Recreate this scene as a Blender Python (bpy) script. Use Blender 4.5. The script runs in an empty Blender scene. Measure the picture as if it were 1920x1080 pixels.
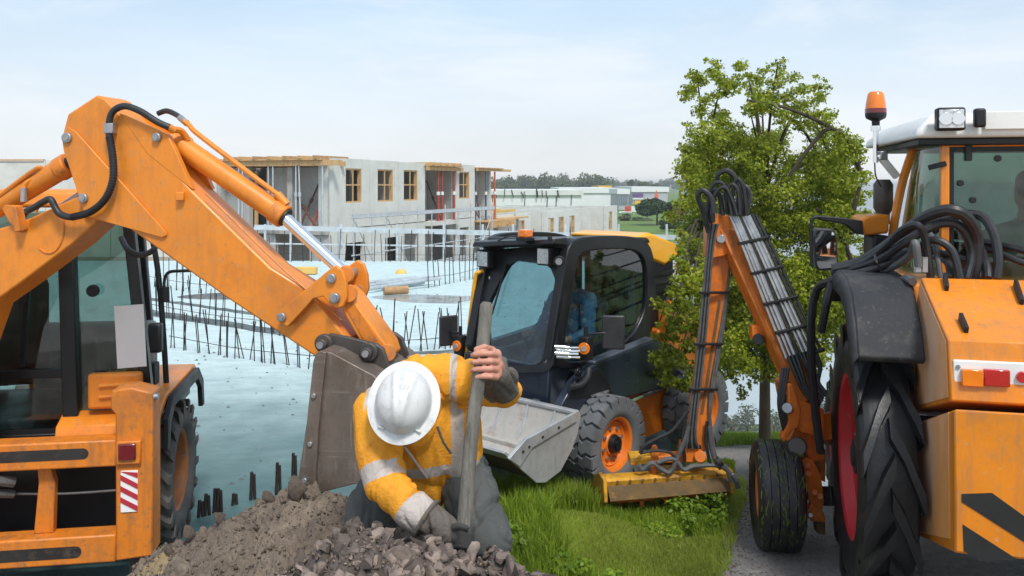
import bpy, bmesh, math, random
import numpy as np
from mathutils import Vector, Matrix, noise, Quaternion
R = math.radians
random.seed(7); rng = np.random.default_rng(11)
scene = bpy.context.scene
C = scene.collection

# ------------------------------------------------------------------ camera, sky, sun, exposure
CAMZ, FPX, HY = 2.72, 1600.0, 345.0
cam_d = bpy.data.cameras.new('camera'); cam = bpy.data.objects.new('camera', cam_d); C.objects.link(cam)
cam.location = (0, 0, CAMZ); cam.rotation_euler = (R(90), 0, 0)
cam_d.sensor_width = 36; cam_d.lens = 36*FPX/1920; cam_d.shift_y = -(540-HY)/1920
cam_d.clip_start = 0.05; cam_d.clip_end = 20000
scene.camera = cam
SUN_EL, SUN_AZ = 55, 160          # azimuth clockwise from +Y: the sun stands behind the camera, to the right
world = bpy.data.worlds.new('World'); scene.world = world; world.use_nodes = True
wn = world.node_tree; wn.nodes.clear()
def wnode(t, **k):
    n = wn.nodes.new(t)
    for a, b in k.items(): setattr(n, a, b)
    return n
w_out = wnode('ShaderNodeOutputWorld'); w_bg = wnode('ShaderNodeBackground')
w_sky = wnode('ShaderNodeTexSky', sky_type='NISHITA', sun_disc=False)
w_sky.sun_elevation = R(SUN_EL); w_sky.sun_rotation = R(SUN_AZ); w_sky.air_density = 1.0; w_sky.dust_density = 2.2; w_sky.ozone_density = 1.0
# thin high cloud veil over the whole dome, thicker towards the horizon as real veils look
w_tc = wnode('ShaderNodeTexCoord'); w_map = wnode('ShaderNodeMapping'); w_map.inputs['Scale'].default_value = (1.2, 1.2, 4.5)
w_noi = wnode('ShaderNodeTexNoise'); w_noi.inputs['Scale'].default_value = 1.7; w_noi.inputs['Detail'].default_value = 7; w_noi.inputs['Roughness'].default_value = .55
w_sep = wnode('ShaderNodeSeparateXYZ')
w_el = wnode('ShaderNodeMapRange'); w_el.inputs['From Min'].default_value = 0.0; w_el.inputs['From Max'].default_value = 0.42
w_el.inputs['To Min'].default_value = .92; w_el.inputs['To Max'].default_value = .72
w_nr = wnode('ShaderNodeMapRange'); w_nr.inputs['From Min'].default_value = .3; w_nr.inputs['From Max'].default_value = .75
w_nr.inputs['To Min'].default_value = -.16; w_nr.inputs['To Max'].default_value = .16
w_add = wnode('ShaderNodeMath', operation='ADD', use_clamp=True)
w_mix = wnode('ShaderNodeMixRGB')
w_vel = wnode('ShaderNodeMixRGB'); w_vel.inputs['Color1'].default_value = (7.6, 7.7, 7.7, 1); w_vel.inputs['Color2'].default_value = (5.3, 6.7, 8.1, 1)
w_ve = wnode('ShaderNodeMapRange'); w_ve.inputs['From Min'].default_value = 0.0; w_ve.inputs['From Max'].default_value = .20
L = wn.links.new
L(w_tc.outputs['Generated'], w_map.inputs['Vector']); L(w_map.outputs['Vector'], w_noi.inputs['Vector'])
L(w_tc.outputs['Generated'], w_sep.inputs[0]); L(w_sep.outputs['Z'], w_el.inputs['Value'])
L(w_noi.outputs['Fac'], w_nr.inputs['Value']); L(w_el.outputs[0], w_add.inputs[0]); L(w_nr.outputs[0], w_add.inputs[1])
L(w_sep.outputs['Z'], w_ve.inputs['Value']); L(w_ve.outputs[0], w_vel.inputs['Fac']); L(w_vel.outputs[0], w_mix.inputs['Color2'])
L(w_add.outputs[0], w_mix.inputs['Fac']); L(w_sky.outputs[0], w_mix.inputs['Color1'])
w_cn = wnode('ShaderNodeTexNoise'); w_cn.inputs['Scale'].default_value = 2.6; w_cn.inputs['Detail'].default_value = 9; w_cn.inputs['Roughness'].default_value = .6; w_cn.inputs['Distortion'].default_value = .4; L(w_map.outputs['Vector'], w_cn.inputs['Vector'])
w_cr = wnode('ShaderNodeMapRange', interpolation_type='SMOOTHSTEP'); w_cr.inputs['From Min'].default_value = .46; w_cr.inputs['From Max'].default_value = .72; w_cr.inputs['To Max'].default_value = .55; L(w_cn.outputs['Fac'], w_cr.inputs['Value'])
w_cm = wnode('ShaderNodeMixRGB'); w_cm.inputs['Color2'].default_value = (7.4, 7.6, 7.8, 1); L(w_cr.outputs[0], w_cm.inputs['Fac']); L(w_mix.outputs[0], w_cm.inputs['Color1'])
L(w_cm.outputs[0], w_bg.inputs['Color']); L(w_bg.outputs[0], w_out.inputs['Surface'])
w_bg.inputs['Strength'].default_value = 0.114
sd = bpy.data.lights.new('sun', 'SUN'); sun = bpy.data.objects.new('sun', sd); C.objects.link(sun)
sd.energy = 2.6; sd.angle = R(11); sd.color = (1.0, .965, .91)
_az = R(SUN_AZ); _el = R(SUN_EL)
sdir = Vector((math.sin(_az)*math.cos(_el), math.cos(_az)*math.cos(_el), math.sin(_el)))   # towards the sun
sun.rotation_euler = sdir.to_track_quat('Z', 'Y').to_euler()
vs = scene.view_settings; vs.view_transform = 'Standard'; vs.look = 'None'; vs.exposure = 0.22; vs.gamma = 1.0; vs.use_curve_mapping = False
scene.cycles.use_denoising = True
scene.cycles.max_bounces = 8; scene.cycles.transparent_max_bounces = 16

# ------------------------------------------------------------------ helpers
def P(px, py, D):
    return Vector(((px-960)/FPX*D, D, CAMZ-(py-HY)/FPX*D))
def G(px, py, z=0.0):                     # the point of the level z seen at a pixel
    D = (CAMZ-z)*FPX/(py-HY)
    return P(px, py, D)
def tag(o, label=None, cat=None, group=None, kind=None):
    if label: o['label'] = label
    if cat: o['category'] = cat
    if group: o['group'] = group
    if kind: o['kind'] = kind
    return o
INV = {}
def thing(name, label, cat, loc=(0, 0, 0), rz=0.0, group=None):
    o = bpy.data.objects.new(name, None); C.objects.link(o); o.empty_display_size = .1
    o.location = loc; o.rotation_euler = (0, 0, rz); tag(o, label, cat, group)
    INV[o.name] = (Matrix.Translation(Vector(loc)) @ Matrix.Rotation(rz, 4, 'Z')).inverted()
    return o
def rootinv(o):
    while o.parent: o = o.parent
    return INV.get(o.name)
def smooth_path(pts, k=6):
    pts = [Vector(p) for p in pts]
    if len(pts) < 3: return pts
    out = []
    for i in range(len(pts)-1):
        p0 = pts[max(i-1, 0)]; p1 = pts[i]; p2 = pts[i+1]; p3 = pts[min(i+2, len(pts)-1)]
        for j in range(k):
            t = j/k
            out.append(.5*((2*p1)+(p2-p0)*t+(2*p0-5*p1+4*p2-p3)*t*t+(3*p1-p0-3*p2+p3)*t**3))
    out.append(pts[-1]); return out
def frame(d):
    d = d.normalized(); u = Vector((0, 0, 1)) if abs(d.z) < .95 else Vector((1, 0, 0))
    a = d.cross(u).normalized(); b = a.cross(d).normalized(); return a, b
class MB:
    def __init__(s): s.v = []; s.f = []; s.m = []
    def add(s, vs, fs, mi=0):
        o = len(s.v); s.v += [tuple(p) for p in vs]; s.f += [tuple(i+o for i in f) for f in fs]; s.m += [mi]*len(fs); return s
    def box(s, c, size, M=None, mi=0):
        c = Vector(c); x, y, z = [k/2 for k in size]
        vs = [Vector(q) for q in ((-x,-y,-z),(x,-y,-z),(x,y,-z),(-x,y,-z),(-x,-y,z),(x,-y,z),(x,y,z),(-x,y,z))]
        if M is not None: vs = [M @ q for q in vs]
        return s.add([c+q for q in vs], [(0,3,2,1),(4,5,6,7),(0,1,5,4),(1,2,6,5),(2,3,7,6),(3,0,4,7)], mi)
    def bb(s, x0, x1, y0, y1, z0, z1, mi=0):
        return s.box(((x0+x1)/2, (y0+y1)/2, (z0+z1)/2), (abs(x1-x0), abs(y1-y0), abs(z1-z0)), None, mi)
    def bar(s, p0, p1, w, h, side=None, mi=0):       # rectangular section; side = direction of w
        p0 = Vector(p0); p1 = Vector(p1); d = (p1-p0).normalized()
        if side is None: a, b = frame(d)
        else:
            a = Vector(side); a = (a-d*a.dot(d)).normalized(); b = a.cross(d)
        q = []
        for p in (p0, p1):
            for i, j in ((-1,-1),(1,-1),(1,1),(-1,1)): q.append(p+a*(i*w/2)+b*(j*h/2))
        return s.add(q, [(0,3,2,1),(4,5,6,7),(0,1,5,4),(1,2,6,5),(2,3,7,6),(3,0,4,7)], mi)
    def cyl(s, p0, p1, r0, r1=None, n=16, cap=True, mi=0):
        p0 = Vector(p0); p1 = Vector(p1); r1 = r0 if r1 is None else r1; a, b = frame(p1-p0); q = []
        for p, r in ((p0, r0), (p1, r1)):
            for k in range(n):
                t = 2*math.pi*k/n; q.append(p+a*(math.cos(t)*r)+b*(math.sin(t)*r))
        fs = [(k, (k+1) % n, n+(k+1) % n, n+k) for k in range(n)]
        if cap: fs += [tuple(range(n-1, -1, -1)), tuple(range(n, 2*n))]
        return s.add(q, fs, mi)
    def tube(s, pts, r, n=8, k=6, mi=0, raw=False):
        pts = [Vector(p) for p in pts] if raw else smooth_path(pts, k)
        m = len(pts); q = []; a = None
        for i, p in enumerate(pts):
            d = (pts[min(i+1, m-1)]-pts[max(i-1, 0)])
            if d.length < 1e-9: d = Vector((0, 0, 1))
            d.normalize()
            if a is None: a, b = frame(d)
            else:
                a = (a-d*a.dot(d)).normalized(); b = d.cross(a) * -1
                b = a.cross(d)
            rr = r[min(i, len(r)-1)] if isinstance(r, (list, tuple)) else r
            for j in range(n):
                t = 2*math.pi*j/n; q.append(p+a*(math.cos(t)*rr)+b*(math.sin(t)*rr))
        fs = [(i*n+j, i*n+(j+1) % n, (i+1)*n+(j+1) % n, (i+1)*n+j) for i in range(m-1) for j in range(n)]
        fs += [tuple(range(n-1, -1, -1)), tuple(range((m-1)*n, m*n))]
        return s.add(q, fs, mi)
    def prism(s, front, off, mi=0):                  # 3D polygon and offset vector (or a second polygon)
        front = [Vector(p) for p in front]; n = len(front)
        back = [Vector(p) for p in off] if isinstance(off, (list, tuple)) and len(off) == n and n != 3 else [p+Vector(off) for p in front]
        fs = [tuple(range(n)), tuple(range(2*n-1, n-1, -1))]
        fs += [((i+1) % n, i, n+i, n+(i+1) % n) for i in range(n)]
        return s.add(front+back, fs, mi)
    def lathe(s, prof, o, axis, n=24, mi=0, closed=False, a0=0.0):   # prof: (r, h)
        o = Vector(o); d = Vector(axis).normalized(); a, b = frame(d); q = []; m = len(prof)
        for r, h in prof:
            for k in range(n):
                t = a0+2*math.pi*k/n; q.append(o+d*h+a*(math.cos(t)*r)+b*(math.sin(t)*r))
        rows = m if closed else m-1
        fs = [(i*n+k, i*n+(k+1) % n, ((i+1) % m)*n+(k+1) % n, ((i+1) % m)*n+k) for i in range(rows) for k in range(n)]
        return s.add(q, fs, mi)
    def xf(s, M):
        s.v = [tuple(M @ Vector(p)) for p in s.v]; return s
    def build(s, name, mat, parent=None, bevel=0, ang=38, world=True, smooth=True, seg=2, label=None, fix=True):
        me = bpy.data.meshes.new(name)
        V = s.v
        if parent is not None and world:
            I = rootinv(parent)
            if I is not None: V = [tuple(I @ Vector(p)) for p in V]
        me.from_pydata(V, [], s.f)
        mats = mat if isinstance(mat, (list, tuple)) else [mat]
        for m_ in mats: me.materials.append(MAT[m_] if isinstance(m_, str) else m_)
        if len(mats) > 1: me.polygons.foreach_set('material_index', s.m)
        if fix:
            bm = bmesh.new(); bm.from_mesh(me); bmesh.ops.recalc_face_normals(bm, faces=bm.faces); bm.to_mesh(me); bm.free()
        if smooth:
            me.polygons.foreach_set('use_smooth', [True]*len(me.polygons)); me.set_sharp_from_angle(angle=R(ang))
        me.update()
        o = bpy.data.objects.new(name, me); C.objects.link(o)
        if parent is not None: o.parent = parent
        if bevel:
            b = o.modifiers.new('bevel', 'BEVEL'); b.width = bevel; b.segments = seg; b.limit_method = 'ANGLE'; b.angle_limit = R(40); b.harden_normals = False
        if label: o['label'] = label
        return o
def npmesh(name, V, F, mat, parent=None, smooth=False, mi=None):   # numpy verts (n,3), faces (m,k)
    V = np.asarray(V, dtype=np.float32); F = np.asarray(F, dtype=np.int32)
    if parent is not None:
        I = rootinv(parent)
        if I is not None:
            I = np.array(I); V = (V @ I[:3, :3].T + I[:3, 3]).astype(np.float32)
    me = bpy.data.meshes.new(name); m, k = F.shape
    me.vertices.add(len(V)); me.vertices.foreach_set('co', V.ravel())
    me.loops.add(m*k); me.loops.foreach_set('vertex_index', F.ravel())
    me.polygons.add(m); me.polygons.foreach_set('loop_start', np.arange(0, m*k, k, dtype=np.int32))
    me.polygons.foreach_set('loop_total', np.full(m, k, dtype=np.int32))
    if smooth: me.polygons.foreach_set('use_smooth', np.ones(m, dtype=bool))
    mats = mat if isinstance(mat, (list, tuple)) else [mat]
    for x in mats: me.materials.append(MAT[x])
    if mi is not None: me.polygons.foreach_set('material_index', np.asarray(mi, dtype=np.int32))
    me.update(calc_edges=True); me.validate()
    o = bpy.data.objects.new(name, me); C.objects.link(o)
    if parent is not None: o.parent = parent
    return o
def copy_tree(o, parent=None):
    c = o.copy(); C.objects.link(c)
    if parent is not None: c.parent = parent
    for ch in list(o.children): copy_tree(ch, c)
    return c

# ------------------------------------------------------------------ materials
MAT = {}
def mat(name, col, rough=.5, metal=0.0, var=.12, vscale=4.0, dirt=None, bump=0.0, bscale=30.0, coat=0.0, spec=.5, rvar=.12, stretch=None, island=0.0, trans=0.0, alpha=1.0, scratch=None, streak=None):
    m = bpy.data.materials.new(name); m.use_nodes = True; nt = m.node_tree; b = nt.nodes['Principled BSDF']; MAT[name] = m
    N = nt.nodes.new; K = nt.links.new
    tc = N('ShaderNodeTexCoord'); vec = tc.outputs['Object']
    if stretch:
        mp = N('ShaderNodeMapping'); mp.inputs['Scale'].default_value = stretch; K(vec, mp.inputs['Vector']); vec = mp.outputs['Vector']
    n1 = N('ShaderNodeTexNoise'); n1.inputs['Scale'].default_value = vscale; n1.inputs['Detail'].default_value = 6; n1.inputs['Roughness'].default_value = .62
    K(vec, n1.inputs['Vector'])
    mr = N('ShaderNodeMapRange'); mr.inputs['From Min'].default_value = .3; mr.inputs['From Max'].default_value = .7
    mr.inputs['To Min'].default_value = 1-var; mr.inputs['To Max'].default_value = 1+var; K(n1.outputs['Fac'], mr.inputs['Value'])
    mul = N('ShaderNodeVectorMath'); mul.operation = 'SCALE'; mul.inputs[0].default_value = col[:3]; K(mr.outputs[0], mul.inputs['Scale'])
    c = mul.outputs[0]
    if island:
        ge = N('ShaderNodeNewGeometry'); r2 = N('ShaderNodeMapRange'); r2.inputs['To Min'].default_value = 1-island; r2.inputs['To Max'].default_value = 1+island
        K(ge.outputs['Random Per Island'], r2.inputs['Value']); m2 = N('ShaderNodeVectorMath'); m2.operation = 'SCALE'; K(c, m2.inputs[0]); K(r2.outputs[0], m2.inputs['Scale']); c = m2.outputs[0]
    if dirt:
        dl = dirt if isinstance(dirt, list) else [dirt]
        for (dc, amt, ds) in dl:
            n2 = N('ShaderNodeTexNoise'); n2.inputs['Scale'].default_value = ds; n2.inputs['Detail'].default_value = 9; n2.inputs['Roughness'].default_value = .72
            K(vec, n2.inputs['Vector'])
            r3 = N('ShaderNodeMapRange'); lo = .735-.5*amt; r3.inputs['From Min'].default_value = lo; r3.inputs['From Max'].default_value = lo+.16
            r3.inputs['To Max'].default_value = min(1, .55+.4*amt); K(n2.outputs['Fac'], r3.inputs['Value'])
            mx = N('ShaderNodeMixRGB'); mx.inputs['Color2'].default_value = (*dc, 1); K(c, mx.inputs['Color1']); K(r3.outputs[0], mx.inputs['Fac']); c = mx.outputs[0]
    if streak:                                     # vertical run marks and blotches of dried mud
        for scl, lo_, (kc, ka) in (((7, 7, .9), .54, streak), ((1.6, 1.6, 1.3), .56, streak)):
            mp3 = N('ShaderNodeMapping'); mp3.inputs['Scale'].default_value = scl; K(tc.outputs['Object'], mp3.inputs['Vector'])
            n6 = N('ShaderNodeTexNoise'); n6.inputs['Scale'].default_value = 1.6; n6.inputs['Detail'].default_value = 10; n6.inputs['Roughness'].default_value = .7; K(mp3.outputs[0], n6.inputs['Vector'])
            r6 = N('ShaderNodeMapRange'); r6.inputs['From Min'].default_value = lo_-.04; r6.inputs['From Max'].default_value = lo_+.14; r6.inputs['To Max'].default_value = ka; K(n6.outputs['Fac'], r6.inputs['Value'])
            m6 = N('ShaderNodeMixRGB'); m6.inputs['Color2'].default_value = (*kc, 1); K(c, m6.inputs['Color1']); K(r6.outputs[0], m6.inputs['Fac']); c = m6.outputs[0]
    if scratch:                                    # fine crossing scuffs
        sc_col, amt = scratch
        for ang, scl in ((.6, (2.2, 2.2, 46)), (-.9, (40, 2.0, 3.0)), (.2, (3, 38, 2.0))):
            mp2 = N('ShaderNodeMapping'); mp2.inputs['Rotation'].default_value = (ang, ang*.7, ang*1.3); mp2.inputs['Scale'].default_value = scl; K(tc.outputs['Object'], mp2.inputs['Vector'])
            n5 = N('ShaderNodeTexNoise'); n5.inputs['Scale'].default_value = 1.0; n5.inputs['Detail'].default_value = 5; n5.inputs['Roughness'].default_value = .7; K(mp2.outputs[0], n5.inputs['Vector'])
            r5 = N('ShaderNodeMapRange'); r5.inputs['From Min'].default_value = .60; r5.inputs['From Max'].default_value = .70; r5.inputs['To Max'].default_value = amt; K(n5.outputs['Fac'], r5.inputs['Value'])
            m5 = N('ShaderNodeMixRGB'); m5.inputs['Color2'].default_value = (*sc_col, 1); K(c, m5.inputs['Color1']); K(r5.outputs[0], m5.inputs['Fac']); c = m5.outputs[0]
    K(c, b.inputs['Base Color'])
    rr = N('ShaderNodeMapRange'); rr.inputs['From Min'].default_value = .3; rr.inputs['From Max'].default_value = .7
    rr.inputs['To Min'].default_value = max(.02, rough-rvar); rr.inputs['To Max'].default_value = min(1, rough+rvar); K(n1.outputs['Fac'], rr.inputs['Value']); K(rr.outputs[0], b.inputs['Roughness'])
    b.inputs['Metallic'].default_value = metal; b.inputs['Specular IOR Level'].default_value = spec
    if coat: b.inputs['Coat Weight'].default_value = coat; b.inputs['Coat Roughness'].default_value = .12
    if bump:
        n4 = N('ShaderNodeTexNoise'); n4.inputs['Scale'].default_value = bscale; n4.inputs['Detail'].default_value = 8; n4.inputs['Roughness'].default_value = .65; K(vec, n4.inputs['Vector'])
        bp = N('ShaderNodeBump'); bp.inputs['Strength'].default_value = min(1, bump); bp.inputs['Distance'].default_value = .02; K(n4.outputs['Fac'], bp.inputs['Height']); K(bp.outputs['Normal'], b.inputs['Normal'])
    if trans: b.inputs['Transmission Weight'].default_value = trans
    return m
def glassmat(name, tint, op=.25, rough=.02):       # thin sheet: tinted see-through plus mirror reflection
    m = bpy.data.materials.new(name); m.use_nodes = True; nt = m.node_tree; nt.nodes.clear(); MAT[name] = m
    N = nt.nodes.new; K = nt.links.new
    o = N('ShaderNodeOutputMaterial'); t = N('ShaderNodeBsdfTransparent'); t.inputs[0].default_value = (*tint, 1)
    g = N('ShaderNodeBsdfGlossy'); g.inputs['Roughness'].default_value = rough; g.inputs[0].default_value = (1, 1, 1, 1)
    d = N('ShaderNodeBsdfDiffuse'); d.inputs[0].default_value = (.16, .18, .17, 1)
    lw = N('ShaderNodeLayerWeight'); fr = N('ShaderNodeMath'); fr.operation = 'POWER'; fr.inputs[1].default_value = 3.5; K(lw.outputs['Facing'], fr.inputs[0])
    ad = N('ShaderNodeMath'); ad.operation = 'MULTIPLY_ADD'; ad.inputs[1].default_value = .75; ad.inputs[2].default_value = .06; K(fr.outputs[0], ad.inputs[0])
    tc = N('ShaderNodeTexCoord'); nz = N('ShaderNodeTexNoise'); nz.inputs['Scale'].default_value = 7; nz.inputs['Detail'].default_value = 8; K(tc.outputs['Object'], nz.inputs['Vector'])
    mr = N('ShaderNodeMapRange'); mr.inputs['From Min'].default_value = .45; mr.inputs['From Max'].default_value = .8; mr.inputs['To Max'].default_value = op; K(nz.outputs['Fac'], mr.inputs['Value'])
    m1 = N('ShaderNodeMixShader'); m2 = N('ShaderNodeMixShader')
    K(mr.outputs[0], m1.inputs[0]); K(t.outputs[0], m1.inputs[1]); K(d.outputs[0], m1.inputs[2])
    K(ad.outputs[0], m2.inputs[0]); K(m1.outputs[0], m2.inputs[1]); K(g.outputs[0], m2.inputs[2]); K(m2.outputs[0], o.inputs[0])
    return m
def leafmat(name, c1, c2, c3, tr=.45, rough=.5):
    m = bpy.data.materials.new(name); m.use_nodes = True; nt = m.node_tree; nt.nodes.clear(); MAT[name] = m
    N = nt.nodes.new; K = nt.links.new
    o = N('ShaderNodeOutputMaterial'); ge = N('ShaderNodeNewGeometry'); cr = N('ShaderNodeValToRGB')
    e = cr.color_ramp.elements; e[0].color = (*c1, 1); e[1].color = (*c3, 1); e2 = e.new(.5); e2.color = (*c2, 1)
    K(ge.outputs['Random Per Island'], cr.inputs[0])
    nz = N('ShaderNodeTexNoise'); nz.inputs['Scale'].default_value = 1.3; nz.inputs['Detail'].default_value = 3; K(ge.outputs['Position'], nz.inputs['Vector'])
    mr = N('ShaderNodeMapRange'); mr.inputs['From Min'].default_value = .3; mr.inputs['From Max'].default_value = .7; mr.inputs['To Min'].default_value = .72; mr.inputs['To Max'].default_value = 1.25; K(nz.outputs['Fac'], mr.inputs['Value'])
    sc = N('ShaderNodeVectorMath'); sc.operation = 'SCALE'; K(cr.outputs[0], sc.inputs[0]); K(mr.outputs[0], sc.inputs['Scale'])
    b = N('ShaderNodeBsdfPrincipled'); b.inputs['Roughness'].default_value = rough; b.inputs['Specular IOR Level'].default_value = .35; K(sc.outputs[0], b.inputs['Base Color'])
    t = N('ShaderNodeBsdfTranslucent'); K(sc.outputs[0], t.inputs[0]); mx = N('ShaderNodeMixShader'); mx.inputs[0].default_value = tr
    K(b.outputs[0], mx.inputs[1]); K(t.outputs[0], mx.inputs[2]); K(mx.outputs[0], o.inputs[0])
    return m
MUD = (.13, .10, .075); RUST = (.16, .06, .025); DUST = (.33, .28, .22)
mat('backhoe_orange', (.78, .245, .016), .42, var=.07, vscale=2.5, dirt=[((.52, .16, .02), .42, 3.5), ((.60, .29, .10), .36, 11), (MUD, .28, 22)], coat=.06, bump=.05, bscale=18, scratch=((.50, .22, .07), .45), streak=((.36, .15, .045), .36))
mat('backhoe_orange_worn', (.72, .215, .015), .5, var=.08, vscale=3, dirt=[((.40, .15, .04), .42, 6), (MUD, .38, 17)], bump=.1, streak=((.20, .10, .05), .6))
mat('skid_orange', (.80, .20, .008), .35, var=.06, dirt=((.45, .2, .05), .22, 8), coat=.3)
mat('skid_yellow', (.90, .42, .015), .35, var=.05, coat=.3)
mat('tractor_orange', (.78, .235, .007), .36, var=.06, vscale=2.5, dirt=[((.58, .24, .05), .38, 4), ((.6, .48, .34), .29, 28), (MUD, .25, 14)], coat=.15, scratch=((.46, .20, .07), .5), streak=((.34, .17, .07), .55))
mat('tractor_orange_glare', (.80, .33, .10), .5, var=.10, vscale=3, dirt=[((.72, .50, .36), .52, 2.2), (MUD, .2, 30)], stretch=(1, 1, .35))  # paler tone and whitish blotches paint glare on side sheets; mud is real
mat('arm_orange', (.70, .17, .010), .5, var=.15, vscale=5, dirt=[((.30, .10, .03), .38, 8), (MUD, .24, 22)], bump=.08, streak=((.14, .07, .035), .6))
mat('mower_yellow', (.62, .30, .015), .6, var=.2, vscale=6, dirt=[(RUST, .46, 9), (MUD, .44, 20)], bump=.15)
mat('mower_rust', (.14, .085, .03), .8, var=.3, vscale=9, dirt=[((.42, .18, .02), .36, 14), (MUD, .4, 10)], bump=.3)
mat('red_paint', (.62, .015, .02), .35, var=.06, coat=.3)
mat('rim_red', (.60, .03, .035), .45, var=.12, dirt=(DUST, .25, 9))
mat('rim_orange', (.74, .18, .01), .45, var=.1, dirt=((.25, .12, .05), .35, 12))
mat('rim_brown', (.40, .14, .04), .6, var=.15, dirt=(MUD, .45, 8))
mat('black_paint', (.010, .011, .013), .36, var=.2, spec=.4)
mat('arm_bluegrey', (.075, .09, .115), .4, var=.15, dirt=((.14, .14, .14), .24, 20), coat=.2)
mat('navy_paint', (.014, .021, .036), .34, var=.15, dirt=((.07, .07, .07), .15, 30), coat=.2)
mat('black_plastic', (.014, .014, .016), .5, var=.2, dirt=((.09, .08, .07), .18, 25), spec=.35)
mat('fender_plastic', (.030, .031, .035), .68, var=.25, dirt=[((.17, .14, .11), .33, 34), ((.085, .078, .07), .42, 3)], spec=.3)
mat('dark_void', (.006, .006, .007), .8, var=.4)
mat('dark_steel', (.035, .033, .032), .55, metal=.3, var=.3, dirt=(MUD, .4, 10), bump=.1)
mat('rubber', (.024, .023, .023), .75, var=.25, vscale=8, dirt=((.12, .105, .09), .3, 9), bump=.12, bscale=60)
mat('rubber_dusty', (.10, .092, .085), .85, var=.3, vscale=6, dirt=((.17, .15, .13), .5, 5), bump=.15, bscale=50)
mat('rubber_grey', (.125, .132, .14), .8, var=.2, vscale=5, dirt=((.17, .165, .16), .42, 7), bump=.1, bscale=60)
mat('rubber_wet', (.013, .013, .015), .40, var=.3, vscale=6, dirt=[((.055, .048, .04), .3, 9), ((.16, .165, .17), .20, 3)], bump=.2, bscale=40)
mat('hose', (.02, .02, .022), .45, var=.25, vscale=20)
mat('hose_grey', (.10, .10, .10), .5, var=.3, vscale=14, dirt=(MUD, .3, 20))
mat('steel_pipe', (.42, .42, .42), .38, metal=.75, var=.2, vscale=9, dirt=((.12, .1, .09), .35, 14))
mat('chrome', (.82, .83, .85), .12, metal=1.0, var=.04, rvar=.05)
mat('pin_steel', (.36, .36, .37), .42, metal=.7, var=.25, vscale=20, dirt=(MUD, .3, 30))
mat('bucket_steel', (.18, .145, .12), .5, metal=.4, var=.3, vscale=4, dirt=[((.13, .075, .045), .46, 2.2), ((.30, .25, .21), .36, 12)], bump=.12, stretch=(1, 1, .6), scratch=((.34, .30, .27), .55))
mat('bucket_dark', (.085, .075, .07), .5, metal=.4, var=.25, vscale=6, dirt=[((.16, .10, .06), .4, 5)], bump=.12)
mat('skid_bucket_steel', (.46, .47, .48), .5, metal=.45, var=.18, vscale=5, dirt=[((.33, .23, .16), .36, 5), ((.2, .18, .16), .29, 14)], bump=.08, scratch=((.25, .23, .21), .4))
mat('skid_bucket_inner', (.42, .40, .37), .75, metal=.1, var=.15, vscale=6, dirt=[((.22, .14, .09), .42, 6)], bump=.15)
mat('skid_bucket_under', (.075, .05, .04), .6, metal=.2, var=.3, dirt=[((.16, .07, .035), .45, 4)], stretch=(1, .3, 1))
mat('white_paint', (.78, .78, .76), .45, var=.05, dirt=((.45, .42, .36), .22, 9), coat=.1)
mat('cream_wood', (.74, .73, .70), .6, var=.05, dirt=((.5, .48, .44), .28, 20))
mat('plate_white', (.86, .86, .86), .4, var=.05, dirt=((.5, .5, .5), .2, 20))
mat('plate_red', (.45, .03, .05), .4, var=.1)
mat('plate_black', (.02, .02, .02), .45, var=.2)
mat('lens_red', (.50, .015, .02), .15, var=.15, coat=.6)
mat('lens_dark_red', (.16, .015, .02), .2, var=.2, coat=.6)
mat('lens_orange', (.85, .20, .01), .15, var=.15, coat=.6)
mat('lens_clear', (.62, .64, .65), .12, metal=.5, var=.35, vscale=40, coat=.6)
mat('sticker_yellow', (.70, .38, .04), .5, var=.1, dirt=((.6, .45, .3), .4, 6))
mat('mirror_glass', (.75, .78, .82), .03, metal=1.0, var=.03, rvar=.02)
mat('mirror_back', (.030, .030, .033), .4, var=.2)
glassmat('cab_glass', (.36, .49, .46), .35)
glassmat('skid_glass', (.42, .58, .60), .16)
glassmat('tractor_glass', (.27, .40, .34), .22)
mat('interior_dark', (.03, .032, .034), .7, var=.2)
mat('interior_grey', (.16, .17, .17), .7, var=.15)
mat('concrete', (.62, .63, .585), .9, var=.10, vscale=1.2, dirt=[((.42, .40, .35), .36, 1.1), ((.70, .71, .67), .3, 5)], bump=.15, bscale=8)
mat('concrete_grey', (.43, .425, .40), .9, var=.12, vscale=1.3, dirt=[((.24, .22, .19), .42, 1.6)], bump=.15, bscale=8)
mat('concrete_pale', (.66, .68, .66), .85, var=.08, vscale=.5, dirt=((.5, .52, .5), .35, .6))
mat('timber', (.55, .35, .16), .7, var=.22, vscale=3, dirt=((.36, .2, .08), .3, 6), stretch=(4, 4, .6))
mat('timber_yellow', (.74, .47, .12), .6, var=.12, vscale=3)
mat('timber_old', (.42, .25, .12), .8, var=.3, vscale=6, dirt=((.2, .12, .07), .35, 8))
mat('galvanised', (.60, .64, .66), .42, metal=.55, var=.14, vscale=5, dirt=((.4, .42, .43), .3, 9))
mat('prop_red', (.36, .055, .035), .6, var=.2, dirt=((.25, .12, .08), .35, 6))
mat('prop_orange', (.56, .12, .04), .6, var=.15)
mat('prop_blue', (.05, .10, .24), .6, var=.2)
mat('prop_rust', (.13, .055, .04), .75, var=.3)
mat('rebar_steel', (.035, .028, .026), .7, metal=.3, var=.4, vscale=20)
mat('branch_bark', (.05, .038, .026), .9, var=.3, vscale=10)
mat('bark', (.115, .085, .055), .9, var=.3, vscale=10, dirt=((.10, .115, .04), .38, 4), bump=.5, bscale=30, stretch=(1, 1, .3))
mat('wood_shaft', (.19, .175, .15), .85, var=.4, vscale=22, dirt=[((.055, .048, .04), .46, 30), ((.28, .26, .22), .36, 18)], bump=.8, bscale=50, stretch=(1, 1, .12))
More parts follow.
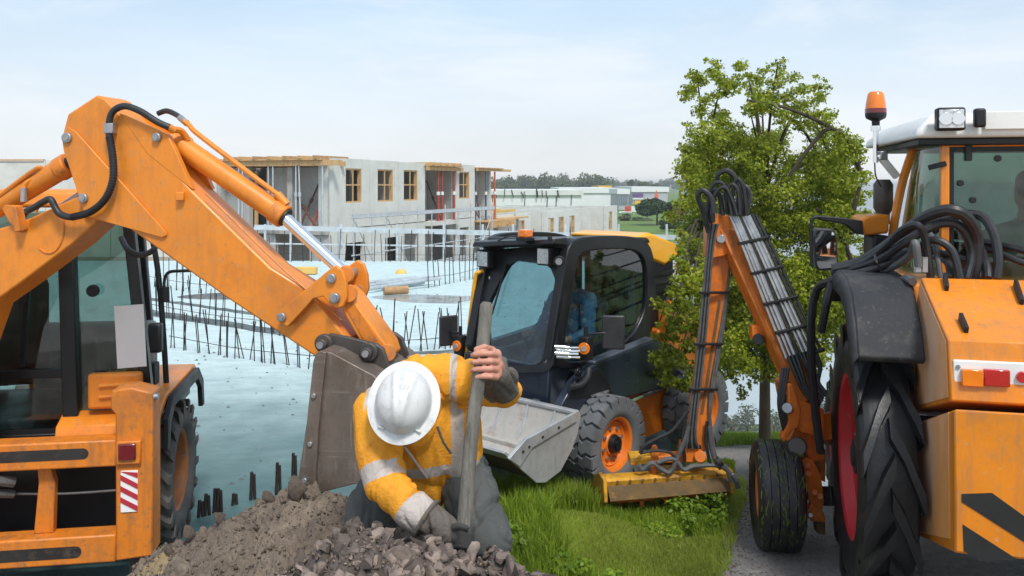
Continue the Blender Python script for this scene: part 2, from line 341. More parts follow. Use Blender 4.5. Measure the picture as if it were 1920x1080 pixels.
mat('skin', (.58, .27, .19), .5, var=.12, vscale=30, dirt=((.40, .15, .11), .34, 25), bump=.25, bscale=130)
mat('helmet_white', (.66, .66, .655), .42, var=.06, vscale=8, dirt=[((.42, .41, .39), .43, 13), ((.14, .13, .12), .23, 50)], coat=.05, scratch=((.35, .34, .32), .4))
mat('jacket_yellow', (.84, .345, .016), .75, var=.12, vscale=6, dirt=[((.58, .21, .02), .42, 5), ((.30, .17, .07), .27, 12)], bump=.45, bscale=55)
mat('jacket_band', (.50, .44, .40), .5, var=.10, vscale=8, dirt=((.33, .27, .23), .3, 10), bump=.4, bscale=55)
mat('jacket_cuff', (.135, .115, .10), .8, var=.2, dirt=((.05, .045, .04), .4, 14), bump=.5, bscale=55)
mat('jacket_orange', (.62, .20, .012), .75, var=.15, vscale=7, dirt=((.35, .12, .02), .36, 8), bump=.2, bscale=90)
mat('trousers_grey', (.075, .08, .078), .85, var=.22, vscale=6, dirt=[((.17, .165, .15), .36, 7), ((.04, .04, .04), .36, 5)], bump=.3, bscale=110)
mat('glove_dark', (.045, .043, .042), .8, var=.3, bump=.3, bscale=100)
mat('shirt_blue', (.085, .17, .30), .85, var=.15, vscale=7, bump=.2, bscale=60)
mat('jeans', (.04, .075, .16), .85, var=.2)
mat('jacket_navy', (.024, .036, .060), .85, var=.25, vscale=8, bump=.3, bscale=50)
mat('shirt_green', (.12, .40, .31), .85, var=.15)
mat('hair_dark', (.03, .02, .015), .7, var=.3)
# ------------------------------------------------------------------ ground, deck, road, sky sheet
def sst(a, b, x):
    t = np.clip((np.asarray(x, dtype=float)-a)/(b-a), 0, 1); return t*t*(3-2*t)
def terrain_z(x, y):
    x = np.asarray(x, dtype=float); y = np.asarray(y, dtype=float)
    yy = np.maximum(y, .5)
    w = sst(.192, .226, x/yy)*sst(7.0, 9.5, y)+sst(1.0, 1.6, x)*(1-sst(7.0, 9.5, y))
    v = np.where(y < 6.5, 0, np.where(y < 11.5, -.8*(np.clip(y-6.5, 0, 5)/5)**1.2, -.8-.295*(y-11.5)))
    v = np.where(y > 60, -15.1-(y-60)*.34, v); v = np.maximum(v, -97)
    p = np.where(y < 30.2, 0, -2.35*sst(30.2, 30.9, y))-.8*sst(120, 500, y)
    p = p-.05
    roll = .25*np.sin(x*.021+1)*np.sin(y*.017)*sst(60, 200, y)
    return p*(1-w)+v*w+roll*(1-w)
yk = np.concatenate([np.linspace(-11, 0, 6), np.linspace(1, 14, 66), np.linspace(14.5, 29.5, 24), np.linspace(30, 31.2, 7), np.geomspace(32, 420, 70), np.geomspace(450, 4500, 24)])
uk = np.concatenate([np.linspace(-1.6, -.25, 30), np.linspace(-.22, .02, 12), np.linspace(.025, .26, 110), np.linspace(.27, 1.7, 40)])
UU, YY = np.meshgrid(uk, yk); XX = UU*(YY+12); ZZ = terrain_z(XX, YY)
nr, nc = XX.shape
idx = np.arange(nr*nc).reshape(nr, nc)
F = np.stack([idx[:-1, :-1], idx[:-1, 1:], idx[1:, 1:], idx[1:, :-1]], -1).reshape(-1, 4)
cx = XX.ravel()[F].mean(1); cy = YY.ravel()[F].mean(1)
mi = np.where((cx/np.maximum(cy, .5) < .195) & (cy < 75), 0, 1); mi = np.where((cy <= 10) & (cx < 1.2), 0, mi); mi = np.where((cx > 1.2) & (cy < 12), 1, mi)
mat('site_ground', (.27, .235, .19), .95, var=.2, vscale=.8, dirt=[((.19, .16, .13), .4, 2)], bump=.5, bscale=6)
mat('grass_ground', (.095, .165, .026), .95, var=.25, vscale=.15, dirt=[((.16, .20, .05), .4, .05), ((.13, .12, .05), .25, 1.5)], bump=.4, bscale=10)
mat('verge_soil', (.075, .105, .025), .95, var=.3, vscale=3, dirt=[((.11, .085, .05), .35, 3)], bump=.6, bscale=20)
tag(npmesh('ground', np.stack([XX.ravel(), YY.ravel(), ZZ.ravel()], -1), F, ['site_ground', 'grass_ground'], smooth=True, mi=mi), kind='structure')
# pale water sheet added in the valley, standing in for sky between the trunks
mat('sky_sheet_pale', (.50, .57, .60), .12, var=.04, vscale=.02, bump=.05, bscale=.5, spec=1.0)
m = MB(); m.add([(20, 352, -96.4), (3800, 352, -96.4), (3800, 4500, -96.4), (20, 4500, -96.4)], [(0, 1, 2, 3)])
tag(m.build('sky_sheet', 'sky_sheet_pale'), kind='structure')
# concrete deck: pale, a vignette-like shade painted in towards its near edge
def deckmat():
    m = bpy.data.materials.new('deck_concrete'); m.use_nodes = True; nt = m.node_tree; b = nt.nodes['Principled BSDF']; MAT['deck_concrete'] = m
    N = nt.nodes.new; K = nt.links.new; ge = N('ShaderNodeNewGeometry'); se = N('ShaderNodeSeparateXYZ'); K(ge.outputs['Position'], se.inputs[0])
    def noi(sc, d=7, st=None):
        n = N('ShaderNodeTexNoise'); n.inputs['Scale'].default_value = sc; n.inputs['Detail'].default_value = d; n.inputs['Roughness'].default_value = .6
        if st:
            mp = N('ShaderNodeMapping'); mp.inputs['Scale'].default_value = st; K(ge.outputs['Position'], mp.inputs[0]); K(mp.outputs[0], n.inputs['Vector'])
        else: K(ge.outputs['Position'], n.inputs['Vector'])
        return n.outputs['Fac']
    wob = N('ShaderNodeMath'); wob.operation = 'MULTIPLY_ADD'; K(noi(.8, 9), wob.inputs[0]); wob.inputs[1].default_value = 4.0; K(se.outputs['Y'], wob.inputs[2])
    near_shade = N('ShaderNodeMapRange'); near_shade.interpolation_type = 'SMOOTHSTEP'; K(wob.outputs[0], near_shade.inputs['Value'])
    near_shade.inputs['From Min'].default_value = 9.4; near_shade.inputs['From Max'].default_value = 15.6; near_shade.inputs['To Min'].default_value = 1; near_shade.inputs['To Max'].default_value = 0
    r = N('ShaderNodeMixRGB'); r.inputs['Color1'].default_value = (.52, .635, .64, 1); r.inputs['Color2'].default_value = (.085, .165, .165, 1); K(near_shade.outputs[0], r.inputs['Fac'])
    st = N('ShaderNodeMapRange'); K(noi(2.6, 11, (1, 1.6, 1)), st.inputs['Value']); st.inputs['From Min'].default_value = .35; st.inputs['From Max'].default_value = .7; st.inputs['To Min'].default_value = .84; st.inputs['To Max'].default_value = 1.08
    s2 = N('ShaderNodeVectorMath'); s2.operation = 'SCALE'; K(r.outputs[0], s2.inputs[0]); K(st.outputs[0], s2.inputs['Scale'])
    sp = N('ShaderNodeMapRange'); K(noi(9, 6), sp.inputs['Value']); sp.inputs['From Min'].default_value = .66; sp.inputs['From Max'].default_value = .72; sp.inputs['To Max'].default_value = .6
    dk = N('ShaderNodeMixRGB'); dk.inputs['Color2'].default_value = (.10, .12, .12, 1); K(sp.outputs[0], dk.inputs['Fac']); K(s2.outputs[0], dk.inputs['Color1']); K(dk.outputs[0], b.inputs['Base Color'])
    ro = N('ShaderNodeMapRange'); K(near_shade.outputs[0], ro.inputs['Value']); ro.inputs['To Min'].default_value = .85; ro.inputs['To Max'].default_value = .6; K(ro.outputs[0], b.inputs['Roughness'])
    bp = N('ShaderNodeBump'); bp.inputs['Strength'].default_value = .5; bp.inputs['Distance'].default_value = .04; K(noi(5, 12, (1, 1.6, 1)), bp.inputs['Height']); K(bp.outputs[0], b.inputs['Normal'])
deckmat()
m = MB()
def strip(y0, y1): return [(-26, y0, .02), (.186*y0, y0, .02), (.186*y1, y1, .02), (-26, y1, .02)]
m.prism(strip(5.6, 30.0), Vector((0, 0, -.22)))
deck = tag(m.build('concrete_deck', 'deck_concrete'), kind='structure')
# two low upstand strips of wet grit where the starter bars come out of the deck
mat('grit', (.10, .125, .13), .95, var=.4, vscale=3, dirt=((.4, .46, .47), .35, 3), bump=.5, bscale=20)
def gritstrip(a, b, w, name='joint_strip'):
    a = Vector(a); b = Vector(b); d = (b-a).normalized(); s = Vector((-d.y, d.x, 0)); n = 60; V = []; F_ = []
    for i in range(n+1):
        p = a.lerp(b, i/n)
        for j, k in enumerate((-1, -.4, .4, 1)):
            ww = w*(1+.5*noise.noise(Vector((p.x*1.3, p.y*1.3, k))))
            V.append(p+s*(k*ww)+Vector((0, 0, .026 if abs(k) == 1 else .045+.02*noise.noise(p*3))))
        if i:
            for j in range(3): q = (i-1)*4+j; F_.append((q, q+1, q+5, q+4))
    mm = MB(); mm.add(V, F_); return mm.build(name, 'grit', deck)
gritstrip(G(262, 585), G(640, 643), .22)
gritstrip(G(262, 560), G(520, 597), .10)
gritstrip(G(640, 670), G(900, 660), .10)
# dark ramp opening and shallow puddle
mat('puddle', (.30, .34, .35), .08, var=.1, spec=.8)
m = MB(); c = G(810, 562); m.add([c+Vector((math.cos(t)*1.25*(1+.3*math.sin(3*t)), math.sin(t)*.8*(1+.25*math.cos(2*t+1)), .004+.02)) for t in np.linspace(0, 2*math.pi, 28, endpoint=False)], [tuple(range(28))]); m.build('puddle', 'puddle', deck)
mat('gravel_heap', (.13, .135, .14), .95, var=.4, vscale=6, bump=.8, bscale=14)
def heap(c, rx, ry, h, name, mt, label, cat, par=None):
    V = []; F_ = []; n = 28; k = 8
    for i in range(k+1):
        for j in range(n):
            t = 2*math.pi*j/n; r = i/k; p = Vector((c[0]+math.cos(t)*rx*r, c[1]+math.sin(t)*ry*r, 0)); V.append((p.x, p.y, c[2]+h*(1-r*r)*(1+.5*noise.noise(p*2.2))*(1 if i else 1)-.004))
    for i in range(k):
        for j in range(n): F_.append((i*n+j, i*n+(j+1) % n, (i+1)*n+(j+1) % n, (i+1)*n+j))
    mm = MB(); mm.add(V, F_); o = mm.build(name, mt, ang=80); tag(o, label, cat); return o
heap(G(432, 556, .02), 1.3, .55, .10, 'gravel_heap', 'gravel_heap', 'low heap of dark grey gravel lying on the pale deck behind the orange dipper arm', 'gravel')
# starter bars: leaning pairs and threes
def bars(a, b, n, h, lean, r=.009, seed=1, clus=(2, 3), wire=True):
    rd = random.Random(seed); a = Vector(a); b = Vector(b); d = (b-a).normalized()
    for i in range(n):
        p = a.lerp(b, (i+.5)/n+rd.uniform(-.2, .2)/n); top = p+Vector((rd.uniform(-.06, .06), rd.uniform(-.05, .05), h*rd.uniform(.85, 1.12)))
        for k in range(rd.choice(clus)):
            q = p+d*(rd.uniform(-lean, lean))+Vector((0, rd.uniform(-.06, .06), 0)); tt = top+Vector((rd.uniform(-.025, .025), 0, rd.uniform(-.08, .06)))
            MB().cyl((q.x, q.y, 0), tt, r, n=5).build('rebar', 'rebar_steel', deck, world=False, fix=False)
    if wire:
        for hh in (.32, ):
            MB().tube([a+Vector((0, .03, h*hh)), a.lerp(b, .5)+Vector((0, -.03, h*hh*.85)), b+Vector((0, .03, h*hh))], .006, n=5).build('tie_bar', 'rebar_steel', deck, world=False)
bars(G(316, 655), G(596, 697), 13, .68, .10, seed=3)
bars(G(262, 590), G(560, 636), 18, .80, .07, seed=4, clus=(1, 2))
bars(G(690, 668), G(905, 650), 11, .75, .16, seed=5)
bars(G(560, 642), G(690, 655), 5, .50, .06, seed=6, wire=False)
bars(G(800, 542), G(900, 522), 11, .95, .02, seed=7, clus=(1,), r=.012)
bars(G(262, 535), G(440, 562), 13, .9, .03, seed=8, clus=(1, 2), r=.01)
bars(P(476, 494, 29.6)*1, P(1110, 494, 29.6)*1, 38, 1.1, .03, seed=9, clus=(1,), r=.013)
bars(G(1232, 560), G(1266, 548), 4, .8, .1, seed=12)
bars(G(1000, 640), G(1190, 600), 5, .6, .1, seed=13)
for px, py, hh in ((372, 975, .16), (384, 972, .20), (401, 966, .22), (407, 966, .22), (470, 942, .26), (518, 932, .30), (548, 912, .30), (436, 952, .12)):
    p = G(px, py); MB().cyl((p.x, p.y, 0), (p.x+.01, p.y, hh), .014, n=6).cyl((p.x+.03, p.y+.02, 0), (p.x+.022, p.y+.02, hh*.9), .014, n=6).build('rebar', 'rebar_steel', deck, world=False)
# crumbs of debris on the deck
rd0 = np.random.default_rng(4); Vd = []; Fd = []
for k in range(420):
    y0 = 6.5+20*rd0.random()**1.6; x0 = rd0.uniform(-.42, .05)*y0; r0 = rd0.uniform(.008, .03); o_ = len(Vd); ph = rd0.random()*6
    Vd += [(x0+r0*math.cos(ph+q*1.57)*rd0.uniform(.6, 1.6), y0+r0*math.sin(ph+q*1.57), .018) for q in range(4)]+[(x0, y0, .02+r0*.8)]; Fd += [(o_, o_+1, o_+4), (o_+1, o_+2, o_+4), (o_+2, o_+3, o_+4), (o_+3, o_, o_+4)]
tag(npmesh('deck_debris', Vd, Fd, 'grit'), 'dark crumbs of debris scattered over the pale deck', 'debris', kind='stuff')
# road
def roadmat():
    mat('road_asphalt', (.20, .188, .176), .85, var=.25, vscale=1.1, dirt=[((.33, .31, .285), .44, 13), ((.075, .07, .065), .42, 9), ((.11, .15, .04), .22, 2)], bump=1.0, bscale=35)
roadmat()
rc = smooth_path([Vector(p) for p in ((1.1, 1.0, 0), (2.10, 4, 0), (2.68, 5.9, 0), (3.06, 7, 0), (3.5, 8.5, 0), (3.45, 9.6, 0), (2.5, 10.5, 0), (.6, 10.9, 0))], 14)
V = []; Fq = []; cols = [-1.25, -1.18, -.9, -.5, 0, .6, 1.2, 1.8, 2.4, 2.5]
for i, p in enumerate(rc):
    d = (rc[min(i+1, len(rc)-1)]-rc[max(i-1, 0)]).normalized(); s = Vector((d.y, -d.x, 0))
    for j, cc in enumerate(cols):
        sc_ = 1 if cc < 0 else (1-.55*float(sst(7.5, 9.6, p.y)))
        q = p+s*(cc*sc_+(.06*noise.noise(p*2.3) if j in (0, 1) else 0)); V.append((q.x, q.y, float(terrain_z(q.x, q.y))+(.018 if 0 < j < len(cols)-1 else -.06)))
    if i:
        for j in range(len(cols)-1): a = (i-1)*len(cols)+j; Fq.append((a, a+1, a+1+len(cols), a+len(cols)))
road = tag(npmesh('road', V, Fq, 'road_asphalt', smooth=True), kind='structure')
p = Vector((3.05, 8.6, 0)); m = MB(); m.add([(p.x+math.cos(t)*.16*(1+.4*math.sin(2*t)), p.y+.4*math.sin(t), float(terrain_z(p.x+math.cos(t)*.16, p.y+.4*math.sin(t)))+.024) for t in np.linspace(0, 6.28, 20, endpoint=False)], [tuple(range(20))]); m.build('puddle', 'puddle', road)

# ------------------------------------------------------------------ background buildings
def mk(name, label, cat, loc, ang, group=None): return thing(name, label, cat, loc, ang, group)
BA = math.atan2(.923, .384); BO = Vector((-7.54, 36.0, -2.3))
bld = mk('concrete_building', 'two storey raw concrete building shell with timber window frames behind the deck', 'building', BO, BA)
def LB(m, name, mt, par=bld, bevel=0): return m.build(name, mt, par, world=False, bevel=bevel)
def panel(x0, x1, z0, z1, ops, y0=0.0, y1=.2, mt='concrete', par=bld):     # wall panel with rectangular openings, one piece
    xs = sorted({x0, x1, *[o[0] for o in ops], *[o[1] for o in ops]}); zs = sorted({z0, z1, *[o[2] for o in ops], *[o[3] for o in ops]}); m = MB()
    def hole(a, b, c, d): return any(o[0] <= a+1e-6 and b <= o[1]+1e-6 and o[2] <= c+1e-6 and d <= o[3]+1e-6 for o in ops)
    for a, b in zip(xs[:-1], xs[1:]):
        run = None
        for c, d in zip(zs[:-1], zs[1:]):
            if hole(a, b, c, d):
                if run: m.bb(a, b, y0, y1, run[0], run[1]); run = None
            else: run = (run[0], d) if run else (c, d)
        if run: m.bb(a, b, y0, y1, run[0], run[1])
    return LB(m, 'wall_panel', mt, par)
def wframe(x0, x1, z0, z1, par=bld, y=.03):
    m = MB(); t = .07
    m.bb(x0+.002, x0+t, y, y+.06, z0, z1); m.bb(x1-.06, x1-.002, y-.02, y+.165, z0, z1); m.bb(x0+t, x1-.06, y, y+.06, z1-t, z1); m.bb(x0+t, x1-.06, y, y+.06, z0, z0+t)
    f = LB(m, 'window_frame', 'timber', par); xm = (x0+x1)/2; zm = z0+(z1-z0)*.52
    LB(MB().bb(xm-.035, xm+.035, y+.005, y+.04, z0+t, z1-t), 'mullion', 'timber', f); LB(MB().bb(x0+t, x1-.06, y+.012, y+.032, zm-.03, zm+.03), 'crossbar', 'timber', f)
U0, U1 = 3.12, 6.1
wins = [(.92, 2.19), (3.53, 4.92), (5.93, 7.32), (12.04, 13.35)]
panel(0, 2.85, U0, 6.12, [(wins[0][0], wins[0][1], 4.2, 5.7)])
panel(2.87, 5.42, U0, 6.10, [(wins[1][0], wins[1][1], 4.2, 5.7)])
panel(5.44, 8.1, U0, 6.08, [(wins[2][0], wins[2][1], 4.2, 5.7)])
panel(11.65, 14.06, U0, 6.1, [(wins[3][0], wins[3][1], 4.2, 5.7)])
for x0, x1 in wins: wframe(x0, x1, 4.2, 5.7)
panel(0, 4.0, 0, 3.08, [(.92, 2.4, .6, 2.45)]); panel(4.02, 8.1, 0, 3.08, [(4.2, 5.5, .5, 2.5), (6.0, 7.4, .4, 2.6)]); panel(11.65, 14.06, 0, 3.08, [(12.1, 13.3, .5, 2.6)])
panel(14.3, 16.9, 0, 3.08, [], y0=1.2, y1=1.4, mt='concrete_grey')
LB(MB().bb(-.1, 17.2, .22, 6.4, 2.86, 3.08), 'floor_slab', 'concrete_grey'); LB(MB().bb(8.12, 11.63, -.35, .21, 2.88, 3.1), 'balcony_slab', 'concrete')
panel(0, 17, 0, 2.84, [], y0=6.0, y1=6.2, mt='concrete_grey'); panel(0, 17, 3.1, 6.0, [], y0=6.0, y1=6.2, mt='concrete_grey')
panel(8.1, 11.65, 3.1, 5.95, [], y0=1.7, y1=1.9, mt='concrete_grey'); panel(8.12, 11.63, 0, 2.84, [], y0=1.5, y1=1.7, mt='concrete_grey'); panel(14.08, 17.0, 3.1, 5.95, [], y0=1.0, y1=1.2, mt='concrete_grey')
def cross(x0, x1, y0, y1, z0, z1, mt='concrete_grey'): return LB(MB().bb(x0, x1, y0, y1, z0, z1), 'cross_wall', mt)
cross(8.0, 8.2, .22, 1.68, 3.1, 6.0); cross(11.5, 11.64, .22, 1.68, 3.1, 6.0); cross(13.9, 14.06, .22, 5.9, 3.1, 6.0); cross(16.8, 17.0, .3, 1.0, 3.1, 6.02, 'concrete'); cross(5.0, 5.2, .6, 5.9, 3.1, 5.9); cross(2.6, 2.8, .9, 5.9, 3.1, 5.9)
# end side (local x = 0), open bays between cross walls
cross(.21, .4, .25, .9, 3.1, 6.0, 'concrete'); cross(.9, 1.1, .95, 3.2, 3.1, 5.75); cross(.05, .25, 2.15, 2.4, 3.1, 5.75); cross(.9, 1.1, 3.2, 4.2, 3.1, 5.75); cross(.0, .25, 4.4, 4.8, 3.1, 5.75); cross(.4, .6, 4.8, 6.0, 3.1, 5.75)
cross(.0, .22, .22, 1.2, 0, 2.84); cross(.0, .22, 3.0, 3.6, 0, 2.84); cross(.0, .22, 5.0, 6.0, 0, 2.84); cross(1.8, 2.0, 1.2, 5.9, 0, 2.84)
LB(MB().bb(.3, .42, 2.5, 2.62, 3.1, 5.6), 'door_post', 'timber'); LB(MB().bb(.3, .42, 4.25, 4.37, 3.1, 5.6), 'door_post', 'timber')
for a_, b_ in ((2.9, 8.0), (11.7, 14.0), (.6, 2.55)): LB(MB().bb(a_, b_, .35, 5.9, 5.78, 5.9), 'shade_ceiling', 'timber_old')  # unseen sheets added over the rooms to darken the window openings
# timber formwork on top of the bays
def timber(name, x0, x1, y0, y1, z0, z1, mt='timber'): return LB(MB().bb(x0, x1, y0, y1, z0, z1), name, mt)
timber('formwork_beam', -.35, -.2, -.6, 6.2, 5.80, 6.02); timber('formwork_beam', .5, .64, -.2, 6.0, 5.78, 5.98); timber('formwork_sheet', -.45, 2.2, .3, 6.1, 6.03, 6.09)
for k in range(7): timber('formwork_joist', -.6+.02*k, 1.9, .5+.8*k, .62+.8*k, 6.10, 6.22, 'timber' if k % 2 else 'timber_old')
timber('formwork_beam', 7.95, 12.0, -.3, -.15, 5.72, 5.92); timber('formwork_sheet', 8.0, 11.6, -.45, 1.6, 5.94, 6.0); 
for k in range(5): timber('formwork_joist', 8.1+.75*k, 8.22+.75*k, -.55, 1.2, 6.01, 6.13)
timber('formwork_beam', 14.1, 19.0, -.2, -.08, 5.78, 5.92); timber('formwork_sheet', 14.1, 17.6, -.3, 1.0, 5.93, 5.98)
for k in range(6): timber('platform_plank', 14.0, 18.2, -.9+.28*k, -.66+.28*k, 2.84, 2.9)
timber('platform_beam', 14.1, 17.9, -1.0, -.9, 2.5, 2.82); timber('platform_beam', 15.0, 15.1, -1.3, .3, 2.62, 2.83); timber('platform_beam', 16.4, 16.5, -1.3, .3, 2.62, 2.83)
# steel props, each a thing of its own
def bw(x, y, z): return Matrix.Translation(BO) @ Matrix.Rotation(BA, 4, 'Z') @ Vector((x, y, z))
def prop(p0, p1, mt, label, group, r=.045):
    p0 = bw(*p0); p1 = bw(*p1); t = thing('steel_prop', label, 'prop', p0, 0, group); mid = p0.lerp(p1, .55)
    MB().cyl(p0, mid, r, n=8).build('outer_tube', mt, t); MB().cyl(mid, p1, r*.75, n=8).build('inner_tube', mt, t)
    d = (p1-p0).normalized(); MB().cyl(mid-d*.09, mid+d*.09, r*1.5, n=8).build('collar', 'white_paint' if mt in ('prop_red', 'prop_orange', 'prop_blue') else mt, t)
    MB().cyl(p0, p0+d*.02, r*2.2, n=8).build('base_plate', mt, t)
G1 = 'grey props of the open bays'; G2 = 'red props of the recessed balcony'
for k, (yy, lb) in enumerate(((.35, 'grey steel prop at the corner of the concrete shell, nearest its first timber window'), (1.45, 'grey steel prop standing in the open end bay, second from the corner'), (1.7, 'grey steel prop standing in the open end bay, third from the corner'), (2.9, 'pale steel prop beside the concrete pier of the end bay'), (3.15, 'pale steel prop just left of the concrete pier of the end bay'), (4.55, 'grey steel prop in the left open bay, right one of a pair'), (4.75, 'grey steel prop in the left open bay, left one of a pair'), (6.0, 'grey steel prop at the far left end of the building'))):
    prop((-.28, yy, 3.1), (-.28, yy+(.1 if k == 1 else 0), 5.78), 'galvanised', lb, G1)
for xx, lb in ((9.15, 'red steel prop in the recessed balcony, left one of the close pair'), (9.6, 'red steel prop in the recessed balcony, right one of the close pair'), (11.0, 'red steel prop in the recessed balcony standing alone at right')):
    prop((xx, -.2, 3.1), (xx, -.2, 5.7), 'prop_red', lb, G2, .06)
prop((15.3, -.14, 2.92), (15.3, -.14, 5.76), 'prop_blue', 'blue steel prop in the right end bay of the concrete shell', 'props of the right end bay', .055)
prop((16.6, -.14, 2.92), (16.6, -.14, 5.76), 'prop_orange', 'orange steel prop at the right end of the concrete shell', 'props of the right end bay', .07)
prop((14.2, .0, 2.92), (14.2, .0, 5.76), 'prop_blue', 'thin blue prop against the left side of the right end bay', 'props of the right end bay', .035)
for k, (a, b, lb) in enumerate((((.2, 1.2, 3.1), (1.0, .95, 5.3), 'dark red raking brace in the end bay nearest the corner'), ((.2, 1.9, 3.1), (1.0, 1.3, 5.3), 'dark raking brace in the middle of the end bay'), ((.2, 1.0, 3.15), (.85, 2.7, 4.7), 'rusty brace crossing the end bay the other way'), ((8.6, .2, 3.1), (9.2, 1.6, 5.2), 'dark raking brace behind the pair of red props'), ((10.3, .2, 3.1), (11.2, 1.6, 5.2), 'dark raking brace beside the lone red prop'), ((14.4, .9, 4.6), (15.0, .1, 3.0), 'rusty raking brace low in the right end bay'), ((15.4, .3, 3.1), (16.0, .95, 5.2), 'thin raking brace between the blue and orange props'))):
    prop(a, b, 'prop_rust' if k else 'prop_red', lb, 'raking braces of the concrete shell', .05)
# lower row of the same block further right
row = mk('concrete_wall_row', 'single storey row of raw concrete walls with timber windows beyond the two storey shell', 'building', bw(17.3, 0, 0), BA)
def RB(m, name, mt): return m.build(name, mt, row, world=False)
for (x0, x1, ops) in ((0.1, 2.6, []), (3.4, 5.6, [(3.6, 4.5, 1.1, 2.65)]), (8.2, 12.9, [(9.0, 10.2, 1.0, 2.6), (11.2, 12.4, 1.0, 2.6)]), (12.95, 16.2, [(13.6, 14.9, 1.0, 2.6)]), (23.5, 27.0, [(24.3, 25.4, 1.0, 2.6)])):
    panel(x0, x1, -.5, 3.1, ops, par=row)
    for o in ops: wframe(o[0], o[1], o[2], o[3], row)
panel(5.6, 8.2, -.5, 3.0, [], y0=1.0, y1=1.2, mt='concrete_grey', par=row); panel(16.2, 23.5, -.5, 2.95, [], y0=1.4, y1=1.6, mt='concrete_grey', par=row); panel(.1, 3.4, -.5, 3.0, [], y0=1.6, y1=1.8, mt='concrete_grey', par=row)
for k, y_ in enumerate((3.5, 7, 11, 15)): panel(-6+k, 27-k, -.5, 3.05+.05*k, [], y0=y_, y1=y_+.25, mt='concrete', par=row)
for x_ in (2.6, 8.2, 12.9, 16.2, 19.6, 23.5, 27): RB(MB().bb(x_-.1, x_+.1, .25, 11, -.5, 3.02), 'cross_wall', 'concrete')
for k in range(4): RB(MB().bb(-1+.4*k, 7.5, 1.9+1.1*k, 2.05+1.1*k, 3.1, 3.28), 'formwork_beam', 'timber_yellow')
RB(MB().bb(-.5, 3.4, -.7, .3, 2.85, 2.95), 'formwork_sheet', 'timber')
rd = random.Random(5)
for k in range(34):
    x_, y_ = rd.uniform(-3, 26), rd.choice((3.6, 7.1, 11.1, 15.1)); RB(MB().cyl((x_, y_, 3.1), (x_+rd.uniform(-.3, .3), y_, 3.6+rd.uniform(0, .5)), .045, n=5), 'starter_bar', 'rebar_steel')
for k, (xx, lb) in enumerate(((.6, 'first'), (1.9, 'second'), (6.0, 'third'), (6.5, 'fourth'), (7.3, 'fifth'), (18.0, 'sixth'), (21.0, 'seventh'))):
    q = 17.3+xx; prop((q, .35, -.4), (q+.45, 1.2 if xx < 15 else 1.5, 2.5), 'prop_rust' if k in (0, 5, 6) else 'prop_red', lb+' raking red prop from the left along the single storey concrete row', 'props along the low concrete row', .07)
# galvanised scaffold in front of the facade and guard rail along the deck edge
sc = mk('scaffold', 'galvanised tube scaffold with sloping braces standing in front of the concrete facade', 'scaffold', bw(0, -1.4, 0), BA)
def SB(m, name): return m.build(name, 'galvanised', sc, world=False)
for x_ in (-.6, 2.0, 4.8, 7.6, 10.6, 13.4):
    for y_ in (0, .75): SB(MB().cyl((x_, y_, -.2), (x_, y_, 4.0 if y_ == 0 else 3.6), .03, n=7), 'standard')
for z_ in (1.1, 2.1, 3.62): SB(MB().cyl((-.8, -.04, z_), (13.6, -.04, z_), .03, n=7), 'ledger')
SB(MB().bb(-.8, 13.6, -.06, -.03, 3.6, 3.78), 'guard_board'); SB(MB().bb(-.8, 13.6, .05, .7, 1.14, 1.19), 'platform')
for a, b in (((10.6, -.06, .2), (13.4, -.06, 3.6)), ((13.4, -.06, .9), (7.6, -.06, -.2)), ((2.0, -.06, 3.5), (4.8, -.06, .2)), ((-.6, -.06, 3.5), (2.0, -.06, .2))): SB(MB().cyl(a, b, .025, n=6), 'brace')
gr = mk('guard_rail', 'long pale galvanised guard rail on posts along the far edge of the deck', 'railing', (-9, 29.7, .02), 0)
y_ = 29.7
for px in (497, 545, 640, 745, 832, 905, 962, 1060, 1160, 1250):
    x_ = (px-960)/FPX*y_; MB().bar((x_, y_, .02), (x_, y_, 1.32), .07, .05, side=(1, 0, 0)).build('post', 'galvanised', gr)
MB().bar(((478-960)/FPX*y_, y_-.06, 1.22), ((1275-960)/FPX*y_, y_-.06, .86), .05, .17, side=(0, 1, 0)).build('top_rail', 'galvanised', gr)
MB().bar(((478-960)/FPX*y_, y_-.06, .66), ((1275-960)/FPX*y_, y_-.06, .45), .04, .05, side=(0, 1, 0)).build('middle_rail', 'galvanised', gr)
# long concrete block behind the backhoe
lb_ = mk('panel_building', 'long low grey concrete panel building behind the backhoe arm at far left', 'building', (-38, 62, -2.4), 0)
for k in range(5): MB().bb(-42+4.6*k, -42+4.6*k+4.56, 60+.015*(k % 2), 60.4, -2.4, 4.28+.05*((k*7) % 3)).build('wall_panel', 'concrete', lb_)
MB().bb(-42, -19.1, 60.45, 74, 3.2, 3.5).build('roof_slab', 'concrete_grey', lb_)
for k in range(5): MB().bb(-41+4.6*k, -37.5+4.6*k, 59.9, 60.2, 4.36, 4.46).build('edge_timber', 'timber', lb_)
# far pale sheds and decks
def shed(name, px0, px1, py0, py1, D, dep, mt, label, roofmt=None):
    a = P(px0, py0, D); b = P(px1, py1, D); t = thing(name, label, 'building', (a.x, D, b.z)); zb = min(b.z, -2.4)
    MB().bb(a.x, b.x, D, D+dep, zb, a.z).build('wall', mt, t); MB().bb(a.x-.3, b.x+.3, D-.3, D+dep+.3, a.z+.01, a.z+.01+.006*D).build('roof', roofmt or mt, t); return t
mat('shed_white', (.74, .76, .76), .6, var=.04, vscale=.2); mat('shed_grey', (.42, .42, .45), .6, var=.08, vscale=.2); mat('shed_tan', (.62, .55, .46), .7, var=.08, vscale=.2)
mat('sign_purple', (.13, .07, .22), .5); mat('sign_orange', (.75, .12, .04), .5); mat('sign_red', (.60, .06, .05), .5); mat('sign_yellow', (.80, .48, .04), .5); mat('glass_far', (.18, .24, .28), .15, var=.3, spec=.8)
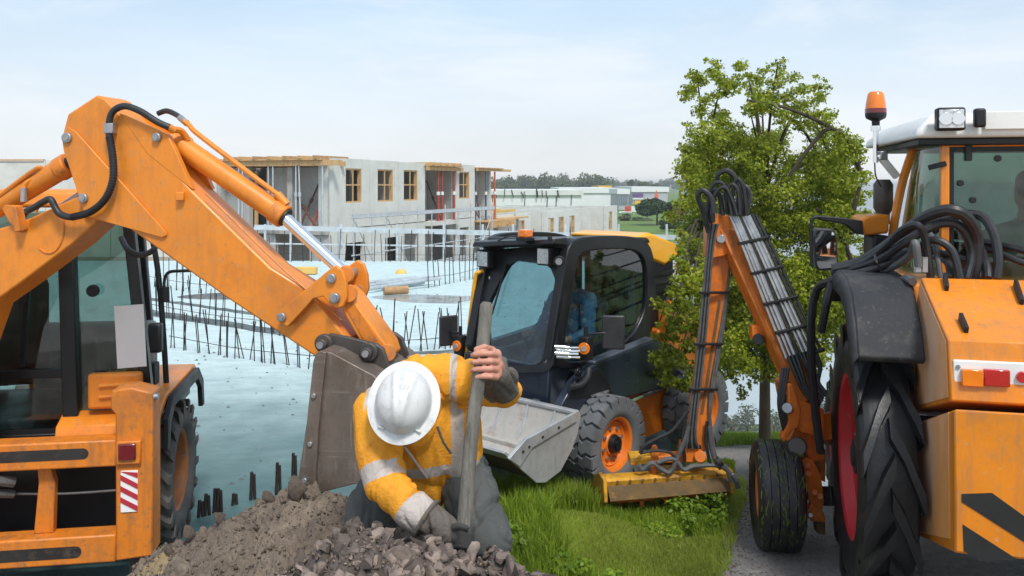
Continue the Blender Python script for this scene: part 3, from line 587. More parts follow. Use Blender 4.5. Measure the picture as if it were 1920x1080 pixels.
s1 = shed('far_deck', 905, 1090, 366, 385, 120, 25, 'shed_white', 'pale flat roofed concrete deck far behind the low wall row', 'concrete_pale')
for k in range(16): x_ = -4+13*random.random(); MB().cyl((x_, 119.6, .8), (x_+random.uniform(-.4, .4), 119.6, 1.6+random.random()*.5), .06, n=5).build('starter_bar', 'rebar_steel', s1)
s2 = shed('far_hall', 1050, 1150, 362, 378, 190, 40, 'shed_white', 'long white flat hall on the far plain, left of the grey shop'); 
s2b = shed('far_workshop', 1160, 1178, 364, 385, 170, 14, 'shed_grey', 'small grey glazed hall right of the long white hall', 'shed_white')
for k in range(5): q = P(1161+3.4*k, 368, 169.9); MB().bb(q.x, q.x+.25, 169.85, 169.99, -1.4, .3).build('window', 'glass_far', s2b)
s3 = shed('far_shop', 1186, 1252, 360, 384, 230, 40, 'shed_grey', 'grey shop building with purple sign and yellow entrance on the far plain', 'shed_white')
for (a, b, c, d, nm, mt) in ((1186, 1206, 363, 370, 'sign_panel', 'sign_purple'), (1190, 1202, 376, 384, 'entrance', 'sign_yellow'), (1210, 1228, 372, 377, 'facade_band', 'shed_tan'), (1186, 1206, 371, 374, 'sign_lettering_band', 'shed_white')):
    q0 = P(a, c, 229.8); q1 = P(b, d, 229.8); MB().bb(q0.x, q1.x, 229.7, 229.95, q1.z, q0.z).build(nm, mt, s3)
for k in range(6): q = P(1209+6.5*k, 379, 229.8); MB().bb(q.x, q.x+.6, 229.75, 229.96, q.z-1.0, q.z).build('window', 'glass_far', s3)
shed('far_yellow_hall', 1124, 1146, 358, 364, 330, 30, 'sign_yellow', 'yellow roofed hall on the far plain before the wood', 'sign_yellow'); shed('far_tan_hall', 1100, 1130, 361, 366, 300, 30, 'shed_tan', 'tan low hall beside the yellow roofed hall')
q = P(1231, 384, 215); t = thing('spire_sign', 'tall orange pointed sign pylon in front of the grey shop', 'sign', q); m = MB(); m.prism([q+Vector(v) for v in ((-.45, 0, -1), (.45, 0, -1), (.42, 0, 2.2), (0, 0, 3.7), (-.42, 0, 2.2))], Vector((0, .5, 0))); m.build('sign_body', 'sign_orange', t); MB().bb(q.x-.25, q.x+.25, 214.9, 214.98, q.z+.2, q.z+.7).build('sign_mark', 'shed_white', t)
for px, lbn in ((1177, 'red flag panel on a pole, left of the white one'), (1189, 'white flag panel on a pole beside the dark bush')):
    q = P(px, 398, 140); t = thing('roadside_sign', lbn, 'sign', q); MB().cyl(q+Vector((0, .1, -1.0)), q+Vector((0, .1, 1.0)), .05, n=6).build('pole', 'galvanised', t); MB().bb(q.x-.45, q.x+.45, 139.95, 140.05, q.z+.1, q.z+1.0).build('panel', 'sign_red' if px < 1180 else 'shed_white', t)
# small parked car, side on
q = P(1176, 412, 150); t = thing('parked_car', 'tiny white parked car on the far plain left of the dark bush', 'car', q)
m = MB(); m.prism([q+Vector(v) for v in ((-2, 0, .25), (2, 0, .25), (2, 0, .75), (1.3, 0, .85), (.7, 0, 1.4), (-1.1, 0, 1.4), (-1.8, 0, .9), (-2, 0, .8))], Vector((0, 1.6, 0))); m.build('body', 'shed_white', t, bevel=.05)
m = MB(); m.prism([q+Vector(v)+Vector((0, -.01, 0)) for v in ((-1.4, 0, .88), (1.05, 0, .88), (.65, 0, 1.3), (-1.0, 0, 1.3))], Vector((0, .02, 0))); m.build('side_window', 'glass_far', t)
for x_ in (-1.25, 1.25): MB().cyl(q+Vector((x_, -.05, .32)), q+Vector((x_, .15, .32)), .32, n=14).build('wheel', 'rubber', t)
# lattice pylons
for px, py, D, lbn in ((1061, 363, 620, 'thin grey lattice power pylon above the far wood'), (1155, 350, 900, 'fainter distant power pylon right of the wood')):
    q = P(px, py, D); q.z = -3; H = 2.72+(345-(322 if px < 1100 else 332))/FPX*D+3; t = thing('power_pylon', lbn, 'pylon', q); w0 = H*.13
    for sx in (-1, 1):
        for sy in (-1, 1): MB().cyl(q+Vector((sx*w0, sy*w0, 0)), q+Vector((sx*.25, sy*.25, H)), .16, .1, n=4).build('leg', 'galvanised', t)
    for k in range(7):
        z0, z1 = H*k/7, H*(k+1)/7; a0, a1 = w0*(1-k/7)+.2, w0*(1-(k+1)/7)+.2
        MB().cyl(q+Vector((-a0, -a0, z0)), q+Vector((a1, -a1, z1)), .1, n=4).cyl(q+Vector((a0, -a0, z0)), q+Vector((-a1, -a1, z1)), .1, n=4).build('lattice', 'galvanised', t)
    for zz in (.78, .92): MB().bar(q+Vector((-H*.16, 0, H*zz)), q+Vector((H*.16, 0, H*zz)), .3, .3).build('crossarm', 'galvanised', t)
# far formwork deck with yellow timber beams, right of the skid steer's roof
q0 = P(1165, 452, 48); fd = thing('formwork_deck', 'grey formwork deck carrying yellow timber beams behind the skid steer roof', 'deck', (8, 48, -2.4))
MB().bb(5.2, 8.3, 42, 62, -2.4, -.75).build('deck_slab', 'concrete_pale', fd)
for k in range(9):
    x_ = 5.3+.32*k; t = tag(MB().bar((x_, 42.5+.3*(k % 3), -.66), (x_+.4, 50+.9*(k % 4), -.66), .16, .18).build('timber_beam', 'timber_yellow' if k % 3 else 'timber'), 'yellow formwork timber lying on the grey deck behind the skid steer', 'timber', 'yellow timbers on the formwork deck')
for k in range(4): tag(MB().bar((5.4+.1*k, 44+2.4*k, -.48), (8.2, 43.4+2.4*k, -.48), .12, .14).build('timber_beam', 'timber_old'), 'brown cross timber lying over the yellow timbers on the formwork deck', 'timber', 'cross timbers on the formwork deck')
# loose things on the deck
q = G(722, 545, .02)
for k in range(9):
    wh = ('leftmost', 'second', 'third', 'fourth', 'middle', 'sixth', 'seventh', 'eighth', 'rightmost')[k]
    a = q+Vector((-.75+.11*k, -.5+.30*(k % 4), .05+.07*(k % 3))); b = a+Vector((.95+.12*(k % 3), 1.5-.2*(k % 4), .02)); tag(MB().cyl(a, b, .045, n=8).build('scaffold_tube', 'galvanised'), wh+(' of the' if k in (0, 4, 8) else ' from the left of the')+' grey steel tubes stacked on the deck', 'tube', 'stacked steel tubes on the deck')
a = G(720, 553, .02)+Vector((0, 0, .1)); tag(MB().cyl(a, a+Vector((.55, .25, 0)), .1, n=12).build('timber_log', 'timber_old'), 'short brown timber log beside the stack of steel tubes', 'log')
a = G(556, 514, .02)+Vector((0, 0, .12)); tag(MB().bar(a, a+Vector((.62, -.1, 0)), .25, .2).build('timber_block', 'timber_yellow', bevel=.01), 'yellow timber block lying on the deck behind the dipper arm', 'timber')
a = G(752, 513, .02); m = MB(); m.lathe([(.17, 0), (.16, .06), (.11, .12), (.0, .14)], a, (0, 0, 1), 14); tag(m.build('site_helmet', 'timber_yellow'), 'small yellow cap lying alone on the pale deck near the guard rail', 'cap')

# ------------------------------------------------------------------ foliage helpers
def leafcloud(cl, per, size, seed=0, flat=.5, shell=.55):
    rg = np.random.default_rng(seed); Vs = []
    cl = np.asarray(cl, float); vol = (cl[:, 3]*cl[:, 4]*cl[:, 5])**(2/3.); cnt = np.maximum(6, (per*vol/vol.mean())).astype(int)
    C0 = np.repeat(cl[:, :3], cnt, 0); Rr = np.repeat(cl[:, 3:6], cnt, 0); n = len(C0)
    d = rg.normal(size=(n, 3)); d /= np.linalg.norm(d, axis=1)[:, None]; r = (shell+(1-shell)*rg.random(n))*np.where(rg.random(n) < .25, rg.random(n), 1)
    p = C0+d*Rr*r[:, None]
    nrm = d*.6+rg.normal(size=(n, 3))*.7+np.array([0, -.15, flat]); nrm /= np.linalg.norm(nrm, axis=1)[:, None]
    a = np.cross(nrm, rg.normal(size=(n, 3))); a /= np.linalg.norm(a, axis=1)[:, None]; b = np.cross(nrm, a)
    s = size*(.6+.8*rg.random(n))[:, None]
    V = np.stack([p-a*s*.55, p-b*s*.36+nrm*s*.1, p+a*s*.6, p+b*s*.36+nrm*s*.1], 1).reshape(-1, 3)
    return V, np.arange(4*n).reshape(n, 4)
leafmat('leaf_far', (.075, .10, .045), (.10, .13, .055), (.13, .15, .07), .2, .8)
leafmat('leaf_dark', (.018, .045, .014), (.03, .07, .02), (.055, .10, .03), .2, .6)
leafmat('leaf_red', (.16, .05, .035), (.22, .08, .05), (.28, .14, .07), .2, .6)
leafmat('leaf_main', (.12, .18, .012), (.27, .335, .020), (.46, .47, .05), .5, .5)
rd = random.Random(21)
def wood(px0, px1, D, n, hmin, hmax, zb, size, per, seed, mt='leaf_far', wf=.9):
    cl = []
    for k in range(n):
        px = px0+(px1-px0)*(k+rd.uniform(-.4, .4))/n; d = D*rd.uniform(.93, 1.1); h = rd.uniform(hmin, hmax); x = (px-960)/FPX*d
        for j in range(5): cl.append((x+rd.uniform(-.4, .4)*h*wf, d+rd.uniform(-.4, .4)*h, zb+h*rd.uniform(.3, .75), h*.3*wf, h*.3, h*rd.uniform(.2, .3)))
    return leafcloud(cl, per, size, seed)
V, F = wood(925, 1140, 420, 26, 7, 12.5, -3.2, 1.1, 70, 1); tag(npmesh('far_wood', V, F, 'leaf_far'), 'hazy green wood along the horizon behind the concrete walls', 'wood', kind='stuff')
V, F = wood(850, 1300, 800, 40, 8, 13, -3.2, 2.0, 40, 2); tag(npmesh('distant_wood', V, F, 'leaf_far'), 'faint line of trees on the far horizon', 'wood', kind='stuff')
def far_tree(px, py_top, py_bot, D, wpx, label, mt='leaf_far', per=130, size=.8, seed=3, cat='tree', name='far_tree', group=None):
    b = P(px, py_bot, D); H = (py_bot-py_top)/FPX*D; W = wpx/FPX*D/2; t = thing(name, label, cat, b, 0, group); rr = random.Random(seed); cl = []
    for j in range(16): cl.append((b.x+rr.uniform(-.75, .75)*W, b.y+rr.uniform(-.6, .6)*W, b.z+H*rr.uniform(.25, .85), W*rr.uniform(.25, .42), W*.35, H*rr.uniform(.12, .2)))
    V, F = leafcloud(cl, per, size, seed); npmesh('crown', V, F, mt, t); MB().cyl(b+Vector((0, 0, -1.0)), b+Vector((0, 0, H*.5)), W*.08, W*.03, n=7).build('trunk', 'bark', t); return t
far_tree(1183, 337, 357, 380, 16, 'round far tree on the skyline, leftmost of three', seed=4, size=.9); far_tree(1206, 340, 357, 420, 24, 'broad far tree on the skyline, middle of three', seed=5, size=.9); far_tree(1228, 343, 358, 460, 22, 'low far tree on the skyline, rightmost of three next to the big tree', seed=6, size=.9)
far_tree(1232, 371, 424, 105, 78, 'dark green round bush on the plain left of the big tree', 'leaf_dark', 420, .28, 7, 'bush', 'round_bush'); far_tree(1272, 385, 425, 98, 34, 'reddish leaved bush between the dark bush and the big tree', 'leaf_red', 160, .24, 8, 'bush', 'red_bush'); far_tree(1255, 412, 432, 92, 40, 'low green shrub in front of the dark round bush', 'leaf_dark', 160, .22, 9, 'bush', 'low_shrub'); far_tree(1190, 402, 424, 118, 70, 'low pale scrub left of the dark round bush', 'leaf_far', 200, .26, 10, 'bush', 'low_scrub')
# valley: farmhouse, second roof, trees behind, posts
def house(px0, px1, D, zb, h, label, roofmt, name='farmhouse'):
    a = (px0-960)/FPX*D; b = (px1-960)/FPX*D; t = thing(name, label, 'house', (a, D, zb)); dp = 9
    MB().bb(a, b, D, D+dp, zb, zb+h*.5).build('wall', 'shed_tan', t); m = MB(); m.prism([(b+.4, D-.5, zb+h*.5), (b+.4, D+dp+.5, zb+h*.5), (b-1.6, D+dp/2, zb+h)], [(a-.4, D-.5, zb+h*.5), (a-.4, D+dp+.5, zb+h*.5), (a+.3, D+dp/2, zb+h)]) if False else m.add([(a-.4, D-.5, zb+h*.48), (b+.4, D-.5, zb+h*.48), (b+.4, D+dp+.5, zb+h*.48), (a-.4, D+dp+.5, zb+h*.48), (a-.2, D+dp/2, zb+h), (b-2.5, D+dp/2, zb+h)], [(0, 1, 5, 4), (1, 2, 5), (2, 3, 4, 5), (3, 0, 4), (0, 3, 2, 1)]); m.build('roof', roofmt, t)
    for k in range(3): x_ = a+(b-a)*(.2+.3*k); MB().bb(x_-.5, x_+.5, D-.06, D+.02, zb+h*.18, zb+h*.38).build('window', 'glass_far', t)
mat('roof_tile', (.36, .26, .19), .8, var=.15, vscale=.8); mat('roof_slate', (.17, .20, .25), .7, var=.1, vscale=.5)
house(1346, 1404, 300, -95.2, 8.6, 'farmhouse with pale brown tiled roof in the valley between the tree trunks', 'roof_tile'); house(1412, 1452, 312, -97, 8.0, 'low barn with blue grey roof behind the nearer trunk', 'roof_slate', 'barn')
V, F = wood(1300, 1560, 330, 26, 9, 15, -98, 1.0, 70, 12); tag(npmesh('valley_wood', V, F, 'leaf_far'), 'pale green tree line behind the farmhouse in the valley', 'wood', kind='stuff')
for px, D, wh in ((1373, 38, 'leftmost'), (1402, 36, 'second'), (1452, 37, 'third'), (1478, 38, 'rightmost')):
    x_ = (px-960)/FPX*D; z_ = float(terrain_z(x_, D)); tag(MB().cyl((x_, D, z_-.1), (x_, D, z_+.55), .04, n=6).build('fence_post', 'bark'), wh+' of the thin wooden fence posts in the field before the farmhouse', 'post', 'fence posts in the field')
# ------------------------------------------------------------------ wheels
def lug(m, path, dth, r0, r1, k1=.72, mi=0):
    V = []; F_ = []
    for th, h, f in path:
        for rr, kk in ((r0, 1.0), (r1, k1)):
            for s in (-1, 1): a = th+s*dth*f*kk; V.append((h, rr*math.cos(a), rr*math.sin(a)))
    n = len(path)
    for i in range(n-1):
        a = 4*i; b = a+4; F_ += [(a+2, a+3, b+3, b+2), (a, a+2, b+2, b), (a+3, a+1, b+1, b+3)]
    F_ += [(0, 1, 3, 2), (4*(n-1)+1, 4*(n-1), 4*(n-1)+2, 4*(n-1)+3)]
    return m.add(V, F_, mi)
def tyre_mb(Rt, W, rim, style, nl=20, lh=.04):
    m = MB(); h = W/2; base = Rt-(lh if style != 'rib' else 0)
    prof = [(rim-.01, -.72*h), (rim+.012, -.86*h), (rim+.25*(Rt-rim), -.99*h), (rim+.55*(Rt-rim), -1.0*h), (base-.045, -.95*h), (base-.012, -.82*h), (base, -.6*h)]
    if style == 'rib':
        gs = [-.6, -.36, -.12, .12, .36, .6]; prof = prof[:-1]
        for k, g in enumerate((-.52, -.18, .18, .52)): prof += [(base, (g-.13)*h), (base, (g-.02)*h), (base-.022, (g-.015)*h), (base-.022, (g+.015)*h), (base, (g+.02)*h), (base, (g+.13)*h)]
        prof += [(base-.012, .82*h), (base-.045, .95*h), (rim+.55*(Rt-rim), 1.0*h), (rim+.25*(Rt-rim), .99*h), (rim+.012, .86*h), (rim-.01, .72*h)]
    else: prof += [(r, -q) for r, q in reversed(prof)]
    n = 56; V = []; F_ = []
    for r, hh in prof:
        for k in range(n): t = 2*math.pi*k/n; V.append((hh, r*math.cos(t), r*math.sin(t)))
    for i in range(len(prof)-1):
        for k in range(n): F_.append((i*n+k, i*n+(k+1) % n, (i+1)*n+(k+1) % n, (i+1)*n+k))
    m.add(V, F_)
    for k in range(nl if style != 'rib' else 0):
        t = 2*math.pi*k/nl; dt = 2*math.pi/nl
        if style == 'ag':
            for s in (-1, 1):
                o = t+(dt/2 if s > 0 else 0)
                lug(m, [(o, s*-.06*h, 1.0), (o+.32*dt, s*.35*h, 1.0), (o+.82*dt, s*.80*h, 1.0), (o+1.0*dt, s*.97*h, 1.1)], dt*.19, base-.01, Rt)
                lug(m, [(o+1.0*dt, s*.955*h, 1.1), (o+1.05*dt, s*1.012*h, 1.1)], dt*.19, base-.09, Rt-.012)
        elif style == 'block':
            for s in (-1, 1):
                o = t+(dt/2 if s > 0 else 0)
                lug(m, [(o, s*.03*h, .9), (o+.22*dt, s*.30*h, 1.0), (o-.02*dt, s*.58*h, 1.05), (o+.1*dt, s*.97*h, 1.1)], dt*.40, base-.008, Rt, .86)
                lug(m, [(o+.1*dt, s*.955*h, 1.1), (o+.1*dt, s*1.008*h, 1.05)], dt*.40, base-.07, Rt-.008, .9)
    return m
def wheel(root, M, Rt, W, rim, style, tmat, rmat, nl=20, lh=.04, dish=.35, side=1, hub=.1, bolts=8, hubmat='black_paint', world=False):
    t = tyre_mb(Rt, W, rim, style, nl, lh).xf(M).build('tyre', tmat, root, world=world, ang=32)
    m = MB(); h = W/2*.8; d = h*(1-2*dish)*side; prof = [(rim+.012, side*h), (rim, side*h*1.02), (rim-.02, side*h*.92), (rim-.035, side*h*.5), (rim-.045, d+.02*side), (rim*.72, d), (rim*.45, d+.015*side), (hub*1.15, d+.03*side), (.001, d+.03*side)]
    n = 40; V = []; F_ = []
    for r, hh in prof:
        for k in range(n): a = 2*math.pi*k/n; V.append((hh, r*math.cos(a), r*math.sin(a)))
    for i in range(len(prof)-1):
        for k in range(n): F_.append((i*n+k, i*n+(k+1) % n, (i+1)*n+(k+1) % n, (i+1)*n+k))
    m.add(V, F_)
    prof2 = [(rim+.012, -side*h), (rim-.02, -side*h*.9), (rim-.05, d-.03*side), (.001, d-.03*side)]; V = []; F_ = []
    for r, hh in prof2:
        for k in range(n): a = 2*math.pi*k/n; V.append((hh, r*math.cos(a), r*math.sin(a)))
    for i in range(3):
        for k in range(n): F_.append((i*n+k, i*n+(k+1) % n, (i+1)*n+(k+1) % n, (i+1)*n+k))
    m.add(V, F_); r = m.xf(M).build('rim', rmat, t, world=world)
    m = MB(); m.cyl((d+.028*side, 0, 0), (d+.075*side, 0, 0), hub, hub*.8, n=20); m.cyl((d+.07*side, 0, 0), (d+.09*side, 0, 0), hub*.5, n=12); m.xf(M).build('hub', hubmat, t, world=world)
    for k in range(bolts):
        a = 2*math.pi*(k+.3)/bolts; q = Vector((d, rim*.58*math.cos(a), rim*.58*math.sin(a))); MB().cyl(q, q+Vector((.03*side, 0, 0)), .016, n=6).xf(M).build('bolt', 'pin_steel', t, world=world)
    return t
T = Matrix.Translation

# ------------------------------------------------------------------ backhoe
BH = 9.0
bk = thing('backhoe_loader', 'orange backhoe loader with raised arm and brown digging bucket at the left', 'backhoe', (-3.43, 5.43, 0), R(BH))
def KB(m, name, mt, bevel=.006, par=None, **k): return m.build(name, mt, par or bk, bevel=bevel, world=False, **k)
# chassis, in the machine's own axes (x right, y forward)
def ybox(x0, x1, y0, y1, z0, z1): return MB().bb(x0, x1, y0, y1, z0, z1)
top_bar = KB(ybox(-.868, .868, -.03, .13, .886, 1.06), 'rear_cross_beam', 'backhoe_orange_worn', .012)
low_bar = KB(ybox(-.868, .868, -.04, .13, .27, .45), 'lower_cross_beam', 'backhoe_orange_worn', .012)
def slot(x0, x1, z0, z1, y, par):
    n = 8; r = (z1-z0)/2; pts = [(x1-r+r*math.sin(math.pi*k/n), y, (z0+z1)/2+r*math.cos(math.pi*k/n)) for k in range(n+1)]+[(x0+r-r*math.sin(math.pi*k/n), y, (z0+z1)/2-r*math.cos(math.pi*k/n)) for k in range(n+1)]
    m = MB(); m.prism(pts, Vector((0, .01, 0))); return KB(m, 'guide_slot', 'dark_steel', 0, par)
slot(-.6, .70, .945, 1.015, -.033, top_bar); slot(-.6, .66, .315, .39, -.043, low_bar)
for s in (-1, 1):
    m = MB(); m.prism([(s*.87, -.05, .28), (s*1.10, -.05, .30), (s*1.10, -.05, 1.36), (s*.97, -.05, 1.40), (s*.845, -.05, 1.385), (s*.835, -.05, 1.27), (s*.868, -.05, 1.23)], Vector((0, .20, 0))); po = KB(m, 'stabiliser_post', 'backhoe_orange_worn', .012)
    KB(MB().box((s*.955, -.065, .985), (.15, .03, .15)), 'lamp_housing', 'backhoe_orange_worn', .008, po)
    KB(MB().box((s*.950, -.086, .995), (.108, .022, .105)), 'tail_lamp', 'lens_dark_red', .008, po)
    pl = KB(MB().box((s*.955, -.054, .73), (.105, .008, .268)), 'marker_plate', 'plate_white', .002, po)
    for k in range(4):
        z = .60+.072*k; m = MB(); x0, x1 = s*.955-.0525, s*.955+.0525
        zz = [(x0, z+.063), (x1, z+.0), (x1, z+.034), (x0, z+.097)]; zz = [(a, min(max(b, .597), .863)) for a, b in zz]
        m.prism([(a, -.0625, b) for a, b in zz], Vector((0, .004, 0))); KB(m, 'red_stripe', 'plate_red', 0, pl)
    KB(MB().cyl((s*1.0, -.02, 1.33), (s*1.125, -.02, 1.33), .022, n=12), 'post_pin', 'pin_steel', 0, po)
    # fender
    m = MB(); xs = sorted((s*.42, s*1.06)); prof = [(.16, .98), (.20, 1.10), (.48, 1.225), (1.45, 1.24), (1.62, 1.12), (1.62, 1.07), (1.43, 1.19), (.50, 1.175), (.25, 1.06), (.21, .98)]
    m.prism([(xs[0], a, b) for a, b in prof], Vector((xs[1]-xs[0], 0, 0))); fe = KB(m, 'fender', 'backhoe_orange', .01)
    m = MB(); xs = sorted((s*1.062, s*1.10)); prof = [(.34, .86), (.36, 1.08), (.52, 1.20), (1.42, 1.215), (1.60, 1.08), (1.64, .86), (1.56, .86), (1.52, 1.03), (1.38, 1.13), (.58, 1.12), (.46, 1.03), (.42, .86)]
    m.prism([(xs[0], a, b) for a, b in prof], Vector((xs[1]-xs[0], 0, 0))); KB(m, 'fender_lip', 'black_plastic', .006, fe)
    wheel(bk, T((s*.875, 1.0, .52)), .53, .40, .30, 'ag', 'rubber_dusty', 'rim_brown', 18, .04, .42, s, .1)
    wheel(bk, T((s*.50, 2.25, .40)), .40, .28, .22, 'ag', 'rubber_dusty', 'rim_brown', 16, .03, .35, s, .07)
KB(ybox(-.866, .866, .34, .36, .30, 1.05), 'shade_sheet', 'dark_void', 0); KB(ybox(-.866, .866, .132, .34, .22, .268), 'belly_plate', 'dark_steel', 0)  # near-black sheet paints the shaded gap between the rear beams
m = MB(); m.prism([(.34, .05, .45), (.46, .05, .45), (.47, .05, .78), (.44, .05, .886), (.36, .05, .886), (.37, .05, .78)], Vector((0, .06, 0))); KB(m, 'inner_rib', 'backhoe_orange_worn', .006)
KB(MB().tube([(.12, .12, .70), (.5, .1, .685), (.86, .1, .69)], .008, n=6), 'cable', 'hose_grey', 0); KB(MB().tube([(-.1, .1, .80), (.1, .0, .83), (.22, .06, .79)], .035, n=8), 'hydraulic_hose', 'hose_grey', 0); KB(MB().tube([(-.1, .1, .72), (.08, .02, .74), (.2, .1, .70)], .028, n=8), 'hydraulic_hose', 'hose_grey', 0)
KB(ybox(-.30, .30, .4, 2.9, .35, .80), 'chassis', 'dark_steel', .01); KB(ybox(-.34, .30, 1.75, 2.9, .80, 1.22), 'hood', 'backhoe_orange', .04); KB(ybox(-.42, .42, 2.18, 2.32, .3, .45), 'front_axle', 'dark_steel', .01)
KB(ybox(-.7, .7, .95, 1.05, .42, .62), 'rear_axle', 'dark_steel', .01)
for s in (-1, 1): KB(MB().bar((s*.3, 2.6, .75), (s*.3, 3.3, .35), .09, .16), 'loader_arm', 'backhoe_orange', .01)
m = MB(); m.prism([(-1.05, 3.3, .12), (-1.05, 3.9, .10), (-1.05, 3.6, .45), (-1.05, 3.35, .70), (-1.05, 3.25, .6)], Vector((1.45, 0, 0))); KB(m, 'loader_bucket', 'bucket_steel', .01)
KB(ybox(-.30, -.02, -.22, -.04, .30, .95), 'king_post', 'backhoe_orange_worn', .02)
for s in (-1, 1): KB(ybox(s*.99-.05, s*.99+.05, .0, .1, .03, .30), 'stabiliser_leg', 'dark_steel', .004); KB(ybox(s*.99-.15, s*.99+.15, -.08, .18, .0, .032), 'stabiliser_foot', 'dark_steel', .004)
# cab
def cabx(y, z): return (.985-.11*(z-1.05)/1.0)*(1-.20*(y-.35)/1.25*1.45)
def pil(x0, y0, z0, x1, y1, z1, w=.075, name='cab_pillar', mt='black_paint'): return KB(MB().bar((x0, y0, z0), (x1, y1, z1), w, w, side=(1, 0, 0)), name, mt, .008)
for s in (-1, 1):
    pil(s*cabx(.35, 1.05), .36, 1.05, s*cabx(.35, 2.56), .40, 2.56); pil(s*cabx(1.6, 1.05), 1.6, 1.05, s*cabx(1.6, 2.56), 1.55, 2.56)
    pil(s*.49, .335, .93, s*.43, .37, 2.56, .10)
    m = MB(); m.add([(s*.535, .345, 1.10), (s*(cabx(.35, 1.1)-.04), .345, 1.10), (s*(cabx(.35, 2.5)-.04), .385, 2.52), (s*.475, .385, 2.52)], [(0, 1, 2, 3)]); KB(m, 'rear_quarter_glass', 'cab_glass', 0)
    m = MB(); m.add([(s*cabx(.42, 1.1), .42, 1.1), (s*cabx(1.55, 1.1), 1.55, 1.1), (s*cabx(1.55, 2.5), 1.52, 2.5), (s*cabx(.42, 2.5), .44, 2.5)], [(0, 1, 2, 3)]); KB(m, 'side_glass', 'cab_glass', 0)
    lo = KB(ybox(*sorted((s*.60, s*.945)), .255, .335, 1.19, 1.43), 'louvre_panel', 'backhoe_orange', .02)
    for k in range(2): KB(MB().tube([(s*.68, .25, 1.275+.075*k), (s*.91, .25, 1.285+.075*k)], .016, n=8), 'louvre_rib', 'backhoe_orange', 0, lo)
KB(ybox(-.5, .5, .33, .38, .93, 1.02), 'cab_sill', 'black_paint', .008); KB(ybox(-.99, .99, .37, 1.6, .96, 1.05), 'cab_floor', 'black_paint', .008)
KB(ybox(-.44, .44, .32, .375, 1.40, 1.46), 'window_rail', 'black_paint', .006); KB(ybox(-.015, .015, .33, .36, 1.02, 1.40), 'window_bar', 'black_paint', .004)
m = MB(); m.add([(-.43, .35, 1.03), (.43, .35, 1.03), (.42, .352, 1.40), (-.42, .352, 1.40)], [(0, 1, 2, 3)]); KB(m, 'lower_rear_glass', 'cab_glass', 0)
m = MB(); m.add([(-.42, .352, 1.46), (.42, .352, 1.46), (.40, .385, 2.52), (-.40, .385, 2.52)], [(0, 1, 2, 3)]); KB(m, 'upper_rear_glass', 'cab_glass', 0)
m = MB(); m.add([(-.66, 1.58, 1.1), (.66, 1.58, 1.1), (.58, 1.54, 2.5), (-.58, 1.54, 2.5)], [(0, 1, 2, 3)]); KB(m, 'front_glass', 'cab_glass', 0)
KB(MB().bar((.16, .345, 1.48), (.20, .37, 2.2), .03, .03), 'wiper', 'black_paint', 0); KB(MB().box((.17, .33, 1.95), (.05, .03, .08)), 'window_latch', 'black_plastic', .005)
m = MB(); m.prism([(-.92, .28, 2.56), (.92, .28, 2.56), (.74, 1.68, 2.56), (-.74, 1.68, 2.56)], [(-.88, .32, 2.68), (.88, .32, 2.68), (.70, 1.64, 2.68), (-.70, 1.64, 2.68)]); KB(m, 'cab_roof', 'backhoe_orange', .03)
KB(MB().box((.86, .325, 1.67), (.19, .008, .43), Matrix.Rotation(R(-3), 3, 'Y')), 'paper_notice', 'plate_white', 0); KB(MB().cyl((.62, .33, 1.99), (.62, .30, 1.99), .042, n=16), 'glass_knob', 'black_plastic', .006)
# cab interior
se = KB(MB().box((-.05, .95, 1.35), (.5, .5, .16)), 'seat', 'interior_dark', .04); KB(MB().box((-.05, .72, 1.72), (.48, .14, .65)), 'seat_back', 'interior_dark', .05)
KB(MB().box((.3, 1.45, 1.35), (.9, .2, .5)), 'dashboard', 'interior_grey', .04); KB(MB().box((.70, .55, 1.36), (.12, .12, .06)), 'lever_box', 'timber_yellow', .01)
for x in (.45, .55, .66): KB(MB().tube([(x, .6, 1.1), (x+.02, .58, 1.5), (x, .56, 1.62)], .016, n=6), 'control_lever', 'interior_grey', 0)
# mirror arms and exhaust rail on the right, pixel-true places at D 6.3
def q6(px, py, D=6.4): return P(px, py, D)
bk_r = MB().tube([q6(250, 436), q6(280, 440), q6(291, 475), q6(300, 545), q6(308, 650), q6(314, 760)], .022, n=8); bk_r.build('grab_rail', 'black_paint', bk)
MB().tube([q6(310, 560), q6(308, 528), q6(316, 511), q6(340, 508), q6(374, 507)], .012, n=8).build('mirror_arm', 'black_paint', bk); MB().cyl(q6(309, 566), q6(308, 538), .036, n=12).build('mirror_joint', 'black_plastic', bk)
MB().box(q6(292, 633, 6.3), (.10, .07, .22)).build('side_mirror', 'mirror_back', bk, bevel=.02); MB().box(q6(287, 700, 6.2), (.06, .1, .16)).build('indicator_lamp', 'black_plastic', bk, bevel=.01)
MB().tube([q6(228, 447, 5.7), q6(240, 468, 5.6), q6(262, 478, 5.6), q6(286, 470, 5.6), q6(297, 450, 5.7)], .02, n=8).build('hydraulic_hose', 'hose', bk)

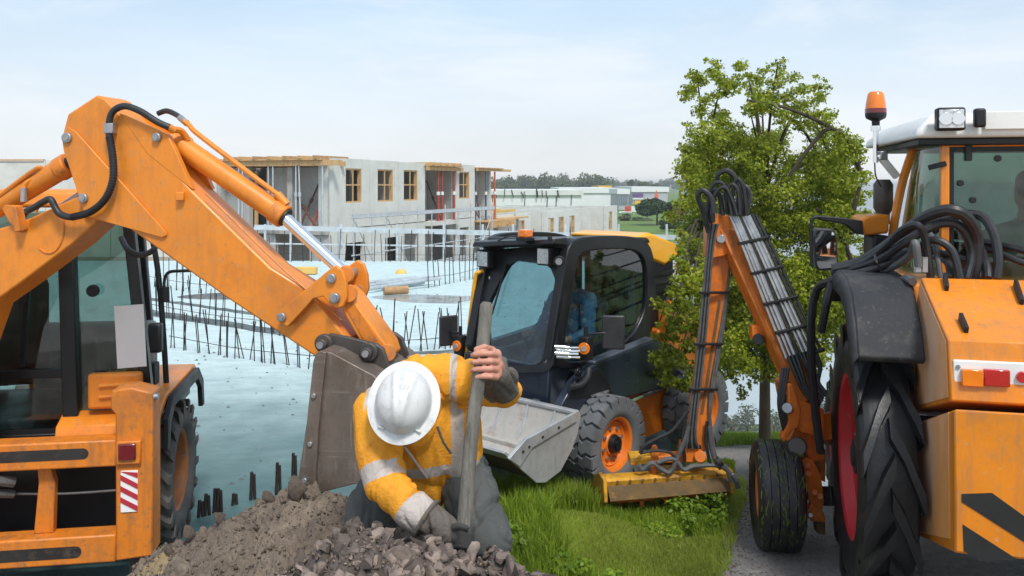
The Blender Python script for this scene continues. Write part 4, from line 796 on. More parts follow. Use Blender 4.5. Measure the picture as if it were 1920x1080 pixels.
# ---- the digging arm: a plane turned 10 degrees, its right end nearer
AN = Vector((math.sin(R(10)), math.cos(R(10)), 0)); A0 = AN.dot(Vector((-1.4, 5.0, 0)))
def A(px, py, off=0.0):
    ray = Vector(((px-960)/FPX, 1, -(py-HY)/FPX)); D = (A0+off)/AN.dot(ray); return Vector((0, 0, CAMZ))+ray*D
def aplate(poly, o0, o1, name, mt='backhoe_orange', bevel=.008, par=None):
    f = [A(x, y, 0)+AN*o0 for x, y in poly]; m = MB(); m.prism(f, AN*(o1-o0)); return m.build(name, mt, par or bk, bevel=bevel)
def apin(px, py, o0, o1, r, par=None, name='pivot_pin', mt='pin_steel', head=True):
    p = A(px, py); m = MB(); m.cyl(p+AN*o0, p+AN*o1, r, n=20)
    o = m.build(name, mt, par or bk, bevel=.004)
    if head: MB().cyl(p+AN*(o0-.006), p+AN*(o0+.01), r*.62, n=16).build('pin_boss', mt, o)
    return o
boom = aplate([(-150, 960), (-152, 800), (-132, 610), (-66, 478), (0, 434), (63, 416), (174, 366), (205, 345), (222, 372), (214, 400), (202, 417), (159, 456), (60, 530), (0, 572), (-28, 650), (-44, 760), (-48, 960)], -.12, .12, 'boom', bevel=.01)
m = MB(); ring = [A(118+28*math.cos(t)*1.0, 424+48*math.sin(t), 0)+AN*(-.122) for t in np.linspace(-2.6, 2.2, 22)]; m.tube(ring, .006, n=6, raw=True); m.build('weld_ring', 'backhoe_orange_worn', boom)
dip = aplate([(143, 260), (154, 217), (207, 182), (222, 188), (256, 223), (385, 360), (526, 498), (590, 537), (669, 630), (655, 668), (612, 664), (597, 654), (452, 558), (267, 427), (189, 402), (148, 282)], -.13, .13, 'dipper_arm', bevel=.012)
aplate([(147, 262), (158, 240), (173, 250), (337, 432), (338, 439), (330, 443), (190, 404), (150, 284)], -.147, -.129, 'elbow_doubler', bevel=.004, par=dip)
aplate([(147, 262), (158, 240), (173, 250), (337, 432), (338, 439), (330, 443), (190, 404), (150, 284)], .129, .147, 'elbow_doubler', bevel=.004, par=dip)
for o0, o1 in ((-.132, -.09), (.09, .132)): aplate([(248, 214), (322, 247), (339, 257), (352, 285), (383, 355), (300, 290)], o0, o1, 'cylinder_ear', bevel=.004, par=dip)
m = MB(); m.tube([A(385, 362, -.134), A(450, 425, -.134), A(526, 500, -.134), A(640, 600, -.134)], .005, n=5); m.build('weld_seam', 'backhoe_orange_worn', dip)
m = MB(); m.box(A(338, 368, -.15), (.045, .03, .05)); m.build('hose_lug', 'backhoe_orange', dip, bevel=.005)
apin(158, 261, -.165, .165, .031); apin(320, 260, -.155, .155, .027); apin(188, 371, -.165, .165, .029)
# cylinders
def hyd(p0, p1, rod, r, rr, off, name):
    a = A(*p0, off); b = A(*p1, off); c = A(*rod, off); d = (b-a).normalized()
    o = MB().cyl(a, b, r, n=28).build(name, 'backhoe_orange', bk, bevel=.01); MB().cyl(b-d*.07, b+d*.012, r*1.13, n=28).build('end_cap', 'backhoe_orange_worn', o, bevel=.008)
    MB().cyl(b+d*.01, b+d*.022, rr*1.55, n=24).build('rod_seal', 'dark_steel', o); MB().cyl(b-d*.02, c, rr, n=24).build('piston_rod', 'chrome', o); return o
hyd((-150, 474), (128, 309), (158, 261), .066, .030, 0, 'dipper_cylinder')
bc = hyd((322, 262), (531, 405), (646, 512), .064, .036, .0, 'bucket_cylinder')
MB().tube([A(345, 227, .02), A(356, 236, .02), A(372, 252, -.0), A(470, 327, -.01), A(523, 367, -.01), A(533, 378, -.01)], .016, n=8).build('cylinder_pipe', 'backhoe_orange', bc); MB().cyl(A(520, 364, -.01), A(538, 384, -.01), .024, n=12).build('pipe_elbow', 'backhoe_orange', bc)
MB().tube([A(-10, 374, -.06), A(40, 336, -.06), A(64, 319, -.06), A(75, 314, -.05), A(76, 322, -.04), A(62, 335, -.05), A(46, 347, -.07), A(44, 372, -.08)], .015, n=8).build('cylinder_pipe', 'backhoe_orange', bk)
MB().cyl(A(45, 352, -.08), A(44, 378, -.08), .018, n=10).build('hose_fitting', 'steel_pipe', bk)
aplate([(37, 389), (43, 383), (70, 384), (80, 428), (72, 434), (52, 416)], -.15, -.12, 'hose_bracket', 'backhoe_orange_worn', .004)
aplate([(62, 386), (72, 386), (80, 430), (70, 432)], -.19, -.15, 'hose_bracket', 'backhoe_orange_worn', .004)
h1 = MB().tube([A(54, 394, -.17), A(66, 388, -.18), A(82, 378, -.18), (A(95, 374, -.18)), A(104, 390, -.18), A(114, 402, -.18), A(136, 407, -.18), A(170, 397, -.19), A(198, 372, -.20), A(212, 334, -.19), A(211, 290, -.18), A(205, 255, -.175), A(205, 228, -.175), A(213, 208, -.175), A(234, 199, -.175), A(262, 208, -.17), A(294, 228, -.165), A(318, 239, -.15)], .020, n=10).build('hydraulic_hose', 'hose', bk)
cum = 0
pts = smooth_path([A(136, 407, -.18), A(170, 397, -.19), A(198, 372, -.20), A(212, 334, -.19), A(211, 290, -.18), A(205, 255, -.175)], 8)
for i in range(0, len(pts)-1, 1):
    d = (pts[i+1]-pts[i]).normalized(); MB().cyl(pts[i]-d*.004, pts[i]+d*.004, .0222, n=10).build('hose_wrap', 'black_plastic', h1)
MB().box(A(207, 241, -.165), (.055, .06, .06)).build('hose_clamp', 'pin_steel', bk, bevel=.004); MB().cyl(A(54, 394, -.17), A(62, 390, -.175), .014, n=10).build('hose_fitting', 'pin_steel', bk)
MB().cyl(A(314, 237, -.15), A(328, 245, -.12), .022, n=12).build('hose_fitting', 'backhoe_orange', bk); MB().tube([A(326, 243, -.11), A(340, 246, -.06), A(352, 262, -.02)], .02, n=8).build('cylinder_port', 'backhoe_orange', bc)
MB().tube([A(296, 213, .14), A(312, 208, .14), A(330, 215, .12), A(345, 226, .05)], .017, n=8).build('hydraulic_hose', 'hose', bk); MB().cyl(A(338, 221, .08), A(350, 231, .03), .02, n=10).build('hose_fitting', 'pin_steel', bk)
MB().tube([A(20, 440, .02), A(40, 410, -.04), A(50, 395, -.08)], .02, n=8).build('hydraulic_hose', 'hose', bk)
MB().tube([A(60, 425, .05), A(100, 400, .06), A(160, 360, .06)], .028, n=8).build('hydraulic_hose', 'steel_pipe', bk)
# linkage and bucket
bell = [(548, 580), (553, 572), (640, 500), (652, 492), (664, 500), (671, 520), (673, 548), (666, 566), (654, 570), (642, 562), (630, 548), (612, 552), (600, 566), (566, 603), (553, 598)]
for o0, o1 in ((-.19, -.155), (.155, .19)): aplate(bell, o0, o1, 'rocker_plate', bevel=.006)
apin(646, 515, -.21, .21, .027, name='linkage_pin'); apin(653, 550, -.22, .22, .029, name='linkage_pin'); apin(556, 585, -.21, .2, .026, name='linkage_pin')
MB().cyl(A(646, 515, .04), A(646, 515, .15), .058, n=20).build('rod_eye', 'backhoe_orange_worn', bk, bevel=.005); MB().cyl(A(646, 515, -.15), A(646, 515, -.05), .05, n=20).build('rod_eye', 'backhoe_orange_worn', bk, bevel=.005); MB().cyl(A(646, 515, -.05), A(646, 515, .04), .046, n=20).build('rod_end', 'chrome', bk)
lk = aplate([(640, 552), (653, 536), (668, 548), (735, 640), (742, 662), (722, 676), (703, 662)], -.11, .11, 'bucket_link', bevel=.01)
aplate([(648, 545), (660, 540), (672, 556), (731, 648), (735, 660), (722, 668), (709, 656)], -.116, -.11, 'link_face', 'backhoe_orange_worn', 0, lk)
MB().cyl(A(726, 662, -.15), A(726, 662, .15), .05, n=20).build('link_boss', 'backhoe_orange_worn', lk, bevel=.005); MB().cyl(A(653, 550, -.14), A(653, 550, .14), .052, n=20).build('link_boss', 'backhoe_orange_worn', lk, bevel=.005)
bucket_ear = [(597, 650), (600, 634), (617, 626), (650, 632), (705, 645), (718, 655), (730, 690), (700, 712), (612, 668)]
for o0, o1 in ((-.19, -.155), (.155, .19)):
    m = MB(); m.prism([A(x, y, -.19)+AN*(o0+.19) for x, y in bucket_ear], AN*(o1-o0)); m.build('bucket_ear', 'bucket_dark', bk, bevel=.006)
for px, py in ((607, 644), (691, 660)):
    p = A(px, py, -.21)
    o = MB().cyl(p-AN*.045, p+AN*.42, .030, n=20).build('bucket_pin', 'bucket_dark', bk, bevel=.004); MB().cyl(p-AN*.06, p-AN*.04, .019, n=14).build('pin_boss', 'pin_steel', o); MB().cyl(p-AN*.012, p+AN*.025, .052, n=20).build('pin_collar', 'bucket_dark', o, bevel=.006)
side = [(590, 676), (595, 663), (604, 657), (622, 662), (700, 704), (745, 752), (768, 812), (758, 862), (720, 900), (664, 908), (600, 924), (560, 908), (578, 790)]
W_B = .36
def A2(x, y): return A(x, y, -W_B)+AN*W_B          # outline read on the bucket's near side plate
def aplate(poly, o0, o1, name, mt='backhoe_orange', bevel=.008, par=None):
    m = MB(); m.prism([A2(x, y)+AN*o0 for x, y in poly], AN*(o1-o0)); return m.build(name, mt, par or bk, bevel=bevel)
for o0, o1 in ((-W_B, -W_B+.028), (W_B-.028, W_B)):
    sp = aplate(side, o0, o1, 'bucket_side_plate', 'bucket_steel', .004)
    s_ = -1 if o0 < 0 else 1; oo = (o0-.022, o0-.001) if s_ < 0 else (o1+.001, o1+.022)
    aplate([(590, 676), (595, 662), (604, 656), (614, 660), (601, 790), (594, 922), (560, 908), (578, 790)], oo[0], oo[1], 'side_cutter', 'bucket_steel', .004, sp)
shell = [(604, 657), (622, 662), (700, 704), (745, 752), (768, 812), (758, 862), (720, 900), (664, 908), (600, 924)]
m = MB(); V = []
for x, y in shell: V += [A2(x, y)+AN*(-W_B+.027), A2(x, y)+AN*(W_B-.027)]
inn = [(606, 668), (622, 673), (692, 712), (733, 758), (754, 812), (746, 856), (714, 888), (662, 896), (602, 912)]
for x, y in inn: V += [A2(x, y)+AN*(-W_B+.027), A2(x, y)+AN*(W_B-.027)]
n = len(shell); F_ = []
for i in range(n-1): F_ += [(2*i, 2*i+1, 2*i+3, 2*i+2), (2*n+2*i, 2*n+2*i+2, 2*n+2*i+3, 2*n+2*i+1)]
F_ += [(0, 2*n, 2*n+1, 1), (2*n-2, 2*n-1, 4*n-1, 4*n-2)]
m.add(V, F_); m.build('bucket_shell', 'bucket_steel', bk)
for k in range(5):
    o = -W_B+.06+.15*k; p = A2(600, 918)+AN*o; d = (A2(548, 912)-A2(600, 918)).normalized(); m = MB(); s2 = AN*.04; up = Vector((0, 0, .035))
    m.add([p-s2-up, p+s2-up, p+s2+up, p-s2+up, p+d*.20-s2*.6-up*.3, p+d*.20+s2*.6-up*.3, p+d*.20+s2*.6+up*.2, p+d*.20-s2*.6+up*.2], [(0, 3, 2, 1), (4, 5, 6, 7), (0, 1, 5, 4), (1, 2, 6, 5), (2, 3, 7, 6), (3, 0, 4, 7)]); m.build('bucket_tooth', 'bucket_dark', bk, bevel=.006)
for x, y in ((575, 898), (585, 830), (592, 740)): q = A2(x, y); MB().cyl(q+AN*(-W_B-.034), q+AN*(-W_B-.02), .014, n=12).build('cutter_bolt', 'pin_steel', bk, bevel=.003)
# ------------------------------------------------------------------ skid steer loader (local x: side we see, y: rearwards)
SO = Vector((.0945, 7.951, .02)); SA = R(-42)
sk = thing('skid_steer_loader', 'navy and orange skid steer loader with glass cab and grey steel bucket', 'loader', SO, SA)
SKI = INV[sk.name]; _c = SKI @ Vector((0, 0, CAMZ))
def SS(px, py, n, d):
    r = SKI.to_3x3() @ Vector(((px-960)/FPX, 1, -(py-HY)/FPX)); n = Vector(n); return _c+r*((d-n.dot(_c))/n.dot(r))
def SX(px, py, x): return SS(px, py, (1, 0, 0), x)
def SF(px, py, o=0): return SS(px, py, (0, 1, -.324), -.602+o)
def KS(m, name, mt, bevel=.006, par=None, **k): return m.build(name, mt, par or sk, bevel=bevel, world=False, **k)
def ring(m, outer, inner, off):
    n = len(outer); off = Vector(off); V = [Vector(p) for p in outer]+[Vector(p) for p in inner]; V += [p+off for p in V]; F_ = []
    for i in range(n):
        j = (i+1) % n; F_ += [(i, j, n+j, n+i), (2*n+j, 2*n+i, 3*n+i, 3*n+j), (j, i, 2*n+i, 2*n+j), (n+i, n+j, 3*n+j, 3*n+i)]
    return m.add(V, F_)
def rs(loop, n=44, cut=.25):       # resample a closed loop, rounding its corners
    P_ = [Vector(p) for p in loop]; out = []
    for it in range(2):
        q = []
        for i in range(len(P_)):
            a, b = P_[i], P_[(i+1) % len(P_)]; q += [a.lerp(b, cut), a.lerp(b, 1-cut)]
        P_ = q
    ln = [(P_[(i+1) % len(P_)]-P_[i]).length for i in range(len(P_))]; tot = sum(ln); out = []; i = 0; acc = 0
    for k in range(n):
        t = tot*k/n
        while acc+ln[i] < t: acc += ln[i]; i += 1
        out.append(P_[i].lerp(P_[(i+1) % len(P_)], (t-acc)/ln[i]))
    return out
for s in (1, -1):
    o = rs([(.0, 0, 0)]*0+[SX(x, y, .525) for x, y in ((1072, 447), (1130, 441), (1196, 443), (1226, 462), (1231, 540), (1232, 610), (1200, 650), (1112, 690), (1028, 694), (1034, 650), (1062, 480))], 60)
    i_ = rs([SX(x, y, .525) for x, y in ((1090, 473), (1140, 466), (1196, 468), (1212, 490), (1214, 540), (1212, 582), (1186, 634), (1112, 676), (1054, 680), (1060, 646), (1082, 490))], 60)
    def al(L_, ref):          # start both loops at the same corner
        k = min(range(len(L_)), key=lambda q: (L_[q]-ref).length); return L_[k:]+L_[:k]
    ref = SX(1072, 447, .525); o = al(o, ref); i_ = al(i_, ref)
    if s < 0: o = [Vector((-p.x, p.y, p.z)) for p in o]; i_ = [Vector((-p.x, p.y, p.z)) for p in i_]
    m = MB(); ring(m, o, i_, (-.09*s, 0, 0)); KS(m, 'cab_side_frame', 'black_paint', .012, ang=50)
    m = MB(); m.add([p+Vector((-.03*s, 0, 0)) for p in i_], [tuple(range(len(i_)))]); KS(m, 'side_window', 'skid_glass', 0)
# front frame and windscreen on the raked plane
o = [SF(x, y) for x, y in ((903, 470), (1066, 456), (1058, 540), (1036, 698), (886, 700), (893, 640))]
i_ = [SF(x, y) for x, y in ((957, 487), (1030, 497), (1043, 530), (1027, 683), (918, 688), (909, 580))]
o2 = rs(o, 60, .07); i2 = rs(i_, 60, .13); ref = o[0]; o2 = al(o2, ref); i2 = al(i2, i_[0]); m = MB(); ring(m, o2, i2, (0, .06, 0)); KS(m, 'windscreen_frame', 'black_paint', .008, ang=50)
m = MB(); m.add([p+Vector((0, .025, 0)) for p in i2], [tuple(range(len(i2)))]); KS(m, 'windscreen', 'skid_glass', 0)
KS(MB().bar(SF(950, 494, -.01), SF(922, 590, -.015), .018, .012), 'wiper', 'black_paint', 0)
for x, y in ((917, 521), (1045, 517), (1020, 680)): q = SF(x, y, -.008); KS(MB().cyl(q, q+Vector((0, .03, 0)), .016, n=12), 'frame_bolt', 'chrome', 0)
# roof, visor, rear
m = MB(); m.prism([(-.50, -.02, 2.09), (.50, -.02, 2.13), (.50, 1.44, 2.10), (-.50, 1.44, 2.06)], [(-.46, .0, 2.19), (.46, .0, 2.215), (.46, 1.42, 2.16), (-.46, 1.42, 2.13)]); KS(m, 'cab_roof', 'black_paint', .03)
m = MB(); m.prism([(-.50, -.16, 2.10), (.50, -.16, 2.17), (.50, .04, 2.15), (-.50, .04, 2.07)], [(-.50, -.14, 2.145), (.50, -.14, 2.215), (.50, .04, 2.222), (-.50, .04, 2.165)]); KS(m, 'roof_visor', 'black_paint', .01)
KS(MB().bb(-.47, .47, 1.40, 1.46, .9, 1.25), 'cab_back_wall', 'black_paint', .01); m = MB(); m.add([(-.45, 1.43, 1.25), (.45, 1.43, 1.25), (.45, 1.41, 2.07), (-.45, 1.41, 2.07)], [(0, 1, 2, 3)]); KS(m, 'rear_window', 'skid_glass', 0)
KS(MB().bb(-.46, .46, -.18, 1.42, .60, .72), 'cab_floor', 'interior_dark', .01)
# front lower panel
m = MB(); m.prism([(-.52, -.24, 1.10), (.52, -.24, 1.10), (.52, -.28, .55), (-.52, -.28, .55)], Vector((0, .05, 0))); KS(m, 'front_panel', 'navy_paint', .01)
# engine hood (yellow) and rear body
m = MB(); pr = [(1.25, 2.17), (1.50, 2.20), (2.02, 2.06), (2.06, 1.93), (1.78, 1.84), (1.52, 1.92)]
m.prism([(.44, a, b) for a, b in pr], Vector((-.88, 0, 0))); KS(m, 'rear_hood', 'skid_yellow', .03)
KS(MB().bb(-.42, .42, 1.50, 1.98, 1.2, 1.90), 'engine_grille', 'black_plastic', .02)
for k in range(6): KS(MB().bb(.421, .44, 1.52, 1.96, 1.30+.09*k, 1.34+.09*k), 'grille_slat', 'black_paint', 0)
KS(MB().bb(-.555, .555, 1.48, 2.25, .63, 1.22), 'engine_cover', 'skid_orange', .03); 
for s in (-1, 1): KS(MB().bb(s*.57-.05, s*.57+.05, 1.50, 1.72, 1.0, 1.50), 'lift_tower', 'skid_orange', .02)
# chassis
KS(MB().bb(-.50, .50, -.20, 2.3, .22, .60), 'chassis', 'dark_steel', .01)
for s in (-1, 1):
    m = MB(); m.prism([(s*.56, .50, .20), (s*.56, .45, .62), (s*.56, .62, .70), (s*.56, 2.25, .64), (s*.56, 2.35, .50), (s*.56, 2.2, .22)], Vector((s*.06, 0, 0))); KS(m, 'chassis_side', 'skid_orange', .01)
    m = MB(); m.prism([(s*.60, .52, .66), (s*.60, .58, .74), (s*.60, 1.45, .74), (s*.60, 1.45, .67)], Vector((s*.05, 0, 0))); KS(m, 'red_side_band', 'red_paint', .01)
    KS(MB().bar((s*.64, .75, .63), (s*.64, 1.75, .67), .03, .035), 'step_rail', 'chrome', .004)
    for yy in (.22, 1.80): wheel(sk, T((s*.795, yy, .41)), .415, .30, .235, 'block', 'rubber_grey', 'rim_orange', 20, .022, .28, s, .085, 8)
    # lift arm
    arm = [(-.02, 1.08), (.10, 1.13), (1.42, 1.42), (1.66, 1.36), (1.72, 1.16), (1.55, .92), (.55, .80), (.0, .74), (-.36, .76), (-.42, .84), (-.24, .98)]
    arm = [SX(x, y, .70) for x, y in ((1108, 686), (1120, 681), (1229, 636), (1262, 648), (1276, 672), (1272, 706), (1240, 729), (1157, 748), (1100, 772), (1062, 778), (1050, 762), (1076, 716))]
    m = MB(); m.prism([(s*.62, p.y, p.z) for p in arm], Vector((s*.09, 0, 0))); la = KS(m, 'lift_arm', 'navy_paint', .012)
    a0, a1 = SX(1116, 684, .72), SX(1228, 638, .72); KS(MB().bar((s*.66, a0.y, a0.z+.01), (s*.66, a1.y, a1.z+.01), .10, .035, side=(1, 0, 0)), 'arm_top_highlight', 'arm_bluegrey', .012, la)  # paler bar paints the highlight along the arm's top edge
    b = [SX(x, y, .712) for x, y in ((1062, 748), (1078, 712), (1120, 690), (1140, 720), (1150, 740))]
    m = MB(); m.prism([(s*.711, p.y, p.z) for p in b], Vector((s*.012, 0, 0))); KS(m, 'arm_gusset', 'black_paint', .004, la)
    c0, c1 = SX(1108, 743, .725), SX(1141, 733, .725); KS(MB().bar((s*.728, c0.y, c0.z), (s*.728, c1.y, c1.z), .01, .02, side=(1, 0, 0)), 'arm_stripe', 'pin_steel', 0, la)
    # drop leg to the bucket
    d = [SX(x, y, .43) for x, y in ((1040, 668), (1074, 676), (1066, 700), (1041, 776), (1034, 790), (1004, 790), (1006, 764))]
    m = MB(); m.prism([(s*.35, p.y, p.z) for p in d], Vector((s*.09, 0, 0))); dl = KS(m, 'front_arm_leg', 'arm_bluegrey', .014)
    e0, e1 = SX(1012, 762, .445), SX(1022, 745, .445); KS(MB().bar((s*.444, e0.y, e0.z), (s*.444, e1.y, e1.z), .012, .03, side=(1, 0, 0)), 'leg_slot', 'black_paint', 0, dl)
    # lamps and mirrors
    q = SX(1102, 653, .72); q.x = s*(.70 if s > 0 else .72); 
    if s > 0: lx = q
    else: lx = SS(863, 648, (0, 1, 0), -.10)
    st = KS(MB().box(lx, (.10, .09, .21)), 'lamp_bracket', 'black_plastic', .012)
    f = Vector((.35, -.94, 0)) if s > 0 else Vector((.1, -1, 0)); f.normalize(); fc = lx+f*.045+Vector((0, 0, .005))
    KS(MB().cyl(fc, fc+f*.018, .052, n=20), 'indicator_ring', 'lens_orange', .003, st); KS(MB().cyl(fc+f*.016, fc+f*.026, .024, n=16), 'lamp_glass', 'lens_clear', 0, st)
    KS(MB().cyl(lx+Vector((0, 0, .1)), lx+Vector((0, 0, .19)), .02, n=10), 'mirror_stem', 'black_plastic', 0, st)
    mq = SX(1150, 623, .90) if s > 0 else SS(841, 620, (0, 1, 0), -.12)
    KS(MB().tube([lx+Vector((0, 0, .12)), lx.lerp(mq, .6)+Vector((0, -.02, .05)), mq+Vector((0, .02, 0))], .011, n=6), 'mirror_arm', 'black_plastic', 0)
    RM = Matrix.Rotation(R(35 if s > 0 else 70), 3, 'Z'); mir = KS(MB().box(mq, (.20, .035, .30), RM), 'mirror', 'mirror_back', .03, seg=4)
KS(MB().tube([SX(1104, 692, .73), SX(1101, 708, .76), SX(1088, 722, .77), SX(1068, 726, .74)], .028, n=10), 'hydraulic_hose', 'hose', 0); q = SX(1082, 698, .73); KS(MB().cyl(q, q+Vector((.03, 0, 0)), .042, n=18).cyl(q+Vector((.03, 0, 0)), q+Vector((.04, 0, 0)), .022, n=14), 'arm_pivot', 'black_paint', .004)
for k in range(4):
    a0 = SX(1040+3*(k % 2), 650+6*k, .58); KS(MB().cyl(a0, a0+Vector((.09, .08, -.01)), .021, n=10).cyl(a0+Vector((.09, .08, -.01)), a0+Vector((.15, .14, -.01)), .012, n=8), 'hydraulic_coupler', 'chrome', 0)
# work lights, beacon, hand rail
for (x, y) in ((910, 485), (1023, 480)):
    q = SF(x, y, -.10); h = KS(MB().box(q, (.155, .075, .17)), 'work_light', 'black_plastic', .015); KS(MB().box(q+Vector((0, -.041, 0)), (.125, .008, .14)), 'light_lens', 'lens_clear', .004, h)
q = SX(1056, 489, .53); KS(MB().cyl(q+Vector((-.02, -.03, 0)), q+Vector((.012, -.075, 0)), .048, n=18), 'horn', 'black_plastic', .006); KS(MB().cyl(q+Vector((.012, -.076, 0)), q+Vector((.016, -.082, 0)), .03, n=16), 'horn_face', 'pin_steel', 0)
q = SS(978, 452, (0, 0, 1), 2.19); be = KS(MB().box(q+Vector((0, .05, .015)), (.12, .12, .03)), 'beacon_base', 'black_plastic', .004); KS(MB().box(q+Vector((0, .05, .066)), (.105, .10, .07)), 'beacon', 'lens_orange', .012)
KS(MB().tube([q+Vector((-.08, .1, .02)), q+Vector((-.25, .12, .03)), q+Vector((-.38, .1, -.02))], .008, n=6), 'beacon_cable', 'hose', 0)
q = SS(1031, 452, (0, 0, 1), 2.21); KS(MB().cyl(q, q+Vector((0, 0, .04)), .02, n=10), 'roof_knob', 'black_plastic', .004)
KS(MB().tube([SS(906, 508, (0, 1, 0), -.05), SS(897, 511, (0, 1, 0), -.09), SS(891, 522, (0, 1, 0), -.1), SS(880, 610, (0, 1, 0), -.1), SS(876, 655, (0, 1, 0), -.1), SS(870, 690, (0, 1, 0), -.1)], .019, n=10), 'hand_rail', 'skid_yellow', 0)
# bucket
bp = [(-1.26, .668), (-1.10, .54), (-.94, .412), (-.84, .385), (-.66, .43), (-.52, .56), (-.44, .70), (-.40, .815)]
bi = [(-1.255, .684), (-1.09, .563), (-.93, .437), (-.84, .412), (-.68, .452), (-.545, .575), (-.465, .71), (-.425, .815)]
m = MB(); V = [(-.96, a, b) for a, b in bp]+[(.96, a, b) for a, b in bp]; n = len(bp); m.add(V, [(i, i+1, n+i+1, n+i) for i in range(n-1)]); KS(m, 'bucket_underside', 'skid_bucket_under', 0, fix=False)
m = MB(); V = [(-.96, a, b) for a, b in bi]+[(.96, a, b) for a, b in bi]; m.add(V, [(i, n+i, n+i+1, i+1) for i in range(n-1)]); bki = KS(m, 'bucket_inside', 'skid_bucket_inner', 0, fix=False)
KS(MB().bar((-.96, -.412, .825), (.96, -.412, .825), .06, .03, side=(0, 1, 0)), 'bucket_top_lip', 'skid_bucket_steel', .006)
for k in range(6):
    x_ = -.75+.3*k; m = MB(); m.prism([(x_-.012, -.44, .81), (x_-.012, -.50, .66), (x_-.012, -.58, .545), (x_-.012, -.475, .67)], Vector((.024, 0, 0))); KS(m, 'bucket_rib', 'skid_bucket_steel', .003)
KS(MB().bar((-.96, -.62, .50), (.96, -.62, .50), .05, .05), 'bucket_step', 'skid_bucket_inner', .01)
KS(MB().bar((-.98, -1.262, .672), (.98, -1.262, .672), .13, .022, side=(0, .79, -.61)), 'cutting_edge', 'skid_bucket_steel', .004)
for s in (-1, 1):
    m = MB(); m.prism([(s*.962, -1.28, .665), (s*.962, -1.09, .76), (s*.962, -.42, .845), (s*.962, -.385, .80), (s*.962, -.43, .66), (s*.962, -.51, .54), (s*.962, -.65, .41), (s*.962, -.84, .365), (s*.962, -.95, .392)], Vector((s*.022, 0, 0))); ep = KS(m, 'bucket_end_plate', 'skid_bucket_steel', .004)
    m = MB(); m.prism([(s*.985, -1.285, .66), (s*.985, -1.09, .765), (s*.985, -.45, .85), (s*.985, -.46, .77), (s*.985, -1.02, .68), (s*.985, -1.16, .57)], Vector((s*.016, 0, 0))); KS(m, 'end_plate_doubler', 'skid_bucket_steel', .004, ep)
    for a, b in ((-1.13, .68), (-1.06, .70), (-.9, .74), (-.7, .77)): KS(MB().cyl((s*1.0, a, b), (s*1.008, a, b), .011, n=8), 'plate_bolt', 'dark_steel', 0, ep)
KS(MB().bb(-.5, .5, -.44, -.30, .42, .76), 'quick_hitch', 'navy_paint', .01)
# dark surround of the rear window, seen through the side glass
for s in (-1, 1): KS(MB().bb(s*.42-.06, s*.42+.06, 1.34, 1.398, 1.2, 2.08), 'rear_pillar', 'black_paint', .01)
KS(MB().bb(-.36, .36, 1.34, 1.398, 1.92, 2.08), 'rear_header', 'black_paint', .01); KS(MB().bb(-.36, .36, 1.34, 1.398, 1.2, 1.50), 'rear_shelf', 'black_paint', .01)
# seat and controls
KS(MB().box((0, .72, .84), (.5, .48, .16)), 'seat', 'interior_dark', .04); KS(MB().box((0, 1.0, 1.2), (.48, .14, .66)), 'seat_back', 'interior_dark', .05)
for s in (-1, 1): KS(MB().tube([(s*.27, .42, .9), (s*.27, .36, 1.08), (s*.26, .34, 1.2)], .02, n=8), 'joystick', 'interior_dark', 0); KS(MB().box((s*.30, .6, .98), (.1, .45, .12)), 'arm_console', 'interior_dark', .02)
# ------------------------------------------------------------------ tractor with boom mower (local x right, y forward)
TO = Vector((3.2425, 5.557, 0)); TA = R(-14)
tr = thing('tractor', 'orange municipal tractor with white roof carrying a jointed boom mower', 'tractor', TO, TA)
TRI = INV[tr.name]; _tc = TRI @ Vector((0, 0, CAMZ))
def TS(px, py, n, d):
    r = TRI.to_3x3() @ Vector(((px-960)/FPX, 1, -(py-HY)/FPX)); n = Vector(n); return _tc+r*((d-n.dot(_tc))/n.dot(r))
def TX(px, py, x): return TS(px, py, (1, 0, 0), x)
def TY(px, py, y): return TS(px, py, (0, 1, 0), y)
def KT(m, name, mt, bevel=.006, par=None, **k): return m.build(name, mt, par or tr, bevel=bevel, world=False, **k)
def WT(m, name, mt, bevel=.006, par=None, **k): return m.build(name, mt, par or tr, bevel=bevel, world=True, **k)
XC = .35
wheel(tr, T((-.85, 0, .88)), .88, .34, .54, 'ag', 'rubber_wet', 'rim_red', 13, .07, .40, -1, .14, 10, 'dark_steel')
wheel(tr, T((2*XC+.85, 0, .88)), .88, .34, .54, 'ag', 'rubber_wet', 'rim_red', 13, .07, .40, 1, .14, 10, 'dark_steel')
for x_ in (-.72, 2*XC+.72): wheel(tr, T((x_, 2.1, .40)), .52, .30, .32, 'ag', 'rubber_wet', 'rim_red', 18, .035, .3, -1 if x_ < 0 else 1, .1, 8, 'dark_steel')
KT(MB().bb(-.66, 2*XC+.66, -.1, .1, .75, 1.0), 'rear_axle', 'dark_steel', .02); KT(MB().bb(-.5, 2*XC+.5, 2.0, 2.2, .32, .48), 'front_axle', 'dark_steel', .02)
KT(MB().bb(XC-.32, XC+.32, -.4, 2.6, .55, 1.15), 'drive_train', 'dark_steel', .03); KT(MB().bb(XC-.40, XC+.40, 1.45, 3.1, 1.16, 1.95), 'bonnet', 'tractor_orange', .06)
